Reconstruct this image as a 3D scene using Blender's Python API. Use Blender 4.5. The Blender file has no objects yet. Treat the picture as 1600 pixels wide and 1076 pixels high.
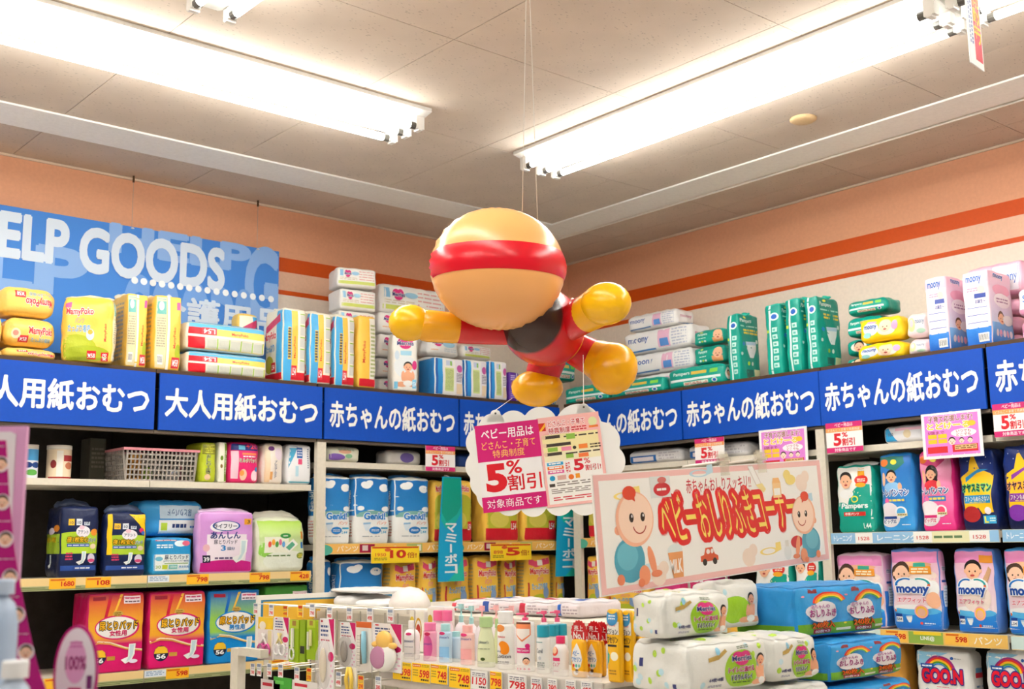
import bpy, math, random
import numpy as np
from mathutils import Vector, Matrix
from mathutils.geometry import tessellate_polygon
S = bpy.context.scene
C = S.collection
PI = math.pi
EYE = 1.45
# ---------------------------------------------------------------- camera (from the photo's two vanishing points)
F, CX, CY = 1834.0, 800.0, 538.0
def _axes(vl, vr):
    X = np.array([vl[0]-CX, vl[1]-CY, F]); Y = np.array([vr[0]-CX, vr[1]-CY, F])
    X /= np.linalg.norm(X); Y = Y/np.linalg.norm(Y); Y = Y-X*(X@Y); Y /= np.linalg.norm(Y)
    Z = np.cross(X, Y)
    return np.array([X, Y, Z if Z[1] < 0 else -Z])
RM = _axes((2965, 820), (-800, 875))
def ray(px, py): return RM @ np.array([(px-CX)/F, (py-CY)/F, 1.0])
cam = bpy.data.cameras.new('camera'); co = bpy.data.objects.new('camera', cam); C.objects.link(co); S.camera = co
r, u, b = RM@[1, 0, 0], RM@[0, -1, 0], RM@[0, 0, -1]
co.matrix_world = Matrix(((r[0], u[0], b[0], 0), (r[1], u[1], b[1], 0), (r[2], u[2], b[2], EYE), (0, 0, 0, 1)))
cam.sensor_width = 36; cam.lens = F/1600*36; cam.clip_start = .05
cam.dof.use_dof = True; cam.dof.focus_distance = 4.3; cam.dof.aperture_fstop = 5.0
# ---------------------------------------------------------------- world, exposure
w = bpy.data.worlds.new('world'); S.world = w; w.use_nodes = True
w.node_tree.nodes['Background'].inputs[0].default_value = (1, .97, .94, 1)
w.node_tree.nodes['Background'].inputs[1].default_value = .16
S.view_settings.view_transform = 'Standard'; S.view_settings.look = 'None'
S.view_settings.exposure = 0.07; S.view_settings.gamma = 1; S.view_settings.use_curve_mapping = False
TUBE = 26.0           # emission of the fluorescent tubes
# ---------------------------------------------------------------- materials
def lin(h):
    if not isinstance(h, str): return h
    h = h.lstrip('#')
    if len(h) == 3: h = ''.join(ch*2 for ch in h)
    o = []
    for i in (0, 2, 4):
        c = int(h[i:i+2], 16)/255
        o.append(c/12.92 if c <= .04045 else ((c+.055)/1.055)**2.4)
    return (o[0], o[1], o[2], 1.0)
MATS = {}
def mat(name, rough=.5, spec=.5, bump=0, bscale=30, metal=0, trans=0, alpha=1, coat=0, emit=None, estr=0, grain=0, gscale=200, sss=0):
    m = bpy.data.materials.new(name); m.use_nodes = True; nt = m.node_tree; N = nt.nodes; K = nt.links
    p = N['Principled BSDF']
    at = N.new('ShaderNodeAttribute'); at.attribute_name = 'Col'
    src = at.outputs['Color']
    tc = N.new('ShaderNodeTexCoord')
    if grain:
        n = N.new('ShaderNodeTexNoise'); n.inputs['Scale'].default_value = gscale; n.inputs['Detail'].default_value = 3
        K.new(tc.outputs['Object'], n.inputs['Vector'])
        mr = N.new('ShaderNodeMapRange'); mr.inputs[1].default_value = .3; mr.inputs[2].default_value = .7
        mr.inputs[3].default_value = 1-grain; mr.inputs[4].default_value = 1+grain*.4
        K.new(n.outputs['Fac'], mr.inputs[0])
        mx = N.new('ShaderNodeMix'); mx.data_type = 'RGBA'; mx.blend_type = 'MULTIPLY'; mx.inputs[0].default_value = 1
        K.new(src, mx.inputs[6]); K.new(mr.outputs[0], mx.inputs[7]); src = mx.outputs[2]
    K.new(src, p.inputs['Base Color'])
    p.inputs['Roughness'].default_value = rough; p.inputs['Specular IOR Level'].default_value = spec
    p.inputs['Metallic'].default_value = metal; p.inputs['Transmission Weight'].default_value = trans
    p.inputs['Alpha'].default_value = alpha; p.inputs['Coat Weight'].default_value = coat
    if emit: p.inputs['Emission Color'].default_value = emit; p.inputs['Emission Strength'].default_value = estr
    if bump:
        n = N.new('ShaderNodeTexNoise'); n.inputs['Scale'].default_value = bscale; n.inputs['Detail'].default_value = 4
        K.new(tc.outputs['Object'], n.inputs['Vector'])
        bp = N.new('ShaderNodeBump'); bp.inputs['Strength'].default_value = bump; bp.inputs['Distance'].default_value = .01
        K.new(n.outputs['Fac'], bp.inputs['Height']); K.new(bp.outputs[0], p.inputs['Normal'])
    MATS[name] = m
    return m
mat('film', .30, .32, bump=.35, bscale=28)
mat('paper', .6, .3)
mat('gloss', .22, .5)
mat('paint', .55, .3, grain=.05, gscale=60)
mat('plastic', .35, .5)
mat('vinyl', .26, .5, bump=.06, bscale=14)
mat('metal', .35, .5, metal=.9)
mat('clear', .12, .5, alpha=.28)
mat('dark', .8, .2, grain=.2, gscale=20)
mat('floor', .3, .4, grain=.1, gscale=8)
mat('tube', .4, .3, emit=(.985, 1, .965, 1), estr=TUBE)
# ceiling board: pale with small dark worm-hole flecks
def ceiling_mat():
    m = mat('ceiling', .9, .1, grain=.06, gscale=5); nt = m.node_tree; N = nt.nodes; K = nt.links; p = N['Principled BSDF']
    tc = N.new('ShaderNodeTexCoord'); mp = N.new('ShaderNodeMapping'); mp.inputs['Scale'].default_value = (32, 75, 1)
    K.new(tc.outputs['Object'], mp.inputs[0])
    v = N.new('ShaderNodeTexVoronoi'); v.inputs['Scale'].default_value = 1; v.inputs['Randomness'].default_value = 1
    K.new(mp.outputs[0], v.inputs['Vector'])
    n = N.new('ShaderNodeTexNoise'); n.inputs['Scale'].default_value = 9; K.new(tc.outputs['Object'], n.inputs['Vector'])
    th = N.new('ShaderNodeMath'); th.operation = 'MULTIPLY'; th.inputs[1].default_value = .31; K.new(n.outputs['Fac'], th.inputs[0])
    lt = N.new('ShaderNodeMath'); lt.operation = 'LESS_THAN'; K.new(v.outputs['Distance'], lt.inputs[0]); K.new(th.outputs[0], lt.inputs[1])
    src = p.inputs['Base Color'].links[0].from_socket
    mx = N.new('ShaderNodeMix'); mx.data_type = 'RGBA'; mx.inputs[7].default_value = (.16, .13, .10, 1)
    f = N.new('ShaderNodeMath'); f.operation = 'MULTIPLY'; f.inputs[1].default_value = .38; K.new(lt.outputs[0], f.inputs[0])
    K.new(f.outputs[0], mx.inputs[0]); K.new(src, mx.inputs[6]); K.new(mx.outputs[2], p.inputs['Base Color'])
ceiling_mat()
# ---------------------------------------------------------------- mesh helpers
def link(name, me, parent=None, loc=(0, 0, 0), rz=0):
    o = bpy.data.objects.new(name, me); C.objects.link(o); o.location = loc; o.rotation_euler = (0, 0, rz)
    if parent: o.parent = parent
    return o
def tag(o, label, cat, group=None):
    o['label'] = label; o['category'] = cat
    if group: o['group'] = group
    return o
def structure(o): o['kind'] = 'structure'; return o
def empty(name, loc=(0, 0, 0), rz=0): return link(name, None, None, loc, rz)
def to_mesh(name, V, Fc, cols, material, smooth=True):
    me = bpy.data.meshes.new(name)
    me.from_pydata([tuple(map(float, v)) for v in V], [], Fc)
    a = me.attributes.new('Col', 'FLOAT_COLOR', 'POINT')
    a.data.foreach_set('color', np.asarray(cols, dtype=np.float32).ravel())
    me.materials.append(MATS[material])
    if smooth: me.polygons.foreach_set('use_smooth', [True]*len(me.polygons))
    me.update(); return me
class MB:
    def __init__(s): s.v = []; s.f = []; s.c = []
    def add(s, V, Fc, col):
        n = len(s.v); s.v += [tuple(p) for p in V]; s.f += [tuple(i+n for i in f) for f in Fc]
        s.c += [lin(col)]*len(V); return s
    def box(s, x0, x1, y0, y1, z0, z1, col):
        V = [(x, y, z) for x in (x0, x1) for y in (y0, y1) for z in (z0, z1)]
        for f in ((0, 1, 3, 2), (4, 6, 7, 5), (0, 4, 5, 1), (2, 3, 7, 6), (0, 2, 6, 4), (1, 5, 7, 3)):
            s.add([V[i] for i in f], [(0, 1, 2, 3)], col)
        return s
    def lathe(s, prof, col, n=20, sx=1, sy=1, c=(0, 0, 0), cols=None):
        V = []; Fc = []
        for (rr, z) in prof:
            for k in range(n):
                a = 2*PI*k/n; V.append((c[0]+rr*sx*math.cos(a), c[1]+rr*sy*math.sin(a), c[2]+z))
        for i in range(len(prof)-1):
            for k in range(n):
                Fc.append((i*n+k, i*n+(k+1) % n, (i+1)*n+(k+1) % n, (i+1)*n+k))
        m = len(V); V += [(c[0], c[1], c[2]+prof[0][1]), (c[0], c[1], c[2]+prof[-1][1])]
        for k in range(n):
            Fc.append((m, (k+1) % n, k)); q = (len(prof)-1)*n; Fc.append((m+1, q+k, q+(k+1) % n))
        return s.add(V, Fc, col)
    def tube(s, pts, rad, col, n=8):
        pts = [Vector(p) for p in pts]; V = []; Fc = []
        for i, p in enumerate(pts):
            t = (pts[min(i+1, len(pts)-1)]-pts[max(i-1, 0)]).normalized()
            a = t.orthogonal().normalized() if i == 0 else (a0-t*a0.dot(t)).normalized()
            a0 = a; bb = t.cross(a); rr = rad[i] if isinstance(rad, (list, tuple)) else rad
            for k in range(n):
                an = 2*PI*k/n; V.append(p+a*(rr*math.cos(an))+bb*(rr*math.sin(an)))
        for i in range(len(pts)-1):
            for k in range(n): Fc.append((i*n+k, i*n+(k+1) % n, (i+1)*n+(k+1) % n, (i+1)*n+k))
        Fc.append(tuple(range(n-1, -1, -1))); Fc.append(tuple((len(pts)-1)*n+k for k in range(n)))
        return s.add(V, Fc, col)
    def ball(s, c, rad, col, nu=28, nv=18, ridge=0, nr=40, rot=None, fc=None):
        V = []; Fc = []; cc = []
        rx, ry, rz = rad
        for j in range(nv+1):
            th = PI*j/nv
            for i in range(nu):
                ph = 2*PI*i/nu
                p = Vector((math.sin(th)*math.cos(ph), math.sin(th)*math.sin(ph), math.cos(th)))
                if ridge:
                    e = math.exp(-((p.y)/.22)**2); a = math.atan2(p.z, p.x)
                    p = p*(1+ridge*e*math.sin(a*nr))
                if fc: cc.append(lin(fc(p)))
                p = Vector((p.x*rx, p.y*ry, p.z*rz))
                if rot: p = rot @ p
                V.append((c[0]+p.x, c[1]+p.y, c[2]+p.z))
        for j in range(nv):
            for i in range(nu): Fc.append((j*nu+i, (j+1)*nu+i, (j+1)*nu+(i+1) % nu, j*nu+(i+1) % nu))
        n = len(s.v); s.add(V, Fc, col)
        if fc: s.c[n:] = cc
        return s
    def build(s, name, material, parent=None, loc=(0, 0, 0), rz=0, smooth=False):
        return link(name, to_mesh(name, s.v, s.f, s.c, material, smooth), parent, loc, rz)
_T = {}
def glyphs(s, off):
    k = (s, off)
    if k not in _T:
        c = bpy.data.curves.new('t', 'FONT'); c.body = s; c.offset = off; c.resolution_u = 2 if ord(max(s)) > 0x2000 else 4
        o = bpy.data.objects.new('t', c); C.objects.link(o)
        me = bpy.data.meshes.new_from_object(o.evaluated_get(bpy.context.evaluated_depsgraph_get()))
        V = np.array([v.co[:2] for v in me.vertices]); Fc = [tuple(p.vertices) for p in me.polygons]
        bpy.data.objects.remove(o); bpy.data.curves.remove(c); bpy.data.meshes.remove(me)
        _T[k] = (V, Fc)
    V, Fc = _T[k]
    return V.copy(), Fc
class Art:
    grid = 14
    """flat print on one face; u to the right, v up, both 0..1"""
    def __init__(s, asp=1): s.P = []; s.f = []; s.c = []; s.n = 0; s.o = 0; s.asp = asp; s.bb = []   # asp = width / height
    def lvl(s, uv):                        # next free layer above everything this piece overlaps
        lo, hi = uv.min(0), uv.max(0); m = 0
        for x0, y0, x1, y1, l in s.bb:
            if l > m and x0 < hi[0] and x1 > lo[0] and y0 < hi[1] and y1 > lo[1]: m = l
        return m+1
    def _add(s, uv, Fc, col, up=1):
        uv = np.asarray(uv, float)
        s.o = s.o+up if 0 < up < 1 else s.lvl(uv)
        lo, hi = uv.min(0), uv.max(0); s.bb.append((lo[0], lo[1], hi[0], hi[1], math.ceil(s.o)))
        s.P.append(np.c_[uv, np.full(len(uv), s.o)]); s.f += [tuple(i+s.n for i in f) for f in Fc]
        if isinstance(col, list): s.c += col
        else: s.c += [lin(col)]*len(uv)
        s.n += len(uv); return s
    def rect(s, x0, y0, x1, y1, col, col2=None):
        nx = max(1, int(abs(x1-x0)*18+.99)); ny = max(1, int(abs(y1-y0)*18+.99))
        uv = [(x0+(x1-x0)*i/nx, y0+(y1-y0)*j/ny) for j in range(ny+1) for i in range(nx+1)]
        Fc = [(j*(nx+1)+i, j*(nx+1)+i+1, (j+1)*(nx+1)+i+1, (j+1)*(nx+1)+i) for j in range(ny) for i in range(nx)]
        if col2:
            a, bq = np.array(lin(col)), np.array(lin(col2))
            col = [tuple(a+(bq-a)*(j/ny)) for j in range(ny+1) for i in range(nx+1)]
        return s._add(uv, Fc, col)
    def base(s, col, col2=None): return s.rect(.012, .012, .988, .988, col, col2)
    def ell(s, cx, cy, rx, ry, col, n=20, rot=0):
        uv = [(cx, cy)]; Fc = []; c, q = math.cos(rot), math.sin(rot)
        nr = max(2, int(max(rx, ry)/.05+.9)); R_ = [(k+1)/nr for k in range(nr)]; n = max(n, 32) if nr > 4 else n; Fc = []
        for k in R_:
            for i in range(n):
                a = 2*PI*i/n; x, y = rx*k*math.cos(a), ry*k*math.sin(a)
                uv.append((cx+x*c-y*q/s.asp, cy+x*q*s.asp+y*c))
        for i in range(n):
            j = (i+1) % n; Fc.append((0, 1+i, 1+j))
            for m in range(len(R_)-1): Fc.append((1+m*n+i, 1+m*n+n+i, 1+m*n+n+j, 1+m*n+j))
        return s._add(uv, Fc, col)
    def circ(s, cx, cy, rad, col, n=20): return s.ell(cx, cy, rad, rad*s.asp, col, n)     # rad in widths
    def ring(s, cx, cy, rx, ry, t, col, a0=0, a1=360, n=24):
        uv = []; Fc = []
        for i in range(n+1):
            a = math.radians(a0+(a1-a0)*i/n)
            for k in (1, 1-t): uv.append((cx+rx*k*math.cos(a), cy+ry*k*math.sin(a)))
        for i in range(n): Fc.append((2*i, 2*i+2, 2*i+3, 2*i+1))
        return s._add(uv, Fc, col)
    def poly(s, pts, col):
        Fc = [tuple(t) for t in tessellate_polygon([[Vector((p[0], p[1], 0)) for p in pts]])]
        P = [tuple(p) for p in pts]; out = []; st = list(Fc)
        while st:                                    # split big triangles so the print follows a bulging face
            t = st.pop(); L = [math.dist(P[t[k]], P[t[(k+1) % 3]]) for k in range(3)]; k = L.index(max(L))
            if L[k] < .1 or len(P) > 900: out.append(t); continue
            a, b_, c = t[k], t[(k+1) % 3], t[(k+2) % 3]; P.append(((P[a][0]+P[b_][0])/2, (P[a][1]+P[b_][1])/2)); m = len(P)-1
            st += [(a, m, c), (m, b_, c)]
        return s._add(P, out, col)
    def line(s, pts, wd, col):
        for (x0, y0), (x1, y1) in zip(pts, pts[1:]):
            dx, dy = (x1-x0)*s.asp, (y1-y0); L = math.hypot(dx, dy) or 1; nx, ny = -dy/L*wd/2, dx/L*wd/2
            s._add([(x0+nx/s.asp, y0+ny), (x0-nx/s.asp, y0-ny), (x1-nx/s.asp, y1-ny), (x1+nx/s.asp, y1+ny)], [(0, 1, 2, 3)], col, 0)
        return s
    def text(s, t, x0, y0, x1, y1, col, out=None, ow=.05, bold=.014, rot=0, slant=0, skew=0, copies=0, heavy=0):
        cjk = ord(max(t)) > 0x2000
        if cjk: heavy = max(heavy, bold if bold > .013 else 0); bold = 0
        base, Fc = glyphs(t, bold); lo, hi = base.min(0), base.max(0)
        def fit(V):
            q = (V-lo)/np.maximum(hi-lo, 1e-6)
            if rot == 90: q = np.c_[1-q[:, 1], q[:, 0]]
            if rot == -90: q = np.c_[q[:, 1], 1-q[:, 0]]
            if rot == 180: q = 1-q
            q = np.c_[q[:, 0]+slant*(q[:, 1]-.5), q[:, 1]+skew*(q[:, 0]-.5)]
            return np.c_[x0+q[:, 0]*(x1-x0), y0+q[:, 1]*(y1-y0)]
        if out:
            if copies:
                q = fit(base); s.o = s.lvl(q)
                for k in range(copies):
                    a = 2*PI*k/copies; s._add(q+np.array([ow*math.cos(a)/s.asp, ow*math.sin(a)]), Fc, out, .04)
            elif cjk or ow > .065:
                q = fit(base); s.o = s.lvl(q)
                for k in range(8): s._add(fit(base+(ow+heavy)*np.array([math.cos(k*PI/4), math.sin(k*PI/4)])), Fc, out, .04)
            else:
                V2, F2 = glyphs(t, bold+ow); s._add(fit(V2), F2, out)
        if heavy:                                   # thick strokes: the same letters laid over each other, a hair apart
            s.o = s.lvl(fit(base))
            nh = 8 if heavy > .025 else 4
            for k in range(nh):
                a = 2*PI*(k+.5)/nh; s._add(fit(base+heavy*np.array([math.cos(a), math.sin(a)])), Fc, col, .06)
        s._add(fit(base), Fc, col); return s
    def vtext(s, t, x0, y0, x1, y1, col, out=None, ow=.05, bold=.014, gap=.1):
        n = len(t); st = (y1-y0)/n
        for i, ch in enumerate(t):
            a = y1-st*(i+1)+st*gap/2; b_ = y1-st*i-st*gap/2
            if ch == 'ー': s.rect(x0+(x1-x0)*.42, a, x0+(x1-x0)*.58, b_, col); continue
            s.text(ch, x0, a, x1, b_, col, out, ow, bold)
        return s
    def rows(s, x0, y0, x1, y1, n, col, seed=1, fill=.5):
        rr = random.Random(seed); st = (y1-y0)/n
        for i in range(n):
            x = x0; y = y0+st*(i+.25)
            while x < x1-.01:
                L = min(x1-x, (x1-x0)*rr.uniform(.12, .4)); s._add([(x, y), (x+L, y), (x+L, y+st*fill), (x, y+st*fill)], [(0, 1, 2, 3)], col, 0)
                x += L+(x1-x0)*.05
        return s
    def bars(s, x0, y0, x1, y1, col='222222', n=9):
        s.rect(x0, y0, x1, y1, 'f2f0ec'); rr = random.Random(n)
        for i in range(n):
            a = x0+(x1-x0)*(i+.6)/(n+1); s._add([(a, y0+(y1-y0)*.2), (a+(x1-x0)*rr.uniform(.02, .06), y0+(y1-y0)*.2), (a+(x1-x0)*.04, y0+(y1-y0)*.85), (a, y0+(y1-y0)*.85)], [(0, 1, 2, 3)], col, 0)
        return s
    def head(s, cx, cy, rad, skin='f0b894', hair='1c1512', tilt=0):
        A = s.asp
        s.ell(cx, cy+rad*A*.16, rad*1.06, rad*A*1.06, hair, 18); s.ell(cx-rad*.98, cy-rad*A*.1, rad*.16, rad*A*.24, skin, 8); s.ell(cx+rad*.98, cy-rad*A*.1, rad*.16, rad*A*.24, skin, 8)
        s.ell(cx, cy-rad*A*.12, rad*.93, rad*A*.92, skin, 18)
        for k in (-1, 1): s.ell(cx+k*rad*.36, cy-rad*A*.1, rad*.1, rad*A*.11, '2a1a14', 8)
        s.ell(cx, cy-rad*A*.3, rad*.1, rad*A*.07, 'dc9674', 8); s.ell(cx, cy-rad*A*.56, rad*.3, rad*A*.13, 'b0403c', 10)
        return s
    def sitting(s, cx, cy, k, skin='e9a884', nappy='f6f4f0'):
        """small photo of a baby sitting in a nappy; k = overall height in face heights"""
        kx = k/s.asp
        for q in (-1, 1):
            s.ell(cx+q*kx*.26, cy-k*.36, kx*.26, k*.1, skin, 12); s.ell(cx+q*kx*.2, cy-k*.05, kx*.08, k*.2, skin, 10)
        s.ell(cx, cy-k*.1, kx*.19, k*.25, skin, 14); s.ell(cx, cy-k*.32, kx*.2, k*.11, nappy, 12)
        s.head(cx, cy+k*.3, kx*.17, skin)
        return s
    def nappy(s, cx, cy, k, col='eef2f4', band='bcd6ea'):
        kx = k/s.asp
        s.poly([(cx-kx*.5, cy+k*.4), (cx+kx*.5, cy+k*.45), (cx+kx*.45, cy), (cx+kx*.2, cy-k*.5), (cx-kx*.15, cy-k*.5), (cx-kx*.42, cy)], col)
        s.poly([(cx-kx*.5, cy+k*.4), (cx+kx*.5, cy+k*.45), (cx+kx*.48, cy+k*.25), (cx-kx*.48, cy+k*.2)], band)
        return s
    def pad(s, cx, cy, k):
        kx = k/s.asp
        s.poly([(cx-kx*.05, cy+k*.5), (cx+kx*.3, cy+k*.5), (cx+kx*.26, cy), (cx+kx*.1, cy-k*.32), (cx-kx*.2, cy-k*.45), (cx-kx*.45, cy-k*.25), (cx-kx*.08, cy-k*.12)], 'f2f4f2')
        s.poly([(cx+kx*.0, cy+k*.45), (cx+kx*.22, cy+k*.45), (cx+kx*.17, cy), (cx+kx*.03, cy-k*.28), (cx-kx*.16, cy-k*.36), (cx, cy-k*.08)], 'c9dfe4')
        return s
    def build(s, name, pos, axis, sgn, maps, material, parent, eps=.0016, step=.0005):
        P = np.concatenate(s.P); n = s.grid; g = np.linspace(0, 1, n+1); gu, gv = np.meshgrid(g, g); G = pos(maps(gu.ravel(), gv.ravel())).reshape(n+1, n+1, 3)
        uu = np.clip(P[:, 0], 0, 1)*n; vv = np.clip(P[:, 1], 0, 1)*n; i = np.minimum(uu.astype(int), n-1); j = np.minimum(vv.astype(int), n-1); fu = (uu-i)[:, None]; fv = (vv-j)[:, None]
        q = G[j, i]*(1-fu)*(1-fv)+G[j, i+1]*fu*(1-fv)+G[j+1, i]*(1-fu)*fv+G[j+1, i+1]*fu*fv
        q[:, axis] += sgn*(eps+step*P[:, 2])
        return link(name, to_mesh(name, q, s.f, s.c, material), parent)
# ---------------------------------------------------------------- soft packs
def shape(w, d, h, r=.02, puff=.01, taper=0, t0=.72, amp=.002, seed=0):
    rr = random.Random(seed)
    ph = [rr.uniform(0, 6.3) for _ in range(8)]
    pf = np.array([puff*.6, puff, puff*.7]) if not isinstance(puff, tuple) else np.array(puff)
    pf = np.minimum(pf, np.array([w, d, h])*.12); amp = min(amp*.6, min(w, d, h)*.03)
    half = np.array([w/2-pf[0]-amp, d/2-pf[1]-amp, h/2-pf[2]/2-amp]); r = min(r, *(half*.9))
    def f(c):
        c = np.asarray(c, float); p = c*half; inn = np.clip(p, -(half-r), half-r); q = p-inn
        L = np.linalg.norm(q, axis=1, keepdims=True); q = np.where(L > 1e-9, q/np.maximum(L, 1e-9)*r, 0); o = inn+q
        e = 1-c**2; c3 = c**3
        o[:, 0] += c3[:, 0]*pf[0]*e[:, 1]*e[:, 2]; o[:, 1] += c3[:, 1]*pf[1]*e[:, 0]*e[:, 2]
        o[:, 2] += np.where(c[:, 2] > 0, c3[:, 2]*pf[2]*e[:, 0]*e[:, 1], 0)
        if amp:
            wv = np.sin(p[:, 0]*44+p[:, 2]*21+ph[0])+np.sin(p[:, 2]*40-p[:, 0]*18+ph[1])+.5*np.sin(p[:, 2]*62+p[:, 0]*40+ph[2])
            wx = np.sin(p[:, 1]*80+p[:, 2]*40+ph[3])+np.sin(p[:, 2]*75-p[:, 1]*30+ph[4])
            wz = np.sin(p[:, 0]*75+p[:, 1]*40+ph[5])+np.sin(p[:, 1]*80+ph[6])
            o[:, 1] += amp*wv*c[:, 1]; o[:, 0] += amp*wx*c[:, 0]; o[:, 2] += amp*wz*np.clip(c[:, 2], 0, 1)**2
        if taper:
            t = np.clip((c[:, 2]-(2*t0-1))/(2-2*t0), 0, 1); o[:, 1] *= 1-taper*t**1.3
        return o+np.array([0, d/2, half[2]])
    return f
def rounded(pos, col, n=9, name='body', material='film', col2=None):
    idx = {}; V = []; Fc = []
    def g(c):
        k = tuple(round(x, 4) for x in c)
        if k not in idx: idx[k] = len(V); V.append(c)
        return idx[k]
    t = np.linspace(-1, 1, n+1)
    for ax in range(3):
        for sg in (-1, 1):
            o = [i for i in range(3) if i != ax]
            for i in range(n):
                for j in range(n):
                    q = []
                    for (a, b_) in ((i, j), (i+1, j), (i+1, j+1), (i, j+1)):
                        c = [0, 0, 0]; c[ax] = sg; c[o[0]] = t[a]; c[o[1]] = t[b_]; q.append(g(c))
                    if (sg > 0) != (ax == 1): Fc.append(tuple(q))
                    else: Fc.append(tuple(reversed(q)))
    V = np.array(V); a = np.array(lin(col)); b_ = np.array(lin(col2 or col)); tt = ((V[:, 2:3]+1)/2)
    return to_mesh(name, pos(V), Fc, a+(b_-a)*tt, material)
MAP = {'front': (1, -1, lambda u, v: np.c_[2*u-1, -np.ones_like(u), 2*v-1]),
       'left': (0, -1, lambda u, v: np.c_[-np.ones_like(u), 1-2*u, 2*v-1]),
       'right': (0, 1, lambda u, v: np.c_[np.ones_like(u), 2*u-1, 2*v-1]),
       'top': (2, 1, lambda u, v: np.c_[2*u-1, 2*v-1, np.ones_like(u)])}
_seed = [0]
def pack(name, w, d, h, loc, rz, label, cat, group=None, body='ffffff', body2=None, arts={}, r=.018, puff=.012, taper=0, t0=.72, amp=.0016,
         fin=None, material='film', n=14, tilt=0):
    _seed[0] += 1
    pos = shape(w, d, h, r, puff, taper, t0, amp, _seed[0])
    o = link(name, rounded(pos, body, n, name, material, body2), None, loc, rz)
    if tilt: o.rotation_euler = (0, tilt, rz)
    tag(o, label, cat, group)
    for face, fn in arts.items():
        ax, sg, mp = MAP[face]
        a = Art({'front': w/h, 'left': d/h, 'right': d/h, 'top': w/d}[face]); a.grid = n; fn(a)
        a.build({'front': 'front_print', 'left': 'side_print', 'right': 'side_print', 'top': 'top_print'}[face], pos, ax, sg, mp, material, o)
    if fin:
        col, fh = fin; k = 10; V = []; Fc = []; rr = random.Random(_seed[0])
        for i in range(k+1):
            t = i/k; x = (t-.5)*w*.9; e = math.sin(PI*t)**.35*fh*rr.uniform(.75, 1.1)
            y = d/2+.008*math.sin(t*11+_seed[0])
            V += [(x, y-.006, h-.012), (x*.96, y+.02+.01*math.sin(t*9), h+e), (x*.96, y+.023+.01*math.sin(t*9), h+e), (x, y+.006, h-.012)]
        for i in range(k):
            for j in range(4): Fc.append((4*i+j, 4*i+4+j, 4*i+4+(j+1) % 4, 4*i+(j+1) % 4))
        Fc += [(0, 1, 2, 3), tuple(4*k+j for j in (3, 2, 1, 0))]
        mb = MB(); mb.add(V, Fc, col); mb.build('top_seal', 'film', o, smooth=True)
    return o
# ---------------------------------------------------------------- placing things where the photo shows them
def on_y(px, py, y):
    r_ = ray(px, py); s = y/r_[1]; return s*r_[0], EYE+s*r_[2]
def on_x(px, py, x):
    r_ = ray(px, py); s = x/r_[0]; return s*r_[1], EYE+s*r_[2]
def on_z(px, py, z):
    r_ = ray(px, py); s = (z-EYE)/r_[2]; return s*r_[0], s*r_[1]
def at_depth(px, py, s):
    r_ = ray(px, py); return Vector((s*r_[0], s*r_[1], EYE+s*r_[2]))
def spot(side, box, plane, z0=None, yaw=0):
    """front-face box in photo pixels on a vertical plane -> width, height, front-bottom-centre, rotation"""
    x0, y0, x1, y1 = box; ym = (y0+y1)/2; ra = ray(x0, ym); rb = ray(x1, ym)
    if side == 'L': A = np.array([plane*ra[0]/ra[1], plane]); ang = math.radians(yaw)
    else: A = np.array([plane, plane*ra[1]/ra[0]]); ang = math.radians(yaw)-PI/2
    t = np.array([math.cos(ang), math.sin(ang)]); d = rb[:2]
    w_ = -(A[0]*d[1]-A[1]*d[0])/(t[0]*d[1]-t[1]*d[0]); B = A+t*w_
    def zz(px, py, Q):
        r_ = ray(px, py); return EYE+r_[2]*math.hypot(*Q)/math.hypot(r_[0], r_[1])
    zt = (zz(x0, y0, A)+zz(x1, y0, B))/2
    if z0 is None: z0 = (zz(x0, y1, A)+zz(x1, y1, B))/2
    M_ = (A+B)/2
    return w_, zt-z0, (M_[0], M_[1], z0), ang
TOPS = {}
CAPS = {'L': ((1.777, 1.99), (1.335, 1.735), (.907, 1.27), (1.902, 1.99), (1.470, 1.86), (1.032, 1.40)), 'R': ((1.902, 1.99), (1.486, 1.862), (1.039, 1.415))}
def put(name, side, box, plane, d, z0, label, cat, yaw=0, key=None, shrink=.985, on=None, **k):
    if on is not None: z0 = TOPS[on]
    w_, h_, loc, ang = spot(side, box, plane, z0, yaw)
    for s_, top in CAPS.get(side, ()):
        if abs(loc[2]-s_) < .02: h_ = min(h_, top-loc[2])
    if key: TOPS[key] = loc[2]+h_+.004
    return pack(name, w_*shrink, d, h_, loc, ang, label, cat, **k)
# ================================================================ ROOM
YL, XR, ZC = 5.853, 5.57, 3.40
BANDS = [(0, 2.887, 'ead9c8'), (2.887, 2.914, 'c94c04'), (2.914, 3.022, 'e0b296'), (3.022, 3.105, 'c94c04'), (3.105, 3.42, 'dc9e7a')]
def wall(name, fn):
    mb = MB()
    for z0, z1, c in BANDS: fn(mb, z0, z1, c)
    structure(mb.build(name, 'paint'))
wall('wall_left', lambda m, a, b_, c: m.box(-3.6, XR+.1, YL, YL+.1, a, b_, c))
wall('wall_right', lambda m, a, b_, c: m.box(XR, XR+.1, -4.0, YL, a, b_, c))
structure(MB().box(-3.6, XR, -4.0, YL, -.05, 0, 'e6e0d6').build('floor', 'floor'))
ceil = structure(MB().box(-3.6, XR, -4.0, YL, ZC+.012, ZC+.06, '6f6253').build('ceiling', 'dark'))
T = .885
def panel_mesh(x0, x1, y0, y1):
    cx, cy = (x0+x1)/2, (y0+y1)/2; a, b_ = (x1-x0)/2-.0018, (y1-y0)/2-.0018; m = MB()
    m.box(-a, a, -b_, b_, 0, .011, 'd6c6b6'); return to_mesh('ceiling_panel', m.v, m.f, m.c, 'ceiling', False), cx, cy
PM = {}
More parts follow.
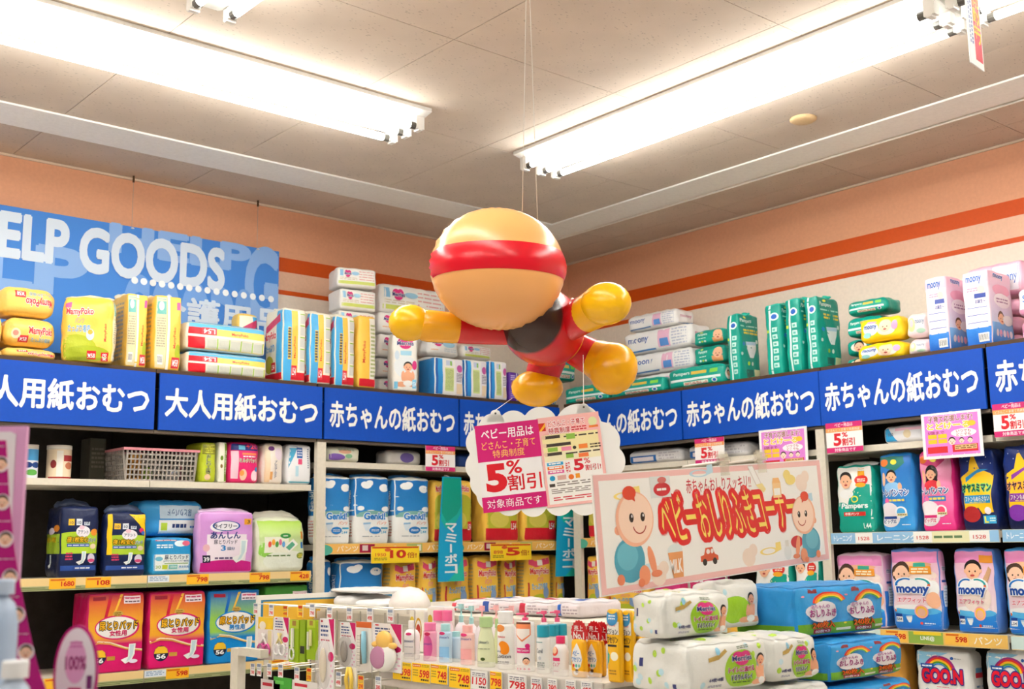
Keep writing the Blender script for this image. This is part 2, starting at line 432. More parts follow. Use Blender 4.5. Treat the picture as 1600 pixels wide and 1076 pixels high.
gx = [1.775+T*k for k in range(-6, 5)]+[XR]; gy = [.755+T*k for k in range(-5, 6)]+[YL]
for i in range(len(gx)-1):
    for j in range(len(gy)-1):
        k = (round(gx[i+1]-gx[i], 3), round(gy[j+1]-gy[j], 3))
        if k[0] < .05 or k[1] < .05: continue
        if k not in PM: PM[k] = panel_mesh(gx[i], gx[i+1], gy[j], gy[j+1])[0]
        link('ceiling_panel', PM[k], ceil, ((gx[i]+gx[i+1])/2, (gy[j]+gy[j+1])/2, ZC))
structure(MB().box(-3.6, 5.005, 5.14, 5.405, ZC-.010, ZC-.001, 'fcfaf4').build('trim_1', 'paint'))
structure(MB().box(4.765, 5.005, -4, 5.138, ZC-.010, ZC-.001, 'fcfaf4').build('trim_2', 'paint'))
structure(MB().box(5.026, 5.036, -4, 5.40, ZC-.014, ZC-.001, 'f2ece0').build('trim_3', 'paint'))
structure(MB().box(-3.6, XR, YL-.012, YL, ZC-.012, ZC-.001, 'd9c3ab').build('trim_4', 'paint'))
structure(MB().box(XR-.012, XR, -4, YL-.013, ZC-.012, ZC-.001, 'd9c3ab').build('trim_5', 'paint'))
# ---- fluorescent lamps on the ceiling
def lamp(cx, cy, L, axis, label, offs, group=None, wide=.30):
    o = tag(empty('ceiling_lamp', (cx, cy, ZC), 0 if axis == 'x' else PI/2), label, 'ceiling lamp', group)
    h = MB(); a = wide/2
    V = []
    for x in (-L/2, L/2):
        V += [(x, -a, -.001), (x, a, -.001), (x, a, -.018), (x, .035, -.05), (x, -.035, -.05), (x, -a, -.018)]
    h.add(V, [(0, 1, 7, 6), (1, 2, 8, 7), (2, 3, 9, 8), (3, 4, 10, 9), (4, 5, 11, 10), (5, 0, 6, 11), (5, 4, 3, 2, 1, 0), (6, 7, 8, 9, 10, 11)], 'eeebe4')
    h.build('housing', 'paint', o)
    for y, z in offs:
        MB().tube([(-L/2+.05, y, z), (L/2-.05, y, z)], .0165, 'ffffff', 10).build('tube', 'tube', o, smooth=True)
        for s in (-1, 1):
            q = MB(); x = s*(L/2-.028)
            q.box(x-.022, x+.022, y-.017, y+.017, z-.014, -.012, 'efece6'); q.box(x-.01, x+.01, y-.019, y+.019, z-.022, z-.008, 'efece6')
            q.tube([(x-s*.02, y, z), (x-s*.05, y, z)], .0172, '5a5650', 10); q.build('socket', 'plastic', o)
T3 = [(-.10, -.075), (0.0, -.078), (.11, -.075)]
lamp(1.80, 4.215, 2.46, 'x', 'long three-tube fluorescent lamp running above the blue banner wall', T3, wide=.33)
lamp(-.68, 4.215, 2.44, 'x', 'fluorescent lamp farther along the banner wall, outside the picture', T3, 'lamps out of view', .33)
lamp(3.87, 3.13, 2.28, 'y', 'long three-tube fluorescent lamp running along the right striped wall', T3, wide=.33)
lamp(3.87, .78, 2.36, 'y', 'fluorescent lamp in the top right corner behind the red camera sign', T3, wide=.33)
lamp(1.75, 2.48, 2.36, 'y', 'twin-tube fluorescent lamp whose end shows at the top left', [(-.07, -.075), (.07, -.075)], wide=.22)
for (x, y, ax) in [(1.75, .0, 'y'), (-.35, 1.6, 'y'), (-.35, -.9, 'y'), (-2.3, 1.2, 'y')]:
    lamp(x, y, 2.36, ax, 'fluorescent lamp on the ceiling behind the camera, outside the picture', [(-.07, -.075), (.07, -.075)], 'lamps behind the camera', .22)
v = MB().lathe([(.062, 0), (.062, -.008), (.05, -.016), (.02, -.018)], 'd8b98c', 24).build('ceiling_vent', 'paint', None, (4.467, 3.074, ZC), smooth=True)
tag(v, 'small round tan vent cover on the ceiling near the right lamp', 'vent')
# ================================================================ SHELVING
SF, RF = 5.34, 4.98                         # shelf front planes
CREAM = 'd9d0bf'
def shelf(unit, side, a0, a1, z, rail=None, art=None, th=.03, front=None, depth=.46):
    f = front or (SF if side == 'L' else RF); w_ = a1-a0
    ang = 0 if side == 'L' else -PI/2
    loc = ((a0+a1)/2, f, z) if side == 'L' else (f, (a0+a1)/2, z)
    s = MB().box(-w_/2, w_/2, 0, depth, -th, 0, CREAM).build('shelf', 'paint', unit)
    s.location = (loc[0], loc[1], loc[2]); s.rotation_euler = (0, 0, ang)
    if rail:
        a = Art(w_/rail); a.rect(0, 0, 1, 1, 'd8cda6'); art(a)
        P = np.concatenate(a.P); n0 = len(P)
        V = [((p[0]-.5)*w_, -.0133-.0002*p[2], (p[1]-1)*rail+.004) for p in P]
        m = MB().box(-w_/2, w_/2, -.013, -.0005, -rail+.004, .004, 'e3dcc8')
        for q, c in zip(V, a.c): m.v.append(tuple(map(float, q))); m.c.append(c)
        m.f += [tuple(i+24 for i in fc) for fc in a.f]
        m.build('label_rail', 'gloss', s)
    return s
def unit(side, a0, a1, label, posts=()):
    u = tag(empty('shelf_unit', ((a0+a1)/2, SF, 0) if side == 'L' else (RF, (a0+a1)/2, 0), 0), label, 'shelf unit')
    m = MB()
    if side == 'L':
        m.box(a0, a1 if a1 < 4.9 else 5.53, 5.815, 5.84, 0, 2.28, '37312b'); d = MB().box(a0, a1, 5.314, 5.84, 2.286, 2.306, '4b3421'); l = MB().box(a0, a1, 5.314, 5.36, 1.998, 2.012, '6e6254')
        b_ = MB().box(a0, a1, SF+.02, 5.815, 0, .12, 'b9b0a0')
    else:
        m.box(5.535, 5.56, a0, a1 if a1 < 5.2 else 5.81, 0, 2.28, '37312b'); d = MB().box(4.964, 5.56, a0, a1, 2.286, 2.306, '4b3421'); l = MB().box(4.964, 5.01, a0, a1, 1.998, 2.012, '6e6254')
        b_ = MB().box(RF+.02, 5.535, a0, a1, 0, .12, 'b9b0a0')
    for nm, q, mt in (('back_panel', m, 'dark'), ('top_deck', d, 'paint'), ('light_valance', l, 'paint'), ('plinth', b_, 'paint')):
        ob = q.build(nm, mt, u); ob.location = -u.location
    for (x0, x1, y0, y1) in posts:
        ob = MB().box(x0, x1, y0, y1, .12, 2.0, CREAM).build('upright', 'paint', u); ob.location = -u.location
    return u
def ushelf(u, *a, **k):
    s = shelf(u, *a, **k); s.location = s.location-u.location; return s
def tagbox(a, x0, x1, num, bg='f0b428', fg='c8261e'):
    a.rect(x0, .12, x1, .96, bg); a.rect(x0+(x1-x0)*.05, .76, x0+(x1-x0)*.6, .9, 'd2691e'); a.text(num, x0+(x1-x0)*.45, .32, x0+(x1-x0)*.95, .72, fg, bold=.03)
def rail_adult(nums, seed):
    def f(a):
        a.rect(0, .38, 1, 1, 'e8c98e'); a.rect(0, 0, 1, .36, '9fa274'); a.rows(0, .05, 1, .3, 2, '6f7c4e', seed)
        a.rect(.0, .4, .12, .95, 'dfe7ee'); a.rows(.01, .5, .11, .9, 3, '7f97b5', seed)
        for x, n_ in nums: tagbox(a, x, x+.13, n_)
    return f
def rail_pants(a):
    a.rect(0, .05, 1, .97, 'e9b45c'); a.ell(.0, .4, .06, .5, '4fae98'); a.text('パンツ', .09, .25, .24, .78, 'f7ead2'); a.rect(.25, .1, .36, .92, '9c1f3c'); a.rect(.27, .3, .31, .8, 'd9c3bd')
    a.rect(.60, .1, .72, .92, 'a8b46a'); a.rect(.68, .2, .71, .8, 'e9e6da'); a.text('パンツ', .76, .25, .95, .78, 'f7ead2')
def rail_training(a):
    a.rect(0, .04, 1, .97, '8db9dc'); a.rect(.62, .06, .84, .95, 'e4dfb2')
    a.text('レーニング', .30, .25, .55, .8, 'f4f6f8'); a.text('トレーニング', .02, .25, .14, .8, 'f4f6f8')
    for x in (.16, .52, .84): a.rect(x, .08, x+.11, .95, 'f1efe9'); a.text('1528', x+.02, .32, x+.09, .62, 'd0393c')
    a.rows(.64, .3, .8, .7, 1, '5b7a53', 5)
def rail_low(a):
    a.rect(0, .03, 1, .97, 'e6b962')
    a.rect(.0, .05, .28, .95, 'cfe3de'); a.rows(.1, .3, .25, .7, 2, '3c5568', 3)
    for x in (.31, .66): tagbox(a, x, x+.13, '598', 'f3bd4e')
    a.rect(.45, .06, .65, .95, '8eae4c'); a.rect(.48, .72, .64, .95, 'e8c832'); a.text('LINE@', .52, .28, .6, .64, 'fafafa'); a.text('パンツ', .82, .25, .97, .78, 'f4efe2')
# adult units (left), baby units
U1 = unit('L', 1.43, 2.328, 'shelf unit at far left under the blue adult nappy sign, basket half on it')
U2 = unit('L', 2.332, 3.215, 'shelf unit holding pink and blue absorbent pads, left of the cream upright')
for u_, a0, a1, n1, n2 in ((U1, 1.43, 2.328, [(.50, '1680'), (.68, '108')], [(.5, '598')]), (U2, 2.332, 3.205, [(.22, '798'), (.60, '798'), (.86, '428')], [(.12, '598'), (.75, '598')])):
    ushelf(u_, 'L', a0, a1, 1.775, th=.03)
    ushelf(u_, 'L', a0, a1, 1.333, .055, rail_adult(n1, 3))
    ushelf(u_, 'L', a0, a1, .905, .055, rail_adult(n2, 4))
U3 = unit('L', 3.225, 4.155, 'shelf unit of blue and white nappy packs, right of the cream upright', [(3.225, 3.278, 5.315, 5.345)])
U4 = unit('L', 4.158, 4.95, 'shelf unit in the corner behind the cloud-shaped sign')
for u_, a0, a1 in ((U3, 3.28, 4.155), (U4, 4.158, 4.94)):
    ushelf(u_, 'L', a0, a1, 1.90); ushelf(u_, 'L', a0, a1, 1.468, .055, rail_pants); ushelf(u_, 'L', a0, a1, 1.03, .055, rail_pants)
V1 = unit('R', 4.31, 5.28, 'shelf unit on the right wall nearest the corner, behind the baby wipes poster', [(4.966, 4.99, 5.16, 5.22)])
V2 = unit('R', 3.405, 4.307, 'shelf unit on the right wall ending at a cream upright', [(4.966, 4.99, 3.405, 3.455)])
V3 = unit('R', 2.535, 3.40, 'shelf unit on the right wall full of pink and blue nappy packs')
V4 = unit('R', 1.55, 2.53, 'shelf unit at the right edge of the picture')
for u_, a0, a1 in ((V1, 4.31, 5.15), (V2, 3.46, 4.307), (V3, 2.545, 3.40), (V4, 1.55, 2.53)):
    ushelf(u_, 'R', a0, a1, 1.90)
    ushelf(u_, 'R', a0, a1, 1.483, .055, rail_training if u_ not in (V1,) else rail_pants)
    ushelf(u_, 'R', a0, a1, 1.036, .06, rail_low)
# header signs
ADULT, BABY = '大人用紙おむつ', '赤ちゃんの紙おむつ'
def header(side, a0, a1, s, label):
    w_ = a1-a0; h = .272; loc = ((a0+a1)/2, 5.30, 2.014) if side == 'L' else (4.95, (a0+a1)/2, 2.014)
    o = MB().box(-w_/2, w_/2, 0, .012, 0, h, '0046ae').build('header_sign', 'paint', None, loc, 0 if side == 'L' else -PI/2)
    tag(o, label, 'sign')
    a = Art(w_/h); a.text(s, .035, .25, .965, .74, 'f3f1ec', bold=.01, heavy=.03)
    P = np.concatenate(a.P); to = [((p[0]-.5)*w_, -.001-.0002*p[2], p[1]*h) for p in P]
    link('lettering', to_mesh('lettering', to, a.f, a.c, 'paper'), o)
header('L', 1.43, 2.322, ADULT, 'blue header sign for adult nappies cut off by the left edge')
header('L', 2.345, 3.243, ADULT, 'blue header sign for adult nappies, complete, above the pad shelves')
header('L', 3.258, 4.150, BABY, 'blue baby nappy header sign above the blue and white packs, left wall')
header('L', 4.162, 4.945, BABY, 'blue baby nappy header sign in the corner, mostly behind the cloud sign')
header('R', 4.315, 5.24, BABY, 'blue baby nappy header sign just right of the cloud sign')
header('R', 3.408, 4.305, BABY, 'blue baby nappy header sign above the baby wipes poster')
header('R', 2.545, 3.404, BABY, 'blue baby nappy header sign under the tall pink packs, right wall')
header('R', 1.55, 2.525, BABY, 'blue baby nappy header sign cut off by the right edge')
# hanging banner on the left wall
def banner():
    x0, x1, z0, z1 = .75, 3.25, 2.42, 3.122; w_, h = x1-x0, z1-z0; y = 5.80
    o = MB().box(x0, x1, y, y+.012, z0, z1, '3f7fd0').build('wall_banner', 'paper')
    tag(o, 'large blue hanging banner with white HELP GOODS lettering on the left wall', 'banner')
    a = Art(w_/h)
    def X(px, py): return (on_y(px, py, y)[0]-x0)/w_
    def Z(px, py): return (on_y(px, py, y)[1]-z0)/h
    pale = '86abdf'
    a.text('HELP', X(175, 370), Z(280, 408), X(388, 400), .995, pale, bold=0, heavy=.05)
    a.text('HELP', .12, .42, X(130, 430), Z(60, 385), pale, bold=0, heavy=.05); a.text('G', X(385, 440), Z(400, 500), .995, Z(420, 392), pale, bold=0, heavy=.04)
    a.text('GOODS', X(195, 440), .10, X(390, 460), Z(250, 440), '6f9cdb', bold=0, heavy=.05)
    W = 'd3deec'
    a.text('H', X(-75, 370), Z(-60, 395), X(-20, 370), Z(-60, 320), W, bold=0, heavy=.045)
    a.text('ELP', X(0, 370), Z(55, 405), X(105, 380), Z(50, 340), W, bold=0, heavy=.045)
    a.text('GOODS', X(126, 390), Z(235, 437), X(349, 420), Z(235, 373), W, bold=0, heavy=.04)
    for k in range(16):
        px, py = 210+k*14.2, 438+k*1.95
        a.circ(X(px, py), Z(px, py), .0075, 'f2f5f8', 12)
    a.text('介護用品', X(236, 485), Z(330, 517), X(441, 500), Z(330, 470), W, bold=.01, heavy=.03)
    P = np.concatenate(a.P)
    link('lettering', to_mesh('lettering', [(x0+p[0]*w_, y-.001-.0003*p[2], z0+p[1]*h) for p in P], a.f, a.c, 'paper'), o)
    for px, py in ((210, 272), (404, 314)):
        x = on_y(px, py, y)[0]
        MB().tube([(x, y+.006, z1), (x, y+.006, ZC-.02)], .0012, 'b9b0a4', 5).build('hanging_wire', 'metal', o)
        MB().tube([(x, y+.006, ZC-.035), (x, y+.006, ZC)], .006, '5a4632', 8).build('ceiling_hook', 'metal', o)
        MB().lathe([(.008, 0), (.009, .003), (.005, .006)], 'f4f2ee', 12, c=(x, y-.006, z1-.012)).build('grommet', 'plastic', o)
banner()
# ================================================================ PACK ARTWORK (flat print on the packs)
Yw, Rd, Wh = 'f4c64e', 'd3202f', 'f5f3ee'
def logo_yellow(a, x0, y0, x1, y1, sub=True):
    a.text('MamyPoko', x0, y0, x1, y1, 'd2212e', Wh, .06, .03, skew=.25*(y1-y0))
    if sub:
        h = y1-y0; a.text('パンツ', x0+(x1-x0)*.33, y0-h*.75, x0+(x1-x0)*.66, y0-h*.15, 'e76aa8'); a.text('たっぷり吸収', x0+(x1-x0)*.08, y0-h*1.75, x1-(x1-x0)*.1, y0-h*.95, '3d9fd6', Wh, .05)
def yellow_front(a):
    a.base('f6ce62', 'f4c24a'); a.ell(.28, .2, .40, .22, 'b7bf33'); a.ell(.5, .12, .45, .13, 'a9b52c')
    logo_yellow(a, .06, .70, .60, .84); a.poly([(.02, .9), (.16, .93), (.16, .84), (.02, .84)], 'e2579a')
    a.ell(.55, .42, .08, .09, 'c7dbe6'); a.ell(.55, .46, .05, .04, 'e8a63c')
    a.rect(.50, .03, .68, .17, 'd8242f'); a.text('M58', .52, .06, .66, .13, 'ffffff')
    a.text('MamyPoko', .82, .32, .89, .6, Rd, rot=90); a.rect(.78, .0, .93, .15, 'd8242f'); a.text('M58', .81, .02, .9, .13, 'fff', rot=90)
def yellow_red(a):                      # shelf pack: yellow top, green middle, red foot
    a.base(Yw); a.rect(.02, .02, .98, .22, 'cf2030'); a.rect(.05, .22, .95, .66, 'b9b83a'); a.ell(.5, .64, .46, .14, 'b9b83a')
    logo_yellow(a, .15, .80, .85, .93, False); a.ell(.4, .36, .26, .13, 'd6c95a'); a.rect(.72, .16, .92, .34, 'd8242f'); a.text('L54', .74, .2, .9, .3, 'fff')
def yellow_tall(a):
    a.base(Yw, 'f0bd45'); a.poly([(.1, .95), (.35, .9), (.9, .97), (.9, .86), (.35, .80), (.1, .85)], 'd9466a'); a.rect(.42, .83, .62, .92, 'ece7da')
    logo_yellow(a, .14, .66, .88, .79); a.ell(.5, .2, .4, .16, 'b7bf33'); a.ell(.72, .38, .12, .1, '8aa5cf'); a.rect(.06, .3, .12, .55, 'c8323a')
def yellow_spine(a):
    a.base('f4c552'); a.rect(.02, .02, .42, .98, 'e6d7ab'); a.rect(.06, .74, .40, .95, '6fb3ab'); a.ell(.22, .85, .1, .06, 'd7e6df')
    a.rows(.08, .30, .38, .70, 12, 'a9a48e', 3); a.bars(.12, .07, .32, .2); a.rect(.44, .0, .54, 1, 'f3efe4')
    a.text('MamyPoko', .68, .30, .80, .58, Rd, rot=90); a.ell(.86, .24, .12, .12, 'a9b52c'); a.rect(.64, .03, .92, .18, 'd83a45'); a.text('M58', .68, .06, .88, .15, 'fff'); a.rect(.80, .82, .93, .92, 'e2579a')
def yellow_side(a):
    a.base('f4c552'); a.rect(.3, .0, .4, 1, 'f3efe4'); a.rows(.5, .1, .9, .9, 14, 'b5a978', 4)
def blue_spine(a):
    a.base('f2ead8'); a.rect(.02, .02, .36, .98, '4aa8dc'); a.rect(.36, .02, .62, .98, 'f2c552'); a.rect(.62, .02, .68, .98, 'f6f4ee')
    a.rect(.2, .3, .33, .74, 'e9c84a'); a.rows(.21, .31, .32, .73, 11, '20264a', 4, .7); a.text('MamyPoko', .44, .32, .54, .62, Rd, rot=90)
    for k in range(5): a.rect(.72, .16+k*.16, .95, .28+k*.16, 'd5d3cb'); a.rect(.72, .285+k*.16, .95, .30+k*.16, '8fbf3e')
    a.rect(.02, .0, .36, .04, '4aa8dc'); a.rect(.36, .02, .98, .13, 'd3202f'); a.rect(.36, .06, .58, .22, 'de3a44'); a.text('L54', .39, .09, .55, .19, 'fff')
def blue_face(a):
    a.base('f1ead2'); a.rect(.02, .02, .98, .12, 'd3202f'); a.rect(.7, .12, .98, .98, '4aa8dc'); a.poly([(.05, .78), (.9, .93), (.9, .82), (.05, .68)], 'cf3f68')
    logo_yellow(a, .03, .56, .68, .70, False); a.text('たっぷり', .1, .42, .6, .52, '3d9fd6', Wh); a.ell(.3, .25, .25, .12, 'b9b83a'); a.rect(.42, .14, .66, .27, 'd8242f'); a.text('L54', .46, .17, .62, .24, 'fff')
def lying_yellow(num='M58', flip=False):
    def f(a):
        a.base('f3c866'); r_ = 180 if flip else 0
        a.text('MamyPoko', .42, .34, .96, .70, 'cf3040', Wh, .05, .03, rot=r_)
        a.text('たっぷり吸収', .48, .72 if flip else .12, .9, .9 if flip else .3, '86b3cc', 'f2ead2', .04, rot=r_)
        a.rect(.22, .62 if flip else .05, .42, .92 if flip else .35, 'd8323c'); a.text(num, .25, .68 if flip else .12, .39, .86 if flip else .28, 'fff', rot=r_)
        if not flip: a.ell(.16, .4, .1, .2, 'e9d7b0'); a.ell(.16, .42, .06, .1, 'd78a7a')
    return f
def lying_blue(a):
    a.base('f3d468'); a.rect(.01, .8, .99, .98, '5fb4df'); a.rect(.01, .02, .22, .80, 'd8202e'); a.rect(.01, .46, .99, .55, 'f5f1e6'); a.rect(.22, .04, .98, .46, 'ddd9c9')
    a.rect(.18, .56, .36, .82, 'e24a52'); a.text('L54', .2, .6, .34, .78, 'fff', rot=180); a.text('MamyPoko', .55, .58, .76, .72, Rd)
    for k in range(5): a.rect(.24+k*.15, .1, .36+k*.15, .4, 'c9cabd'); a.rect(.365+k*.15, .06, .38+k*.15, .44, '9ec552')
def pinklogo(a, x, y, rx, ry, s='Merries', n=True):
    a.ell(x-rx*.4, y+ry*.25, rx*.62, ry*.75, 'd8307f', 14); a.ell(x+rx*.4, y+ry*.25, rx*.62, ry*.75, 'd8307f', 14); a.ell(x, y-ry*.2, rx*.8, ry*.8, 'd8307f', 14)
    a.text(s, x-rx*1.1, y-ry*.35, x+rx*1.1, y+ry*.4, '2b2f77', Wh, .055, .025, skew=ry*.2)
def white_box(a):
    a.base('f2efe8'); a.rect(.03, .14, .97, .30, 'cfd96a'); a.rect(.05, .55, .14, .88, '8ec2e2'); pinklogo(a, .26, .68, .08, .2); a.ell(.45, .7, .1, .1, '9fcde6'); a.rows(.55, .35, .95, .9, 4, 'e3a9a4', 2, .35); a.rows(.06, .34, .5, .5, 2, 'd9ccb4', 4)
def white_end(a):
    a.base('f3f0ea'); pinklogo(a, .3, .66, .15, .2); a.ell(.65, .6, .2, .16, 'a9d5e8'); a.rows(.5, .2, .9, .4, 2, 'cdd8dc', 3); a.rect(.1, .25, .3, .3, 'f0c0a0')
def white_front(a):
    a.base('f4f1ea'); a.ell(.5, .42, .45, .2, 'e9eef0'); pinklogo(a, .5, .83, .3, .1); a.rect(.3, .62, .75, .70, 'a7d8ec'); a.ell(.16, .62, .1, .08, 'd5e3ee')
    a.sitting(.6, .28, .46); a.ell(.86, .45, .1, .08, 'd8307f'); a.rect(.04, .03, .2, .16, '7cc5e6'); a.rect(.78, .04, .96, .2, '7cc5e6'); a.text('S54', .8, .08, .94, .16, 'fff')
def lime_side(a):
    a.base('f2f0e8'); a.rect(.3, .04, .7, .8, 'd3e08e'); a.rows(.34, .1, .66, .74, 14, 'a5b56a', 6); a.ell(.5, .9, .15, .05, 'd8307f')
def white_spine(a):
    a.base('f3f1ec'); a.rect(.02, .02, .26, .98, '2f86d0', '3aa4e0'); a.rect(.02, .02, .1, .98, '2a62b0'); a.rect(.34, .12, .64, .74, 'd5e29a'); a.rows(.36, .16, .62, .7, 16, '9fb070', 8)
    a.rect(.70, .02, .98, .98, 'eae6ec'); a.ell(.85, .74, .1, .1, 'c35aa0'); a.rect(.74, .06, .95, .34, 'e6cfae'); a.rows(.74, .38, .95, .62, 6, '6a5a70', 3); a.rect(.38, .8, .6, .94, 'c9d3e6'); a.rect(.52, .8, .58, .92, '8cc63f')
def purple_spine(a):
    a.base('5a2c96'); a.ell(.45, .55, .3, .16, 'e2933a'); a.rect(.7, .02, .8, .98, 'ece6f2'); a.rows(.1, .1, .6, .35, 4, 'b48fd8', 4); a.rows(.1, .7, .6, .9, 3, 'd9c0ee', 5)
GR = '0f9a86'
def green_spine(a):
    a.base('12a08c', '0c8b7b'); a.rect(.30, .0, .42, 1, 'd9ece6'); a.ell(.62, .82, .28, .055, 'dff0ea'); a.ell(.62, .82, .18, .035, '2d5fb4')
    for k in range(6): a.rect(.5, .1+k*.1, .82, .165+k*.1, 'bfe0d8'); a.rect(.56, .115+k*.1, .72, .145+k*.1, '5cae9f')
    a.rect(.05, .6, .25, .64, 'c8d84a')
def green_face(a):
    a.base('14a591', '0b8676'); a.text('Pampers', .08, .86, .62, .93, 'eaf6f2', skew=.02); a.ell(.3, .955, .07, .02, 'e5d84a', 10); a.rows(.22, .69, .9, .78, 2, 'e0c33c', 6, .6)
    a.nappy(.55, .48, .26); a.ell(.2, .55, .06, .03, '2c7fc0'); a.ell(.85, .6, .05, .03, 'cfe8e2'); a.ell(.12, .4, .05, .025, 'cfe8e2'); a.ell(.4, .26, .05, .03, 'b6dc4a'); a.ell(.58, .26, .05, .03, 'dcefe8')
    a.rect(.3, .05, .62, .17, '2a6a60'); a.rect(.66, .05, .95, .18, 'd9dfb0'); a.rows(.1, .8, .9, .84, 1, '9fd8cb', 2)
def green_lying(a):
    a.base('1aa893', '0e8f7f'); a.rect(.02, .34, .98, .46, 'e6f2ee'); a.text('Pampers', .12, .6, .42, .82, 'f2faf6', skew=.03); a.rect(.45, .62, .72, .78, 'd6b24a'); a.rect(.3, .1, .75, .28, 'dfe8d8'); a.rows(.32, .12, .73, .26, 2, 'c0563c', 3)
    a.ell(.86, .22, .05, .12, 'dff0ea', 12); a.ell(.86, .22, .03, .08, '2c5fb0', 12); a.rect(.78, .6, .92, .8, '7cc64a')
def green_baby(a):
    a.base('1fae97', '0e9380'); a.text('Pampers', .18, .58, .5, .80, 'f2faf6', skew=.03); a.ell(.3, .86, .05, .06, 'e5d84a', 10); a.rows(.2, .4, .46, .48, 1, 'f2faf6', 6)
    for k in range(3): a.ell(.25+k*.09, .2, .035, .07, 'c8dc4a' if k == 1 else 'e9f4ee', 10)
    a.rect(.66, .02, .98, .4, 'e9a06a'); a.head(.84, .55, .13, 'f0b894', 'f0b894')
def green_end(a):
    a.base('0f9482'); a.ell(.5, .5, .3, .3, 'ece4da'); a.head(.52, .5, .18, 'efb795', '1c1512')
def bluewhite(a):
    a.base('f2f0ee'); a.rect(.55, .1, .72, .9, 'e9b7cf'); a.rect(.58, .15, .70, .5, '5b8fd0'); a.rows(.75, .1, .96, .9, 6, 'c2c6d6', 4); a.text('moony', .08, .4, .4, .7, '2a5aa8'); a.rect(.02, .02, .5, .12, '4a86c4')
def bluewhite_end(a):
    a.base('f0eeec'); a.text('moony', .2, .4, .8, .62, 'c57a9a'); a.poly([(0.02, .02), (.98, .02), (.98, .2), (.5, .1)], '4a7fbe')
def pinktall_spine(a):
    a.base('f2e6ee'); a.rect(.01, .84, .99, .99, 'f2c3d8'); a.rect(.01, .01, .99, .24, '1f62c0', '3b86d8'); a.text('moony', .16, .82, .76, .93, '1f57b0', Wh, .05, .03)
    a.ell(.72, .74, .15, .05, 'f2d0c0'); a.rect(.45, .63, .88, .69, '3b4e9a'); a.text('お誕生〜', .47, .56, .86, .61, '3b4e9a'); a.rows(.2, .72, .6, .78, 2, 'd08aa8', 3)
    for k in range(3): a.rect(.14, .50-k*.1, .90, .508-k*.1, '2a5fb4'); a.rect(.16, .43-k*.1, .50, .49-k*.1, 'e9e9ee'); a.rect(.54, .43-k*.1, .88, .49-k*.1, 'e6e6ec')
    a.bars(.5, .04, .9, .16)
def pinktall_face(a):
    a.base('cfe2f4', 'f6c6da'); a.rect(.01, .01, .99, .3, '2a74cc', '86b9e8'); a.text('moony', .2, .88, .62, .96, '1f57b0', Wh, .05, .03); a.ell(.5, .74, .38, .08, 'f0a9c4'); a.ell(.5, .6, .36, .1, 'f8eef2'); a.rows(.25, .56, .75, .64, 2, 'b08aa8', 3)
    a.head(.4, .36, .13, 'f2bd9a', '6a4632'); a.ell(.66, .34, .22, .07, 'f5efee')
    for k in range(5): a.ell(.2+k*.15, .16, .06, .05, 'f2a9c0' if k % 2 else 'f4dfe4', 10)
def pinkwipe(col='f6d21e', sub='f2b01e'):
    def f(a):
        a.base(col); a.ell(.3, .55, .2, .28, 'e3ecf2'); a.text('moony', .14, .5, .46, .72, '2858a8', Wh, .05, .03); a.ell(.34, .84, .12, .06, 'ee9ec0'); a.ell(.68, .42, .2, .22, 'f6dcc8'); a.head(.66, .6, .13, 'f3c6a4', 'f3c6a4'); a.ell(.88, .6, .08, .2, 'ef9fc2'); a.ell(.2, .3, .1, .12, '8fc9c4')
    return f
def pinksmall(a):
    a.base('f4e2e4'); a.text('moony', .5, .5, .9, .72, '50709a', Wh, .05); a.ell(.3, .55, .18, .3, 'd5e3a2'); a.ell(.3, .6, .1, .16, 'f4d0d8'); a.ell(.7, .25, .2, .1, 'b9d9c0')
# ---- packs on the shelves
def cheer(a):                           # sky, cloud and hill pack (no figure)
    a.base('f4f4f0'); a.rect(.01, .42, .99, .985, '2d86c8', '1e6cb0'); a.ell(.5, .42, .49, .075, '7fb0a8'); a.rect(.02, .2, .98, .40, 'f5f5f1')
    a.ell(.30, .88, .16, .055, 'f4f4f2'); a.ell(.40, .91, .1, .05, 'f4f4f2'); a.ell(.82, .84, .14, .06, 'f4f4f2'); a.ell(.86, .52, .12, .04, 'f4f4f2'); a.ell(.14, .53, .09, .035, 'f4f4f2')
    a.text('Genki!', .22, .36, .86, .465, '1c7cc8', 'f8f8f8', .06, .04); a.text('パンツ', .6, .285, .88, .335, 'e0703c')
    a.nappy(.32, .26, .13, 'dce8f0', '8ab4d6'); a.ell(.55, .2, .17, .055, '2f7fc8'); a.rows(.44, .18, .66, .22, 2, 'f4f4f4', 3); a.rect(.72, .22, .92, .245, '3aa0c8'); a.text('L44', .74, .15, .9, .195, '48a8d0'); a.rows(.2, .1, .7, .12, 1, '8a949c', 2)
def cheer_side(a):
    a.base('f2f2ee'); a.rect(.01, .42, .99, .985, '2a7cc0'); a.text('Genki!', .3, .5, .7, .8, 'f2f4f6', rot=90); a.rows(.2, .1, .8, .36, 6, 'c88878', 3)
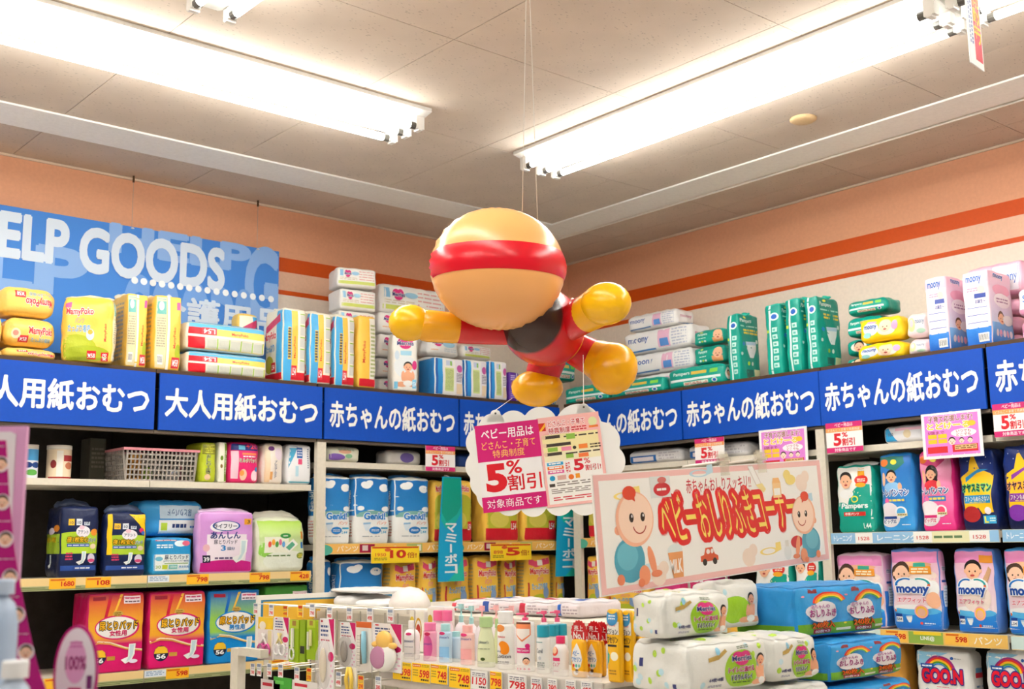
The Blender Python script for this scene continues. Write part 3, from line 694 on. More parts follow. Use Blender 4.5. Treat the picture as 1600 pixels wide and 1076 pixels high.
def pads(c0, c1, c2, col, who, n='56'):
    def f(a):
        a.base(c2); a.rect(.01, .62, .99, .985, c1, c0); a.rect(.01, .36, .99, .62, c1); a.rect(.01, .36, .99, .44, c2, c1)
        a.poly([(.36, .985), (.42, .985), (.3, .55), (.24, .52)], c0); a.poly([(.56, .985), (.61, .985), (.46, .72), (.42, .7)], 'f0c040')
        a.ell(.52, .565, .40, .155, c2); a.ell(.51, .565, .37, .135, 'f6f3ee'); a.ell(.52, .74, .09, .035, 'c7a24a'); a.rows(.46, .71, .58, .76, 2, '7a5a20', 2)
        a.text('尿とりパッド', .2, .54, .88, .64, 'f2b820', '1b1712', .10, .03, skew=.02); a.text(who, .38, .46, .68, .53, col, bold=.03)
        a.line([(.02, .36), (.2, .40), (.4, .38), (.7, .30), (.99, .27)], .016, 'f4e6c0'); a.line([(.02, .34), (.2, .38), (.4, .36), (.7, .285), (.99, .255)], .012, 'e8b040')
        a.pad(.75, .22, .26); a.circ(.22, .2, .125, '1c2440'); a.poly([(.10, .2), (.34, .2), (.32, .26), (.27, .29), (.17, .29), (.12, .26)], 'f0c030'); a.text(n, .14, .13, .30, .19, 'ffffff', bold=.03)
        a.rect(.36, .155, .50, .205, 'c79a3a'); a.ell(.82, .13, .08, .025, 'e8dff0', 12); a.rect(.62, .86, .92, .96, 'f2e3ea'); a.rows(.64, .91, .9, .95, 1, 'd0507a', 5); a.rows(.64, .87, .9, .9, 1, '4a2030', 3); a.rect(.08, .91, .3, .96, '9a1730')
    return f
pads_pink = pads('c81f3a', 'e9a52a', 'd81b6c', 'd8206a', '女性用'); pads_blue = pads('1566b8', '8fc04a', '1386d0', '1386d0', '男性用')
def night(front2, yellow=False):
    def f(a):
        a.base('16224a'); a.rect(.01, .34, .99, .62, 'a9c832'); a.ell(.5, .62, .5, .03, 'a9c832')
        if yellow: a.poly([(.99, .985), (.55, .985), (.8, .82), (.95, .68), (.95, .34), (.99, .34)], 'f2c41a'); a.rect(.01, .34, .14, .985, 'f2c41a'); a.ell(.86, .72, .06, .04, 'd8306a'); a.ell(.9, .68, .05, .03, '3a6ac0')
        else: a.ell(.86, .64, .09, .05, 'e08a2c')
        for k, c in enumerate(('e9b82c', 'dfe4ea', 'c9d3de')): a.rect(.18+k*.2, .74, .33+k*.2, .83 if k < 2 else .79, c); a.text('10', .21+k*.2, .755, .3+k*.2, .8, '2a3352')
        a.ell(.56, .65, .19, .08, 'f4eef4'); a.ell(.52, .71, .07, .03, 'f0c8d8'); a.text('アテント', .42, .62, .7, .67, '24305e'); a.text('夜1枚安心', .16, .50, .70, .58, 'f2c21c', '241c10', .09, .03, slant=.03); a.text('パッド', .70, .5, .9, .56, '2b4da0', 'f2f4f6', .06)
        a.rect(.16, .435, .74, .48, '3558a8'); a.rows(.18, .445, .72, .47, 1, 'dfe4f0', 3); a.ell(.84, .44, .08, .04, 'e3cdb0', 12)
        a.rows(.14, .24, .32, .36, 3, 'c83a60', 2, .6); a.pad(.56, .27, .2); a.ell(.8, .27, .1, .07, 'dcd3e4'); a.ell(.8, .24, .09, .025, 'd04a7a'); a.rect(.01, .1, .99, .17, '2c4c96'); a.rows(.4, .115, .78, .155, 1, 'e6eaf2', 5)
    return f
def night_side(a):
    a.base('141c3c'); a.rect(.02, .34, .98, .62, '86a028'); a.text('夜1枚', .15, .5, .85, .58, 'd6a81c'); a.ell(.5, .66, .2, .05, 'c4b8c8'); a.ell(.8, .7, .16, .05, 'c87a28'); a.pad(.45, .22, .2)
def sky_pad(a):
    a.base('2e9bd0', '1f86c0'); a.ell(.7, .86, .16, .09, 'dcecf2'); a.ell(.84, .86, .1, .07, 'd8607c'); a.rect(.08, .93, .6, .98, 'c03a4c'); a.rows(.12, .935, .58, .975, 1, 'f0f2f4', 5); a.rows(.1, .72, .5, .84, 2, 'e3f0f6', 4, .6)
    a.rect(.05, .12, .95, .56, 'e8efec'); a.text('尿とりパッド', .3, .42, .9, .54, '1f3a5c', bold=.025); a.text('[パワフルスーパー吸収]', .28, .35, .92, .4, '1f4a7c'); a.ell(.17, .44, .09, .06, '6fb4cc'); a.rect(.3, .3, .9, .325, '7aa050')
    a.text('30', .09, .18, .22, .26, '8aa82c'); a.rect(.25, .16, .38, .28, 'c3d23a'); a.rect(.41, .16, .62, .28, '78c4c0'); a.text('3回分', .44, .19, .6, .25, 'f2f4f2'); a.text('男女共用', .66, .18, .92, .25, '3a8cc8')
def lying_sky(a):
    a.base('2f8fd2', '3da2de'); a.rect(.30, .5, .97, .90, 'c9dfee'); a.text('尿とりパッド', .42, .58, .8, .78, '1f5a98', rot=180); a.rect(.29, .04, .99, .46, 'f0f1ee'); a.rows(.5, .2, .72, .34, 1, '233a6c', 3, .8); a.rect(.32, .16, .42, .38, 'b6cc3c'); a.rows(.78, .2, .96, .32, 1, '4a78b8', 3)
def lavender(a):
    a.base('dba4dc', 'c68ace'); a.rect(.02, .02, .98, .18, 'c21a80'); a.rect(.14, .16, .86, .64, 'f0e4ee'); a.ell(.5, .16, .48, .06, 'c21a80'); a.ell(.34, .76, .16, .08, 'f2eef4'); a.ell(.48, .78, .26, .08, 'f2eef4')
    a.ring(.48, .78, .26, .085, .12, '1d4f9c'); a.text('ライフリー', .24, .74, .68, .81, '1b1c4a', bold=.03); a.text('あんしん', .2, .57, .74, .68, '1d3c7c', bold=.03); a.text('尿とりパッド', .26, .48, .68, .55, '3a3450'); a.text('3', .38, .37, .47, .46, '1c7cc0', bold=.03); a.text('回分', .5, .38, .64, .43, '3c6c98')
    a.pad(.76, .35, .4); a.rect(.82, .8, .97, .9, 'f0a830'); a.text('3', .88, .82, .93, .88, '4a2a10'); a.rect(.06, .18, .2, .3, '151833'); a.text('39', .08, .2, .18, .27, 'fff'); a.ell(.13, .42, .06, .06, 'e0b0b8'); a.rows(.28, .22, .6, .28, 1, '60507a', 3)
def leafy(a):
    a.base('eceedd', 'a9cf4e'); a.ell(.3, .42, .34, .16, '8cc64e'); a.ell(.6, .2, .5, .2, 'e9eede'); a.rect(.12, .36, .62, .66, 'eff0dc'); a.ell(.55, .68, .12, .05, '2f8a3c'); a.rows(.5, .66, .6, .7, 1, 'eef4e6', 3)
    for k, c in enumerate(('e2574a', 'f0a63a', '5ba84a', 'e27a9c', '5a9ad0')): a.ell(.22+k*.07, .52+.04*(k % 2), .035, .06, c, 10)
    a.poly([(.5, .46), (.72, .62), (.84, .52), (.62, .36)], 'f4f4ea'); a.poly([(.55, .46), (.7, .57), (.77, .51), (.63, .4)], '5fae8c'); a.ell(.88, .3, .08, .06, '8a9a3c'); a.text('20', .84, .27, .92, .33, 'e9d24a'); a.rect(.9, .44, .97, .56, '2a7ac0'); a.rect(.9, .62, .97, .76, 'd8862c'); a.rows(.18, .28, .66, .33, 1, '5a7a3c', 3)
def leafdark(a):
    a.base('4fa33a', '3c8c30'); a.rect(.3, .78, .55, .84, '8a3a3a'); a.rect(.62, .8, .98, .92, 'ead8dc'); a.rows(.66, .82, .94, .9, 2, 'c0446c', 5)
def milkpad(a):
    a.base('ea2f74', 'd4206a'); a.rect(.02, .80, .98, .985, '1d2a78'); a.rect(.28, .82, .5, .93, '5ab6da'); a.text('+20', .54, .84, .96, .98, 'f0405c', bold=.03); a.rect(.02, .1, .28, .78, 'f2c8d4'); a.text('ミルクパット', .3, .5, .95, .6, '7aa63c', 'f6f0ea', .07); a.rows(.42, .62, .86, .68, 1, 'f6eef0', 4); a.rect(.4, .69, .9, .74, 'f08a4c')
    a.ell(.45, .2, .12, .14, 'f3c8ac'); a.ell(.4, .24, .08, .07, 'f0a050'); a.ell(.84, .18, .12, .14, 'f6d8e0'); a.ell(.9, .34, .06, .06, '2f86c0')
def creampad(a):
    a.base('f1e6da'); a.rect(.02, .02, .3, .98, 'eac79c', 'f4e6d0'); a.ell(.36, .88, .16, .06, '6a2a78'); a.ell(.72, .75, .2, .16, 'efdde8'); a.vtext('プレミアムケア', .5, .14, .62, .58, '3a4a7a'); a.rect(.3, .1, .42, .3, 'e0a060')
def bluepad(a):
    a.base('f0f0f2'); a.poly([(.05, .98), (.4, .98), (.1, .5), (.02, .4)], '4ba6cc'); a.rect(.34, .66, .58, .94, '2c5fa8'); a.rows(.36, .7, .56, .9, 3, 'dfe6f0', 3); a.rect(.4, .5, .56, .64, 'e4527c'); a.rect(.02, .02, .98, .07, '54b4cc'); a.rows(.8, .4, .86, .92, 9, '38507c', 4); a.rect(.3, .2, .42, .46, 'bfe0ec')
def limebox(a):
    a.base('b9c52e'); a.rect(.02, .7, .98, .98, '7a7a24'); a.rows(.06, .72, .94, .96, 5, 'c9c83c', 3, .6); a.vtext('おしりふき', .3, .2, .6, .7, '2a3414', 'e6ecb0'); a.ell(.4, .12, .2, .08, 'e6c4a0')
def limewhite(a):
    a.base('ece9d8'); a.rect(.66, .02, .98, .98, '6f8a2c'); a.ell(.35, .6, .16, .06, '6f8a2c'); a.ell(.35, .4, .14, .05, '8a6a2c'); a.vtext('おしりふき', .74, .2, .92, .8, 'e8ecd0')
def swadpack(a):                        # white and green pack with a child's portrait
    a.base('f2eee8'); a.ell(.82, .3, .52, .42, GR); a.ell(.12, .1, .42, .36, GR); a.rect(.02, .02, .98, .2, GR); a.head(.3, .78, .17); a.ell(.3, .58, .2, .07, 'f2f2f0')
    a.rect(.62, .8, .8, .96, 'e9a422'); a.ell(.72, .78, .17, .075, 'd8322c'); a.rows(.62, .755, .82, .81, 2, 'f8f0e0', 5); a.ell(.7, .71, .13, .035, 'e9a422')
    a.ring(.53, .5, .1, .05, .3, 'f0d832'); a.text('Pampers', .14, .34, .86, .445, 'f6faf8', bold=.03, skew=.02); a.rect(.2, .25, .8, .31, 'd8322c'); a.text('卒業パンツ', .24, .26, .62, .3, 'ffffff'); a.text('L44', .7, .06, .9, .14, 'f0f6f2')
    for k in range(5): a.line([(.53+.13*math.cos(PI*(.1+k*.2)), .52+.08*math.sin(PI*(.1+k*.2))), (.53+.17*math.cos(PI*(.1+k*.2)), .52+.105*math.sin(PI*(.1+k*.2)))], .01, 'f4ecc0')
def trainer(c0, c1, shirt, girl=False):
    def f(a):
        a.base(c1, c0); a.poly([(.02, .985), (.75, .985), (.8, .88), (.5, .78), (.02, .86)], '2f7a70' if not girl else 'd0407a'); a.ell(.16, .9, .12, .05, 'd8702c'); a.ell(.46, .9, .1, .035, 'e6d24a')
        if girl: a.ell(.4, .70, .2, .13, '1c1512'); a.ell(.4, .62, .2, .1, '1c1512')
        a.ell(.4, .57, .24, .07, shirt); a.ell(.14, .68, .05, .09, 'efb48e'); a.head(.38, .71, .15); a.ell(.62, .58, .06, .05, 'efb48e')
        a.text('トレパンマン', .05, .46, .86, .545, '1b4a98', 'f6f6fa', .10, .035, skew=.02); a.rect(.12, .37, .78, .435, '2a7ac8'); a.rows(.28, .38, .74, .42, 1, 'f4d85a', 3, .7); a.ell(.2, .4, .07, .035, 'ee6aa4')
        a.ell(.25, .22, .34, .16, 'f0e6ea'); a.ell(.62, .25, .17, .075, 'f2f4f8'); a.ell(.62, .25, .12, .055, '49a4dc' if not girl else 'e8466e'); a.rect(.5, .2, .8, .235, 'e6dca8'); a.rows(.53, .205, .77, .23, 1, '7a5a3a', 3)
        a.rect(.05, .10, .48, .2, 'f4f2f4'); a.rect(.05, .165, .48, .2, '26468c' if not girl else 'd02a70'); a.text('ビッグ32', .07, .11, .44, .16, '26468c' if not girl else 'd02a60', bold=.03); a.rows(.6, .08, .85, .1, 1, 'e8eef6', 2)
    return f
def nighty(c1, c2):
    def f(a):
        a.base('121a44', '16307c'); a.poly([(.02, .66), (.3, .74), (.42, .97), (.62, .76), (.97, .68), (.86, .44), (.9, .22), (.6, .2), (.5, .28), (.1, .22), (.14, .46)], 'f2c01c')
        a.poly([(.2, .66), (.6, .76), (.85, .75), (.55, .71), (.2, .6)], c1); a.text('オヤスミマン', .08, .48, .88, .575, '151a3c', '5ac46e' if c1 == '2a8cc0' else 'f0a050', .12, .035, skew=.02); a.rect(.14, .335, .84, .435, c1); a.text('フトンもぬらさない', .17, .36, .82, .42, 'f4f2e6', skew=.02); a.rows(.28, .34, .72, .355, 1, 'e9d44a', 3)
        a.ell(.3, .2, .24, .1, c2); a.ell(.75, .24, .09, .045, 'f0e4ea'); a.rect(.6, .08, .95, .18, '39a6d8'); a.text('L', .63, .09, .74, .17, 'f0e040', bold=.04); a.rows(.77, .1, .92, .16, 2, 'e9f4e0', 4)
        for q in ((.3, .86), (.78, .9), (.9, .82), (.15, .92), (.7, .82)): a.ell(q[0], q[1], .012, .008, 'cfd8f4', 8)
    return f
def heartlogo(a, y):
    a.ell(.32, y+.04, .24, .09, 'f7f7f6'); a.ell(.62, y+.04, .24, .09, 'f7f7f6'); a.ring(.32, y+.035, .22, .085, .22, '1d74c4', 60, 190); a.ring(.60, y+.035, .22, .085, .22, '1f9a9c', 0, 110); a.ell(.79, y+.03, .03, .02, 'e0602c', 10); a.text('moony', .12, y-.10, .80, y+.015, '17489c', 'f8f8f8', .07, .045, skew=.01)
    a.text('エアフィット', .12, y-.185, .72, y-.125, 'e02f5c', 'f8f4f6', .08, .025, skew=-.015)
def airfit(lab, awake):
    def f(a):
        a.base('efe4e2', 'e9b3cc'); a.rect(.012, .84, .988, .988, 'dd84b8', 'e68cc0'); a.rect(.012, .012, .988, .24, '1f6fd0', '2f8edc'); a.ell(.5, .24, .48, .05, '58b4e6'); a.ell(.45, .29, .4, .03, 'f1eeee')
        if awake: a.ell(.55, .42, .34, .18, 'eedcd2'); a.ell(.5, .60, .16, .05, 'f0b894'); a.head(.5, .75, .19); a.poly([(.72, .62), (.86, .8), (.92, .76), (.8, .5)], 'c99a72'); a.rect(.66, .84, .98, .93, 'e09030')
        else: a.ell(.62, .66, .34, .1, 'f2ddd2'); a.ell(.86, .52, .13, .1, 'f4f3f1'); a.ell(.86, .38, .14, .1, 'eeb491'); a.ell(.5, .82, .36, .035, 'eab08c'); a.ell(.22, .715, .2, .12, '3a2a22'); a.head(.25, .71, .17, 'f2c4a6', '4a3328'); a.rect(.42, .70, .84, .80, 'e8952e'); a.rows(.46, .71, .78, .78, 2, 'f6f0d4', 5); a.rect(.5, .79, .74, .84, '3aa690')
        heartlogo(a, .53); a.ell(.60, .235, .14, .085, 'f2a8b8'); a.ell(.60, .235, .115, .07, 'f6c040'); a.ell(.60, .225, .085, .05, 'eab49a')
        a.rect(.05, .1, .2, .19, 'f4f4f4'); a.rect(.05, .165, .2, .2, '1b3c8c'); a.text(lab, .07, .115, .18, .15, '1b2c5c'); a.nappy(.34, .14, .09); a.ell(.07, .26, .03, .03, 'f2f2f2', 10); a.ell(.07, .24, .025, .018, 'e8702c', 10); a.ell(.58, .09, .03, .018, 'e24a3c', 10); a.rows(.64, .075, .86, .105, 1, 'dce8f6', 4)
    return f
def air_side(a):
    a.base('e9dfe6', 'd58ab8'); a.rect(.02, .02, .98, .5, '2a6fc4'); a.rect(.2, .3, .9, .56, 'dfe6ee'); a.rows(.25, .32, .85, .54, 6, '8fa4c0', 3); a.text('moony', .2, .72, .85, .79, '1f2f78', Wh, .05); a.rect(.1, .6, .9, .63, '26468c')
def rainbow_pack(a):
    a.base('eceae6'); a.poly([(.01, .99), (.62, .99), (.3, .87), (.01, .78)], '8cc4e2')
    for k, c in enumerate(('9c2a7c', 'e0322c', 'f2b81e', '5aa63c', '2f86c8')): a.ring(.46, .74, .30-k*.035, .2-k*.024, .16, c, 10, 170)
    a.text('GOO.N', .12, .60, .88, .78, 'd8182c', '1b2c84', .066, .05, skew=.02); a.rect(.12, .78, .36, .835, '1f4f9c'); a.rows(.15, .79, .33, .825, 1, 'f4f6fa', 5); a.ell(.7, .91, .03, .02, '2a5aa8', 10); a.rows(.74, .9, .85, .92, 1, 'a8acb4', 2)
    a.rows(.4, .545, .62, .565, 1, 'e08a94', 2); a.text('まっさらさら通気', .18, .42, .95, .52, 'f4f8fc', '2f78b8', .12, .03); a.nappy(.5, .22, .3)
def rainbow_side(a):
    a.base('d9d7d4'); a.rect(.3, .68, .95, .74, 'c02a3c'); a.rect(.3, .74, .95, .8, '6aa0c8'); a.rows(.3, .3, .9, .6, 6, '5a86b0', 3)
# ================================================================ PACKS ON THE TOP DECK
DK = 2.308
NP, WP = 'nappy pack', 'wipes pack'
Gy = 'yellow packs on the top deck'
YT = 5.345
# lying yellow pile at far left
for i, (bx, z, k, on, fl, lb) in enumerate([
    ((-70, 541, 8, 560), DK, 'l1', None, False, 'yellow nappy pack cut off by the left edge, bottom of its pile'),
    ((-70, 482, 10, 527), None, 'l2', 'l1', False, 'yellow nappy pack cut off by the left edge, top of its pile'),
    ((6, 541, 92, 562), DK, 'm1', None, True, 'lying yellow nappy pack at the bottom of the three-high pile'),
    ((9, 494, 92, 541), None, 'm2', 'm1', False, 'lying yellow nappy pack in the middle of the three-high pile'),
    ((1, 446, 92, 496), None, 'm3', 'm2', True, 'lying yellow nappy pack on top of the three-high pile')]):
    put('diaper_pack', 'L', bx, 5.37, .22, z, lb, NP, key=k, on=on, group=Gy, body='f3c866', arts={'front': lying_yellow('M58', fl)}, r=.04, puff=.01, amp=.002)
put('diaper_pack', 'L', (93, 460, 181, 568), YT, .13, DK, 'yellow nappy pack standing with its logo face turned to the room', NP, yaw=-24, group=Gy, body='f4c552', arts={'front': yellow_front, 'right': yellow_spine}, r=.02, puff=.014, amp=.003, fin=('f0e2c4', .012))
for bx, lb in (((196, 456, 234, 572), 'narrow yellow nappy pack standing spine out, nearer the logo pack'), ((240, 459, 287, 575), 'narrow yellow nappy pack standing spine out, beside the lying red-ended packs')):
    put('diaper_pack', 'L', bx, YT, .30, DK, lb, NP, group=Gy, body='f4c552', arts={'front': yellow_spine, 'left': yellow_side}, r=.015, puff=.008, amp=.002, fin=('f2e6cc', .02))
Gb = 'blue and yellow packs on the top deck'
put('diaper_pack', 'L', (290, 551, 421, 587), YT, .18, DK, 'lying red-ended yellow pack with blue top, lower of two', NP, key='rb1', group=Gb, body='ece3d0', arts={'front': lying_blue, 'top': lambda a: a.base('5fb4df')}, r=.018, puff=.008, amp=.002)
put('diaper_pack', 'L', (290, 505, 419, 553), YT+.005, .18, None, 'lying red-ended yellow pack with blue top, upper of two', NP, on='rb1', group=Gb, body='ece3d0', arts={'front': lying_blue, 'top': lambda a: a.base('5fb4df')}, r=.018, puff=.008, amp=.002)
put('diaper_pack', 'L', (372, 487, 408, 530), 5.58, .12, DK, 'yellow pack with blue top edge behind the lying red-ended packs', NP, group=Gb, body='f0c860', arts={'front': blue_face}, r=.02)
for i, (bx, lb) in enumerate([((441, 480, 481, 595), 'blue and yellow pack showing its logo side, first of the upright row'), ((484, 486, 520, 599), 'blue and yellow upright pack, second of the row'), ((523, 491, 557, 602), 'blue and yellow upright pack, third of the row')]):
    put('diaper_pack', 'L', bx, YT, .2 if i == 0 else .11, DK, lb, NP, group=Gb, body='efe6d2', arts={'front': blue_spine, 'left': blue_face}, r=.014, puff=.007, amp=.0018, fin=('e9e2d0', .012))
put('diaper_pack', 'L', (560, 492, 590, 606), YT, .11, DK, 'yellow upright pack with red foot beside the white wipes boxes', NP, group=Gb, body='f2c24e', arts={'front': lambda a: (a.base('f2c24e'), a.rect(.6, .02, .98, .98, 'e9e4d8'), a.rows(.66, .15, .94, .9, 14, 'a8b070', 3), a.rect(.02, .02, .98, .13, 'd3202f'), a.text('MamyPoko', .2, .35, .4, .65, Rd, rot=90))}, r=.014, puff=.007)
# white wipes boxes: tall stack
WG = 'white wipes bundles on the top deck'
zz = [582, 546, 514, 480, 447, 413]
z_ = DK; prev = None
ys = [616, 584, 552, 515, 481, 447, 413]
lbs = ['first (lowest)', 'second', 'third', 'fourth', 'fifth', 'topmost']
for i in range(6):
    bx = (528+(3 if i == 4 else 0)-(2 if i == 5 else 0), ys[i+1]+4, 590, ys[i])
    put('wipes_bundle', 'L', bx, 5.475, .17, DK if i == 0 else None, 'white wipes bundle with pink logo in the tall stack, %s from the deck' % lbs[i], WP, yaw=-6 if i < 5 else -14, key='w%d' % i, on=None if i == 0 else 'w%d' % (i-1), group=WG, body='f2efe9', arts={'front': white_box, 'right': white_end}, r=.012, puff=.006, amp=.002)
for i in range(4):
    bx = (592, ys[i+1]+6, 642, ys[i]+2)
    put('wipes_bundle', 'L', bx, 5.50, .15, DK if i == 0 else None, 'white wipes bundle with end flaps beside the tall stack, layer %s' % ('one', 'two', 'three', 'four')[i], WP, key='v%d' % i, on=None if i == 0 else 'v%d' % (i-1), group=WG, body='f3f0ec', arts={'front': white_end}, r=.016, puff=.008, amp=.003)
put('wipes_bundle', 'L', (593, 447, 700, 482), 5.56, .15, None, 'wide white wipes bundle behind the yellow glove of the inflatable', WP, on='v3', group=WG, body='f3f0ec', arts={'front': white_box}, r=.016, puff=.008, amp=.003)
TOPS['v2b'] = DK
put('diaper_pack', 'L', (612, 519, 655, 611), YT, .15, DK, 'white nappy pack with pink logo below the inflatable glove', NP, yaw=-22, body='f3f0ea', arts={'front': white_front, 'right': lime_side}, r=.014, puff=.008, amp=.002, fin=('f0eee8', .008))
put('wipes_bundle', 'L', (668, 556, 720, 610), 5.56, .15, DK, 'white bundle low behind the small blue-edged packs', WP, key='q1', body='f3f0ec', arts={'front': white_end}, r=.02, puff=.01, amp=.003)
put('wipes_bundle', 'L', (668, 523, 720, 556), 5.56, .15, None, 'white crumpled bundle lying behind the small blue-edged packs', WP, on='q1', body='f3f0ec', arts={'front': white_end}, r=.02, puff=.01, amp=.005)
put('wipes_bundle', 'L', (724, 562, 775, 615), 5.58, .15, DK, 'white bundle standing low near the left boot of the inflatable', WP, key='q2', body='f0ebe2', arts={'front': white_end}, r=.02, puff=.01, amp=.003)
put('wipes_bundle', 'L', (722, 537, 772, 562), 5.58, .15, None, 'white bundle with faded pink logo near the left boot of the inflatable', WP, on='q2', body='f0ebe2', arts={'front': white_box}, r=.02, puff=.01, amp=.003)
for i, (bx, lb) in enumerate([((679, 558, 726, 617), 'small blue-edged white pack, leftmost of three below the red sleeve'), ((726, 561, 763, 620), 'small blue-edged white pack, middle of three below the red sleeve'), ((765, 563, 794, 623), 'small blue-edged white pack, rightmost of three below the red sleeve')]):
    put('diaper_pack', 'L', bx, YT, .17, DK, lb, NP, group='blue-edged packs on the top deck', body='f2f0ec', arts={'front': white_spine, 'left': lambda a: a.base('2f86d0')}, r=.01, puff=.005, amp=.0015)
for bx, lb in (((796, 580, 812, 627), 'narrow purple pack under the left boot, left one'), ((814, 584, 828, 628), 'narrow purple pack under the left boot, right one')):
    put('diaper_pack', 'L', bx, YT, .2, DK, lb, NP, group='purple packs on the top deck', body='5a2c96', arts={'front': purple_spine}, r=.01, puff=.004, amp=.001)
# corner and right wall
RT = 5.005
GG = 'green packs on the top deck'
c_ = dict(body='149d8a', r=.022, puff=.01, amp=.003)
put('diaper_pack', 'L', (826, 612, 874, 630), 5.38, .18, DK, 'lying green pack in the corner, lowest, next to the purple packs', NP, key='g1', group=GG, arts={'front': green_lying}, **c_)
put('diaper_pack', 'L', (829, 588, 884, 614), 5.42, .18, None, 'lying green pack in the corner, second layer, behind the left boot', NP, key='g2', on='g1', group=GG, arts={'front': green_lying, 'right': green_end}, **c_)
put('diaper_pack', 'L', (858, 560, 903, 588), 5.50, .18, None, 'lying green pack in the corner, third layer, under the belt', NP, key='g3', on='g2', group=GG, arts={'front': green_lying}, **c_)
put('diaper_pack', 'L', (862, 541, 905, 562), 5.52, .16, None, 'lying green pack topmost in the corner pile', NP, on='g3', group=GG, arts={'front': green_lying}, **c_)
put('diaper_pack', 'R', (878, 600, 948, 630), RT, .10, DK, 'long green pack lying at the deck edge, left of the right boot', NP, key='k1', group=GG, arts={'front': green_lying}, **c_)
put('diaper_pack', 'R', (950, 590, 1036, 620), RT, .10, DK, 'long green pack lying at the deck edge below the right boot', NP, key='k2', group=GG, arts={'front': green_lying}, **c_)
put('diaper_pack', 'R', (1040, 570, 1130, 608), RT, .10, DK, 'long green pack lying at the deck edge, front of the white nappy pile', NP, key='k3', group=GG, arts={'front': green_lying, 'right': green_end}, **c_)
wb = dict(body='f1efec', r=.022, puff=.012, amp=.004, arts={'front': bluewhite, 'right': bluewhite_end}, group='white nappy packs in the corner pile')
put('diaper_pack', 'R', (985, 580, 1085, 610), 5.16, .22, DK, 'white nappy pack with pink panel at the bottom of the corner pile', NP, key='b1', **wb)
put('diaper_pack', 'R', (978, 546, 1082, 584), 5.17, .22, None, 'white nappy pack with pink panel, second layer of the corner pile', NP, key='b2', on='b1', **wb)
put('diaper_pack', 'R', (970, 510, 1078, 548), 5.19, .22, None, 'white nappy pack with pink panel, third layer of the corner pile', NP, key='b3', on='b2', **wb)
put('diaper_pack', 'R', (976, 485, 1056, 513), 5.22, .20, None, 'white nappy pack with pink panel on top of the corner pile', NP, on='b3', **wb)
put('diaper_pack', 'R', (1079, 569, 1131, 600), 5.13, .16, DK, 'short green pack with baby photo at the bottom of its column', NP, key='s1', group=GG, arts={'front': green_baby}, **c_)
put('diaper_pack', 'R', (1080, 538, 1131, 571), 5.13, .16, None, 'short green pack with baby photo in the middle of its column', NP, key='s2', on='s1', group=GG, arts={'front': green_baby}, **c_)
put('diaper_pack', 'R', (1079, 512, 1131, 541), 5.13, .16, None, 'short green pack with baby photo on top of its column', NP, on='s2', group=GG, arts={'front': green_baby}, **c_)
for bx, dd, lb in (((1134, 488, 1155, 592), .19, 'tall green pack standing left of the green trio'), ((1194, 473, 1221, 582), .16, 'tall green pack, first of the close trio'), ((1225, 464, 1251, 577), .16, 'tall green pack, second of the close trio'), ((1256, 461, 1279, 573), .21, 'tall green pack with big printed nappy, third of the close trio')):
    put('diaper_pack', 'R', bx, RT, dd, DK, lb, NP, group='tall green packs on the right wall', body='12a08c', arts={'front': green_spine, 'right': green_face}, r=.012, puff=.006, amp=.003, fin=('1aa893', .012))
put('diaper_pack', 'R', (1318, 555, 1365, 578), 5.16, .18, DK, 'green end-on pack at the bottom behind the yellow wipes', NP, key='t1', group=GG, arts={'front': green_end}, **c_)
put('diaper_pack', 'R', (1318, 526, 1365, 557), 5.16, .18, None, 'green end-on pack with baby photo behind the yellow wipes', NP, key='t2', on='t1', group=GG, arts={'front': green_end}, **c_)
put('diaper_pack', 'R', (1318, 492, 1376, 526), 5.15, .18, None, 'green pack with dark-haired baby photo below the topmost lying one', NP, key='t3', on='t2', group=GG, arts={'front': green_lying}, **c_)
put('diaper_pack', 'R', (1319, 464, 1384, 494), 5.14, .18, None, 'green pack lying on top behind the yellow wipes', NP, on='t3', group=GG, arts={'front': green_lying}, **c_)
yw = dict(r=.025, puff=.010, amp=.003, group='baby wipes on the top deck')
put('wipes_pack', 'R', (1335, 533, 1411, 563), RT, .13, DK, 'yellow baby wipes pack, lower of two', WP, key='y1', body='f4cf20', arts={'front': pinkwipe()}, **yw)
put('wipes_pack', 'R', (1338, 493, 1408, 535), RT+.005, .13, None, 'yellow baby wipes pack, upper of two', WP, on='y1', body='f4cf20', arts={'front': pinkwipe()}, **yw)
put('wipes_pack', 'R', (1413, 527, 1450, 552), RT+.01, .14, DK, 'pink wipes pack beside the yellow wipes, lower', WP, key='y2', body='f2cfd6', arts={'front': pinksmall}, **yw)
put('wipes_pack', 'R', (1411, 486, 1450, 528), RT+.02, .14, None, 'pink and green wipes pack beside the yellow wipes, upper', WP, on='y2', body='eedfd8', arts={'front': pinksmall}, **yw)
pt = dict(body='f3dde8', arts={'front': pinktall_spine, 'right': pinktall_face}, r=.01, puff=.005, amp=.002, group='tall pink packs on the right wall')
put('diaper_pack', 'R', (1445, 430, 1482, 545), RT, .21, DK, 'tall pink, white and blue pack, left one of two', NP, **pt)
put('diaper_pack', 'R', (1503, 421, 1548, 536), RT, .22, DK, 'tall pink, white and blue pack, right one of two', NP, **pt)
pk_ = dict(body='f2b8cf', r=.025, puff=.012, amp=.003)
put('diaper_pack', 'R', (1588, 490, 1680, 528), 5.10, .2, DK, 'pink and yellow pack low at the right edge of the top deck', NP, key='p1', arts={'front': pinkwipe('ef9fbe')}, **pk_)
put('diaper_pack', 'R', (1583, 440, 1680, 490), 5.10, .2, None, 'white pack numbered 84 at the right edge of the top deck', NP, key='p2', on='p1', arts={'front': lambda a: (a.base('f1eef0'), a.text('S84', .1, .5, .4, .75, '4a7cc0'), a.rect(.02, .02, .98, .25, 'ef9fbe'))}, **pk_)
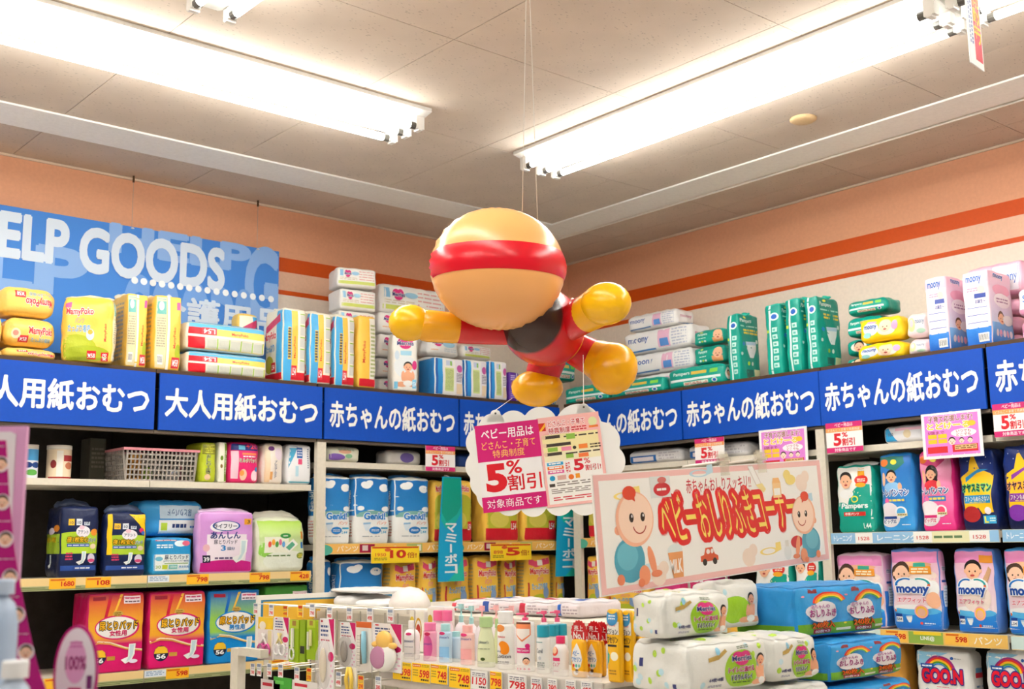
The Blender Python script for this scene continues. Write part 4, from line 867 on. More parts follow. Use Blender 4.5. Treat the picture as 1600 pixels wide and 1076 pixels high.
put('diaper_pack', 'R', (1503, 408, 1600, 440), 5.24, .2, None, 'pink pack lying high behind the tall pink packs', NP, on='p2', arts={'front': lambda a: (a.base('f3bdd0'), a.rect(.5, .1, .95, .9, 'f1eaf0'), a.text('moony', .55, .3, .9, .6, '2a5aa8'))}, **pk_)
zt = TOPS['p2']-.008-DK
for i in range(3):
    pack('diaper_pack', .26, .2, zt/3-.002, (5.24, 2.63, DK+i*zt/3), -PI/2, 'pink pack layer %s hidden low behind the tall pink packs' % ('one', 'two', 'three')[i], NP, **pk_)
# ================================================================ PACKS ON THE SHELVES
A2, A3, B1, B2, B3 = 1.335, .907, 1.902, 1.470, 1.032
AF = 5.352
night1 = dict(body='16224a', r=.018, puff=.012, amp=.0025, fin=('3a4560', .03))
put('pad_pack', 'L', (92, 788, 159, 904), AF, .2, A2, 'navy and lime night pad pack with plain navy corner, left one', 'pad pack', arts={'front': night(0), 'left': night_side}, **night1)
put('pad_pack', 'L', (163, 797, 233, 905), AF, .09, A2, 'navy and lime night pad pack with yellow corner', 'pad pack', arts={'front': night(0, True)}, **night1)
put('pad_pack', 'L', (236, 838, 303, 903), AF, .32, A2, 'sky blue pad pack numbered 30 with white panel', 'pad pack', key='sky', body='2b95cc', arts={'front': sky_pad}, r=.015, puff=.008)
put('pad_pack', 'L', (216, 779, 322, 833), AF+.10, .22, None, 'bright blue pad pack lying on the sky blue pack', 'pad pack', on='sky', body='2f8fd2', arts={'front': lying_sky}, r=.03, puff=.012, amp=.003)
put('pad_pack', 'L', (309, 797, 400, 895), AF, .09, A2, 'lavender pad pack with magenta foot, numbered 39', 'pad pack', body='d9a2da', arts={'front': lavender}, r=.015, puff=.012, amp=.002, fin=('e2c6e4', .014))
put('pad_pack', 'L', (402, 806, 482, 893), AF, .17, A2, 'pale green pad pack with folded white top', 'pad pack', body='e6ead0', arts={'front': leafy}, r=.022, puff=.016, taper=.5, t0=.7, amp=.003, fin=('eceadb', .035))
pd = dict(r=.01, puff=.006, amp=.002)
put('pad_pack', 'L', (134, 924, 227, 1060), AF, .2, A3, 'pink and orange pad pack, left one of the pair', 'pad pack', group='pink pad packs', body='cf1e62', arts={'front': pads_pink}, **pd)
put('pad_pack', 'L', (231, 922, 323, 1055), AF, .2, A3, 'pink and orange pad pack, right one of the pair', 'pad pack', group='pink pad packs', body='cf1e62', arts={'front': pads_pink}, **pd)
put('pad_pack', 'L', (325, 920, 408, 1050), AF, .2, A3, 'blue and green pad pack beside the pink pair', 'pad pack', body='1780c8', arts={'front': pads_blue}, **pd)
put('pad_pack', 'L', (413, 908, 484, 1040), AF+.01, .2, A3, 'dark green pad pack behind the hanging cards', 'pad pack', body='4a9a38', arts={'front': leafdark}, **pd)
# upper adult shelf
A1 = 1.777
def can(px0, px1, top, col, label, art):
    w_, h_, loc, ang = spot('L', (px0, top, px1, 746), 5.42, A1, 0)
    rad = w_/2; o = empty('milk_can', (loc[0], loc[1]+rad, A1)); tag(o, label, 'can', 'cans on the dim upper shelf')
    MB().lathe([(rad*.94, 0), (rad, .004), (rad, h_*.9), (rad*.98, h_*.91), (rad*.98, h_*.9)], col, 24).build('can_body', 'gloss', o, smooth=True)
    MB().lathe([(rad*1.03, h_*.88), (rad*1.03, h_), (rad*.9, h_*1.0)], 'd9d4c8', 24).build('can_lid', 'plastic', o, smooth=True)
    a = Art(2*rad/h_); art(a)
    P = np.concatenate(a.P); V = []
    for u_, v_, q in P:
        an = -PI/2+(u_-.5)*2.6; rr = rad+.0008+.0003*q; V.append((rr*math.cos(an), rr*math.sin(an), v_*h_*.88))
    link('can_label', to_mesh('can_label', V, a.f, a.c, 'gloss'), o)
can(38, 63, 694, 'e6e4ea', 'white can with blue print on the dim upper shelf', lambda a: (a.rect(.02, .02, .98, .98, 'dfe2ea'), a.rect(.02, .6, .98, .98, '4a9ad0'), a.ell(.3, .45, .22, .1, '24407c'), a.ell(.7, .45, .22, .1, '24407c'), a.ell(.5, .2, .3, .1, '5aa048')))
can(80, 117, 695, 'efdcc0', 'cream can with red print on the dim upper shelf', lambda a: (a.rect(.02, .02, .98, .98, 'ecd7b8'), a.rect(.3, .05, .5, .95, 'f2ece2'), a.rect(.52, .6, .9, .8, 'b03a3a'), a.ell(.72, .45, .15, .12, 'c87a5a'), a.ell(.2, .5, .1, .14, '8a2f2f'), a.rect(.02, .03, .98, .08, 'a33030')))
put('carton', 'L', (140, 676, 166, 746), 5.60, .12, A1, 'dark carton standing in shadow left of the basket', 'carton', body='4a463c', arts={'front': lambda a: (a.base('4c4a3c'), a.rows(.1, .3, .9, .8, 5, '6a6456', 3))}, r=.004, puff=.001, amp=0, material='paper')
def basket():
    w_, h_, loc, ang = spot('L', (190, 701, 309, 749), 5.39, A1, 0); o = tag(empty('plastic_basket', loc), 'grey slotted plastic basket with a pink rim on the dim upper shelf', 'basket')
    d = .24; t = .006; g = '9d948c'
    def side(p0, p1, n):       # bars between two bottom corners, flaring outwards
        m = MB(); p0, p1 = Vector(p0), Vector(p1); out = Vector((p1.y-p0.y, -(p1.x-p0.x), 0)).normalized()*.016
        for k in range(n+1):
            q = p0.lerp(p1, k/n); m.tube([q, q+out+Vector((0, 0, h_-.01))], .0048 if 0 < k < n else .006, g, 4)
        for k in range(7):
            f = k/6; z = Vector((0, 0, (h_-.01)*f)); m.tube([p0+out*f+z, p1+out*f+z], .005, g, 4)
        m.build('lattice_side', 'plastic', o)
    a = w_/2-.02
    side((-a, 0, .004), (a, 0, .004), 17); side((a, 0, .004), (a, d, .004), 9); side((a, d, .004), (-a, d, .004), 17); side((-a, d, .004), (-a, 0, .004), 9)
    MB().box(-a, a, 0, d, 0, .004, g).build('basket_floor', 'plastic', o)
    b_ = w_/2; m = MB(); m.box(-b_, b_, -.022, -.010, h_-.012, h_, 'd98a94'); m.box(-b_, b_, d+.01, d+.022, h_-.012, h_, 'd98a94'); m.box(-b_, -b_+.012, -.01, d+.01, h_-.012, h_, 'd98a94'); m.box(b_-.012, b_, -.01, d+.01, h_-.012, h_, 'd98a94')
    m.build('rim', 'plastic', o)
    z0 = A1+.005
    put('carton', 'L', (204, 708, 221, 748), 5.47, .06, z0, 'amber carton standing inside the slotted basket', 'carton', body='c9882a', arts={'front': lambda a: (a.base('d09030'), a.rect(.1, .1, .6, .4, '5a3a1a'))}, r=.003, puff=0, amp=0, material='paper')
    put('soft_pouch', 'L', (226, 728, 240, 748), 5.46, .04, z0, 'small lime pouch inside the slotted basket', 'pouch', body='9ac83a', arts={'front': lambda a: (a.base('9ac83a'), a.ell(.5, .5, .3, .3, 'd8e28a'))}, r=.01, puff=.006)
    x, z = on_y(268, 740, 5.47)
    m = tag(MB().lathe([(.03, 0), (.035, .003), (.038, .028), (.041, .030), (.041, .044), (.038, .047)], 'e6e4ea', 24).build('cream_jar', 'plastic', None, (x, 5.47, z0), smooth=True), 'small white round jar inside the slotted basket', 'jar')
    put('carton', 'L', (283, 726, 295, 749), 5.52, .04, z0, 'small pink carton inside the slotted basket', 'carton', body='ec8a9c', arts={'front': lambda a: (a.base('ee8fa0'), a.rows(.15, .2, .85, .8, 5, 'f6d5da', 2))}, r=.003, puff=0, amp=0, material='paper')
basket()
put('wipes_pack', 'L', (314, 689, 340, 751), AF, .2, A1, 'olive and lime pack standing right of the basket', WP, group='upper shelf packs', body='b9c52e', arts={'front': limebox}, r=.012, puff=.006)
put('wipes_pack', 'L', (341, 689, 356, 752), AF, .2, A1, 'narrow cream and green pack between the lime and the magenta pack', WP, group='upper shelf packs', body='e9e6d4', arts={'front': limewhite}, r=.008, puff=.003)
put('pad_pack', 'L', (358, 688, 408, 753), AF, .16, A1, 'magenta pad pack with navy top and +20 print', 'pad pack', body='e62c70', arts={'front': milkpad}, r=.02, puff=.01)
put('pad_pack', 'L', (411, 690, 447, 754), AF, .14, A1, 'cream and white pad pack with small purple seal', 'pad pack', body='f0e4d8', arts={'front': creampad}, r=.018, puff=.012)
put('pad_pack', 'L', (449, 689, 490, 756), AF, .14, A1, 'white pad pack with blue edges at the end of the upper shelf', 'pad pack', body='efeff2', arts={'front': bluepad}, r=.016, puff=.01)
# baby unit, left wall
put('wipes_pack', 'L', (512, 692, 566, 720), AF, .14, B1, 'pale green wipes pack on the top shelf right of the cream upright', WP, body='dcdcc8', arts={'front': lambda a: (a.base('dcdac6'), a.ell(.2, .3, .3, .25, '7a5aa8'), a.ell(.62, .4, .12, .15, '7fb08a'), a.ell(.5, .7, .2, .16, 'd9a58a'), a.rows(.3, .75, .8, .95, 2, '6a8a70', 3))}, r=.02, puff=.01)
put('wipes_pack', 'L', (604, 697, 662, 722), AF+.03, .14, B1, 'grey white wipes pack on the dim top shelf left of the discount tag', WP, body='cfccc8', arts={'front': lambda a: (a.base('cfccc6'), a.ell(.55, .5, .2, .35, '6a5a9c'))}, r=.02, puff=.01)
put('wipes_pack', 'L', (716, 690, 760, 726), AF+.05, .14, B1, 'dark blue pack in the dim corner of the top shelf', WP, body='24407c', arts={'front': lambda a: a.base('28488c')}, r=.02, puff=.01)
AF = 5.362
chs = dict(group='blue and white packs', body='f2f2ee', arts={'front': cheer, 'left': cheer_side}, r=.016, puff=.012, amp=.003, fin=('2a78bc', .012))
put('diaper_pack', 'L', (496, 741, 552, 852), AF, .13, B2, 'blue and white nappy pack partly behind the cream upright, upper row', NP, **chs)
put('diaper_pack', 'L', (554, 742, 613, 852), AF, .13, B2, 'blue and white nappy pack in the middle of the upper row', NP, **chs)
put('diaper_pack', 'L', (616, 744, 675, 851), AF, .13, B2, 'blue and white nappy pack beside the yellow ones, upper row', NP, **chs)
ye = dict(body='f2c24e', r=.016, puff=.012, amp=.003)
put('diaper_pack', 'L', (678, 748, 700, 850), AF, .2, B2, 'narrow yellow pack with red foot left of the teal banner', NP, group='yellow red-footed packs', arts={'front': yellow_red}, **ye)
put('diaper_pack', 'L', (704, 748, 742, 850), AF, .16, B2, 'yellow pack with red foot half behind the left teal banner', NP, group='yellow red-footed packs', arts={'front': yellow_red}, **ye)
put('diaper_pack', 'L', (757, 746, 815, 850), AF, .16, B2, 'yellow red-footed pack below the cloud sign, left one', NP, group='yellow red-footed packs', arts={'front': yellow_red}, **ye)
put('diaper_pack', 'L', (818, 746, 874, 850), AF, .16, B2, 'yellow red-footed pack below the cloud sign, right one', NP, group='yellow red-footed packs', arts={'front': yellow_red}, **ye)
put('diaper_pack', 'L', (494, 872, 522, 975), AF+.03, .13, B3, 'blue and white pack end visible right of the upright, lower row', NP, **chs)
put('diaper_pack', 'L', (530, 873, 603, 975), AF+.01, .13, B3, 'blue and white nappy pack above the orange poster, lower row', NP, **chs)
lowy = [(612, 872, 655, 'yellow pack left of the left teal banner, lower row, dim one'), (657, 868, 688, 'yellow pack with crinkled spine beside the left teal banner'), (692, 866, 738, 'yellow pack under the left teal banner'), (742, 866, 784, 'yellow pack right of the left teal banner, lower row'), (786, 868, 812, 'narrow yellow pack left of the yellow price tag, lower row'), (822, 864, 866, 'yellow pack under the right yellow price tag'), (868, 866, 886, 'narrow yellow pack beside the right teal banner')]
for x0, t, x1, lb in lowy:
    put('diaper_pack', 'L', (x0, t, x1, 975), AF+(.03 if x1-x0 < 30 else 0), .16, B3, lb, NP, group='yellow packs in the lower row', arts={'front': yellow_tall, 'left': yellow_side}, **ye)
put('diaper_pack', 'R', (914, 748, 948, 850), RF+.018, .2, B2+.015, 'yellow pack between the corner upright and the wipes poster, upper shelf', NP, group='packs beside the corner upright', arts={'front': yellow_red}, **ye)
put('diaper_pack', 'R', (913, 866, 942, 975), RF+.018, .2, 1.038, 'yellow pack between the corner upright and the wipes poster, lower shelf', NP, group='packs beside the corner upright', arts={'front': yellow_tall}, **ye)
put('diaper_pack', 'R', (944, 905, 1012, 990), RF+.018, .2, 1.038, 'yellow pack peeping out under the wipes poster', NP, group='packs beside the corner upright', arts={'front': yellow_tall}, **ye)
put('diaper_pack', 'R', (1018, 880, 1110, 985), RF+.018, .2, 1.038, 'magenta pack peeping out under the wipes poster', NP, body='d0307c', arts={'front': lambda a: (a.base('d4367e'), a.rect(.5, .3, .95, .95, 'c02a60'), a.rows(.55, .6, .9, .95, 1, 'f0e0e6', 3))}, r=.016, puff=.01)
gpk = dict(body='1a9a86', r=.016, puff=.012, amp=.003, group='green portrait packs')
put('diaper_pack', 'R', (1176, 862, 1236, 985), RF+.018, .14, 1.038, 'green pack with portrait under the right end of the wipes poster', NP, arts={'front': swadpack}, **gpk)
put('diaper_pack', 'R', (1238, 858, 1282, 985), RF+.018, .14, 1.038, 'green pack with portrait left of the right cream upright', NP, arts={'front': swadpack}, **gpk)
put('diaper_pack', 'R', (1222, 716, 1268, 835), RF+.018, .14, 1.486, 'teal pack behind the poster corner, left of the cream upright', NP, body='149a88', arts={'front': green_face}, r=.014, puff=.01)
for bx, lb, c in (((978, 692, 1065, 720), 'white and blue wipes tub behind the cloud sign edge, top shelf', '2a6aa8'), ((1070, 688, 1170, 716), 'white and blue wipes tub behind the discount tag, top shelf', '2a6aa8')):
    put('wipes_tub', 'R', bx, RF+.03, .14, 1.902, lb, 'tub', group='wipes tubs on the top shelf', body='d9d7d8', arts={'front': lambda a: (a.base('dcdadb'), a.rect(.02, .05, .55, .6, '2a6ab0'), a.rect(.1, .2, .5, .5, 'e3d9dc'), a.rows(.6, .2, .95, .8, 3, 'b8b4ba', 3))}, r=.025, puff=.01)
put('wipes_pack', 'R', (1182, 676, 1236, 712), RF+.1, .14, 1.902, 'grey white pack behind the purple notice, top shelf', WP, body='cfcac6', r=.02, puff=.012)
put('wipes_tub', 'R', (1376, 652, 1446, 686), RF+.03, .14, 1.902, 'white and aqua wipes tub left of the purple notice, top shelf', 'tub', body='e3e2e6', arts={'front': lambda a: (a.base('e6e4e8'), a.poly([(.02, .95), (.12, .95), (.35, .05), (.05, .05)], '2f9ad0'), a.rect(.3, .7, .95, .9, 'e9b8c8'), a.ell(.6, .5, .09, .25, 'dccaa8'), a.text('100', .14, .4, .26, .6, '5a5a6a'))}, r=.02, puff=.008)
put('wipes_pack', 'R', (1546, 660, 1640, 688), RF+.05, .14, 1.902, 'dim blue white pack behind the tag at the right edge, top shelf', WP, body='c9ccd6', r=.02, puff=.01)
R2, R3 = 1.486, 1.039; RS = RF+.018
put('diaper_pack', 'R', (1302, 723, 1366, 832), RS, .13, R2, 'white and green pack with portrait and red banner, upper right shelf', NP, body='169a86', arts={'front': swadpack}, r=.016, puff=.014, amp=.004, fin=('eceae6', .01))
put('diaper_pack', 'R', (1371, 697, 1428, 829), RS, .13, R2, 'bright blue training pant pack with a waving child', NP, body='2a86d2', arts={'front': trainer('2a6ab8', '3b9ade', '8cc0e8')}, r=.014, puff=.012, amp=.003)
put('diaper_pack', 'R', (1433, 700, 1491, 827), RS, .13, R2, 'bright pink training pant pack with a long-haired child', NP, body='e42a80', arts={'front': trainer('f0a8c8', 'e8308a', 'd83440', True)}, r=.014, puff=.012, amp=.003)
put('diaper_pack', 'R', (1494, 698, 1558, 826), RS, .13, R2, 'navy and yellow night pant pack with blue ribbon', NP, body='16265e', arts={'front': nighty('2a8cc0', 'b02a2c')}, r=.016, puff=.012, amp=.004)
put('diaper_pack', 'R', (1563, 692, 1636, 824), RS, .13, R2, 'navy and yellow night pant pack with purple ribbon', NP, body='16265e', arts={'front': nighty('8a3aa0', '7a2f9c')}, r=.016, puff=.012, amp=.004)
af = dict(r=.016, puff=.014, amp=.003)
put('diaper_pack', 'R', (1303, 861, 1383, 990), RS, .13, R3, 'pink topped pack with sleeping baby beside the cream upright', NP, body='e2c3d4', arts={'front': airfit('S84', False), 'right': air_side}, **af)
put('diaper_pack', 'R', (1388, 848, 1472, 988), RS, .07, R3, 'pink and blue pack with lying baby, labelled S84', NP, body='5a86d0', arts={'front': airfit('S84', False), 'right': air_side}, **af)
put('diaper_pack', 'R', (1486, 850, 1558, 993), RS, .12, R3, 'pink and blue pack with smiling dark-haired baby, labelled M64', NP, body='5a86d0', arts={'front': airfit('M64', True)}, **af)
put('diaper_pack', 'R', (1565, 843, 1650, 996), RS, .12, R3, 'pink and light blue pack cut off by the right edge', NP, body='4aa0e0', arts={'front': airfit('L54', False)}, **af)
R4 = .60
u_ = V3
ushelf(V3, 'R', 2.545, 3.40, .598); ushelf(V4, 'R', 1.55, 2.53, .598)
put('diaper_pack', 'R', (1427, 1012, 1518, 1110), RS, .14, R4, 'white rainbow pack with red lettering, left one', NP, group='white rainbow packs', body='e9e7e4', arts={'front': rainbow_pack, 'right': rainbow_side}, r=.018, puff=.012, amp=.003, fin=('dedcd8', .02))
put('diaper_pack', 'R', (1535, 1014, 1630, 1110), RS, .14, R4, 'white rainbow pack with red lettering at the right edge', NP, group='white rainbow packs', body='e9e7e4', arts={'front': rainbow_pack, 'right': rainbow_side}, r=.018, puff=.012, amp=.003, fin=('dedcd8', .02))
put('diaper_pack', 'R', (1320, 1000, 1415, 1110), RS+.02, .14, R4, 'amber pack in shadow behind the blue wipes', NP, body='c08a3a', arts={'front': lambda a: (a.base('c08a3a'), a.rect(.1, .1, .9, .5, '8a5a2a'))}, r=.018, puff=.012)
# ================================================================ SIGNS AND TAGS
def board(name, w_, h_, loc, rz, label, cat, fn, t=.004, col='f2efe9', group=None, roll=0, material='paper'):
    o = MB().box(-w_/2, w_/2, 0, t, 0, h_, col).build(name, material, None, loc, rz)
    if roll: o.rotation_euler = (0, roll, rz)
    tag(o, label, cat, group)
    if fn:
        a = Art(w_/h_); fn(a); flat(a, w_, h_, o)
    return o
def flat(a, w_, h_, parent, nm='printed_face', x0=None, z0=0, y=0, ang=0, material='paper'):
    P = np.concatenate(a.P); X = (P[:, 0]-.5)*w_; Z = P[:, 1]*h_; c, s_ = math.cos(ang), math.sin(ang)
    xc = x0 or 0
    V = np.c_[xc+X*c-(Z-h_/2)*s_, y-.0006-.00018*P[:, 2], z0+h_/2+X*s_+(Z-h_/2)*c]
    return link(nm, to_mesh(nm, V, a.f, a.c, material), parent)
def sboard(name, side, box, plane, label, cat, fn, z0=None, clip=None, **k):
    w_, h_, loc, ang = spot(side, box, plane, z0)
    o = board(name, w_, h_, loc, ang, label, cat, fn, **k)
    if clip:
        MB().box(-.006, .006, .001, clip-.004, h_-.012, h_+.002, 'dcd8d0').build('clip', 'plastic', o)
    return o
def sale(a):
    a.rect(0, 0, 1, 1, 'f3efec'); a.rect(.0, .82, 1, 1, 'c9286e'); a.rect(0, .68, 1, .82, 'f0a05c'); a.rect(0, 0, 1, .17, 'c9286e')
    a.text('ベビー用品は', .25, .85, .75, .97, 'f8f0f2'); a.text('どさんこ・子育て特典制度', .06, .7, .94, .8, 'fbeecb', 'd2602c', .05); a.text('5', .2, .22, .42, .64, 'd0202c', bold=.04)
    a.text('%', .44, .5, .6, .66, 'd0202c', bold=.03); a.text('割引', .44, .22, .78, .46, 'd0202c', bold=.03); a.text('対象商品です', .22, .03, .8, .14, 'f8f0f2')
def notice(a):
    a.rect(0, 0, 1, 1, 'f2efec'); a.rect(.05, .06, .95, .95, 'd97fd0'); a.text('子育て応援します!', .12, .80, .86, .93, '8a3c1e', 'f6e6ea', .06, .02); a.text('とどけーる', .1, .64, .8, .78, 'f2c820', 'fbf4e0', .09, .03); a.ell(.84, .72, .07, .06, 'f2c23a')
    a.text('5個まで', .1, .53, .38, .6, '9a2a3c'); a.ell(.70, .53, .21, .09, 'f6f2f4'); a.text('いつでも', .58, .535, .82, .6, 'b02a3c'); a.text('どこでも', .58, .46, .82, .525, 'b02a3c')
    for k in range(4): a.rect(.1+(k % 2)*.17, .33+(k//2)*.11, .25+(k % 2)*.17, .42+(k//2)*.11, 'e9c02c')
    for x in (.5, .66, .8): a.head(x, .36, .055 if x < .6 else .04, 'f6dcc4')
    a.rect(.08, .12, .42, .26, 'd02c34'); a.rect(.5, .12, .92, .28, 'd02c34'); a.rect(.54, .17, .9, .27, 'e2bc84'); a.rows(.55, .18, .89, .26, 2, '7a4a24', 3)
    for k in range(9): a.circ(.09+.1*k, .065+.88*(k % 2), .008, 'f6eef4', 6)
sboard('discount_tag', 'L', (665, 697, 711, 736), 5.302, 'small pink and white 5% discount tag left of the cloud sign', 'tag', sale, clip=.013, t=.002)
sboard('discount_tag', 'R', (1086, 684, 1132, 724), 4.938, 'small pink and white 5% discount tag above the poster clips', 'tag', sale, clip=.03, t=.002)
sboard('discount_tag', 'R', (1291, 659, 1348, 706), 4.938, 'pink and white 5% discount tag right of the cream upright', 'tag', sale, clip=.03, t=.002)
sboard('discount_tag', 'R', (1552, 629, 1612, 681), 4.938, 'pink and white 5% discount tag cut off by the right edge', 'tag', sale, clip=.03, t=.002)
sboard('notice_card', 'R', (1187, 669, 1262, 735), 4.938, 'purple notice card with yellow lettering above the right end of the poster', 'notice', notice, clip=.03, t=.003)
sboard('notice_card', 'R', (1441, 643, 1535, 715), 4.938, 'purple notice card with yellow lettering over the training pant packs', 'notice', notice, clip=.03, t=.003)
def bonus(n, p):
    def f(a):
        a.rect(0, 0, 1, 1, 'f3cf26'); a.rect(.02, .88, .98, .97, 'c8401e'); a.text(n, .38, .28, .72, .78, 'c8301c', bold=.04); a.text('倍!', .74, .28, .94, .62, 'a8401c', bold=.02); a.text(p, .08, .4, .3, .6, 'd0502c'); a.ell(.34, .78, .07, .1, 'd8602c'); a.rows(.06, .15, .32, .34, 2, '7a6a20', 3)
    return f
sboard('price_tag', 'L', (580, 853, 655, 879), 5.310, 'yellow price tag with a big red 10 on the shelf edge', 'price tag', bonus('10', '1950'), clip=.012, t=.002)
sboard('price_tag', 'L', (766, 849, 830, 875), 5.310, 'yellow price tag with a big red 5 on the shelf edge under the cloud sign', 'price tag', bonus('5', '898'), clip=.012, t=.002)
def streamer(bx, ph, label):
    w_, h_, loc, ang = spot('L', bx, 5.285, None); o = tag(empty('shelf_banner', loc, ang), label, 'banner', 'teal shelf banners')
    n = 18; V = []; Fc = []
    def wid(t): return w_*(.72+.28*(1-t)**.8)/2
    def yy(t): return .012*math.sin(t*4+ph)
    def xo(t): return .008*math.sin(t*3+ph)
    for i in range(n+1):
        t = i/n; V += [(xo(t)-wid(t), yy(t), t*h_), (xo(t)+wid(t), yy(t)+.006, t*h_), (xo(t)+wid(t), yy(t)+.0075, t*h_), (xo(t)-wid(t), yy(t)+.0015, t*h_)]
    for i in range(n):
        for j in range(4): Fc.append((4*i+j, 4*i+(j+1) % 4, 4*i+4+(j+1) % 4, 4*i+4+j))
    Fc += [(3, 2, 1, 0), tuple(4*n+j for j in range(4))]
    MB().add(V, Fc, '17a3c4').build('strip', 'gloss', o)
    a = Art(w_/h_); a.rect(.02, .0, .98, .99, '19a0cc'); a.poly([(.05, .99), (.95, .99), (.95, .72), (.75, .64), (.3, .56), (.05, .66)], '149a84'); a.poly([(.05, .66), (.3, .56), (.75, .64), (.95, .72), (.95, .66), (.7, .56), (.3, .5), (.05, .58)], '1cb0a4'); a.poly([(.98, .0), (.35, .0), (.7, .09), (.98, .24)], '27b8a4')
    a.vtext('マミーポコ', .27, .07, .73, .56, 'eef4f6', gap=.16, bold=.03)
    P = np.concatenate(a.P); Q = []
    for u_, v_, q in P: Q.append((xo(v_)+(u_*2-1)*wid(v_), yy(v_)+.006*u_-.001-.0002*q, v_*h_))
    link('printed_face', to_mesh('printed_face', Q, a.f, a.c, 'gloss'), o)
    MB().tube([(xo(1), yy(1)+.003, h_-.01), (0, .03, h_+.006), (0, .06, h_+.012)], .003, 'e4e0da', 6).build('clip', 'plastic', o)
streamer((684, 745, 726, 908), 0, 'teal vertical banner hanging on the shelves left of the cloud sign')
streamer((867, 735, 909, 900), 1.5, 'teal vertical banner hanging below the cloud sign')
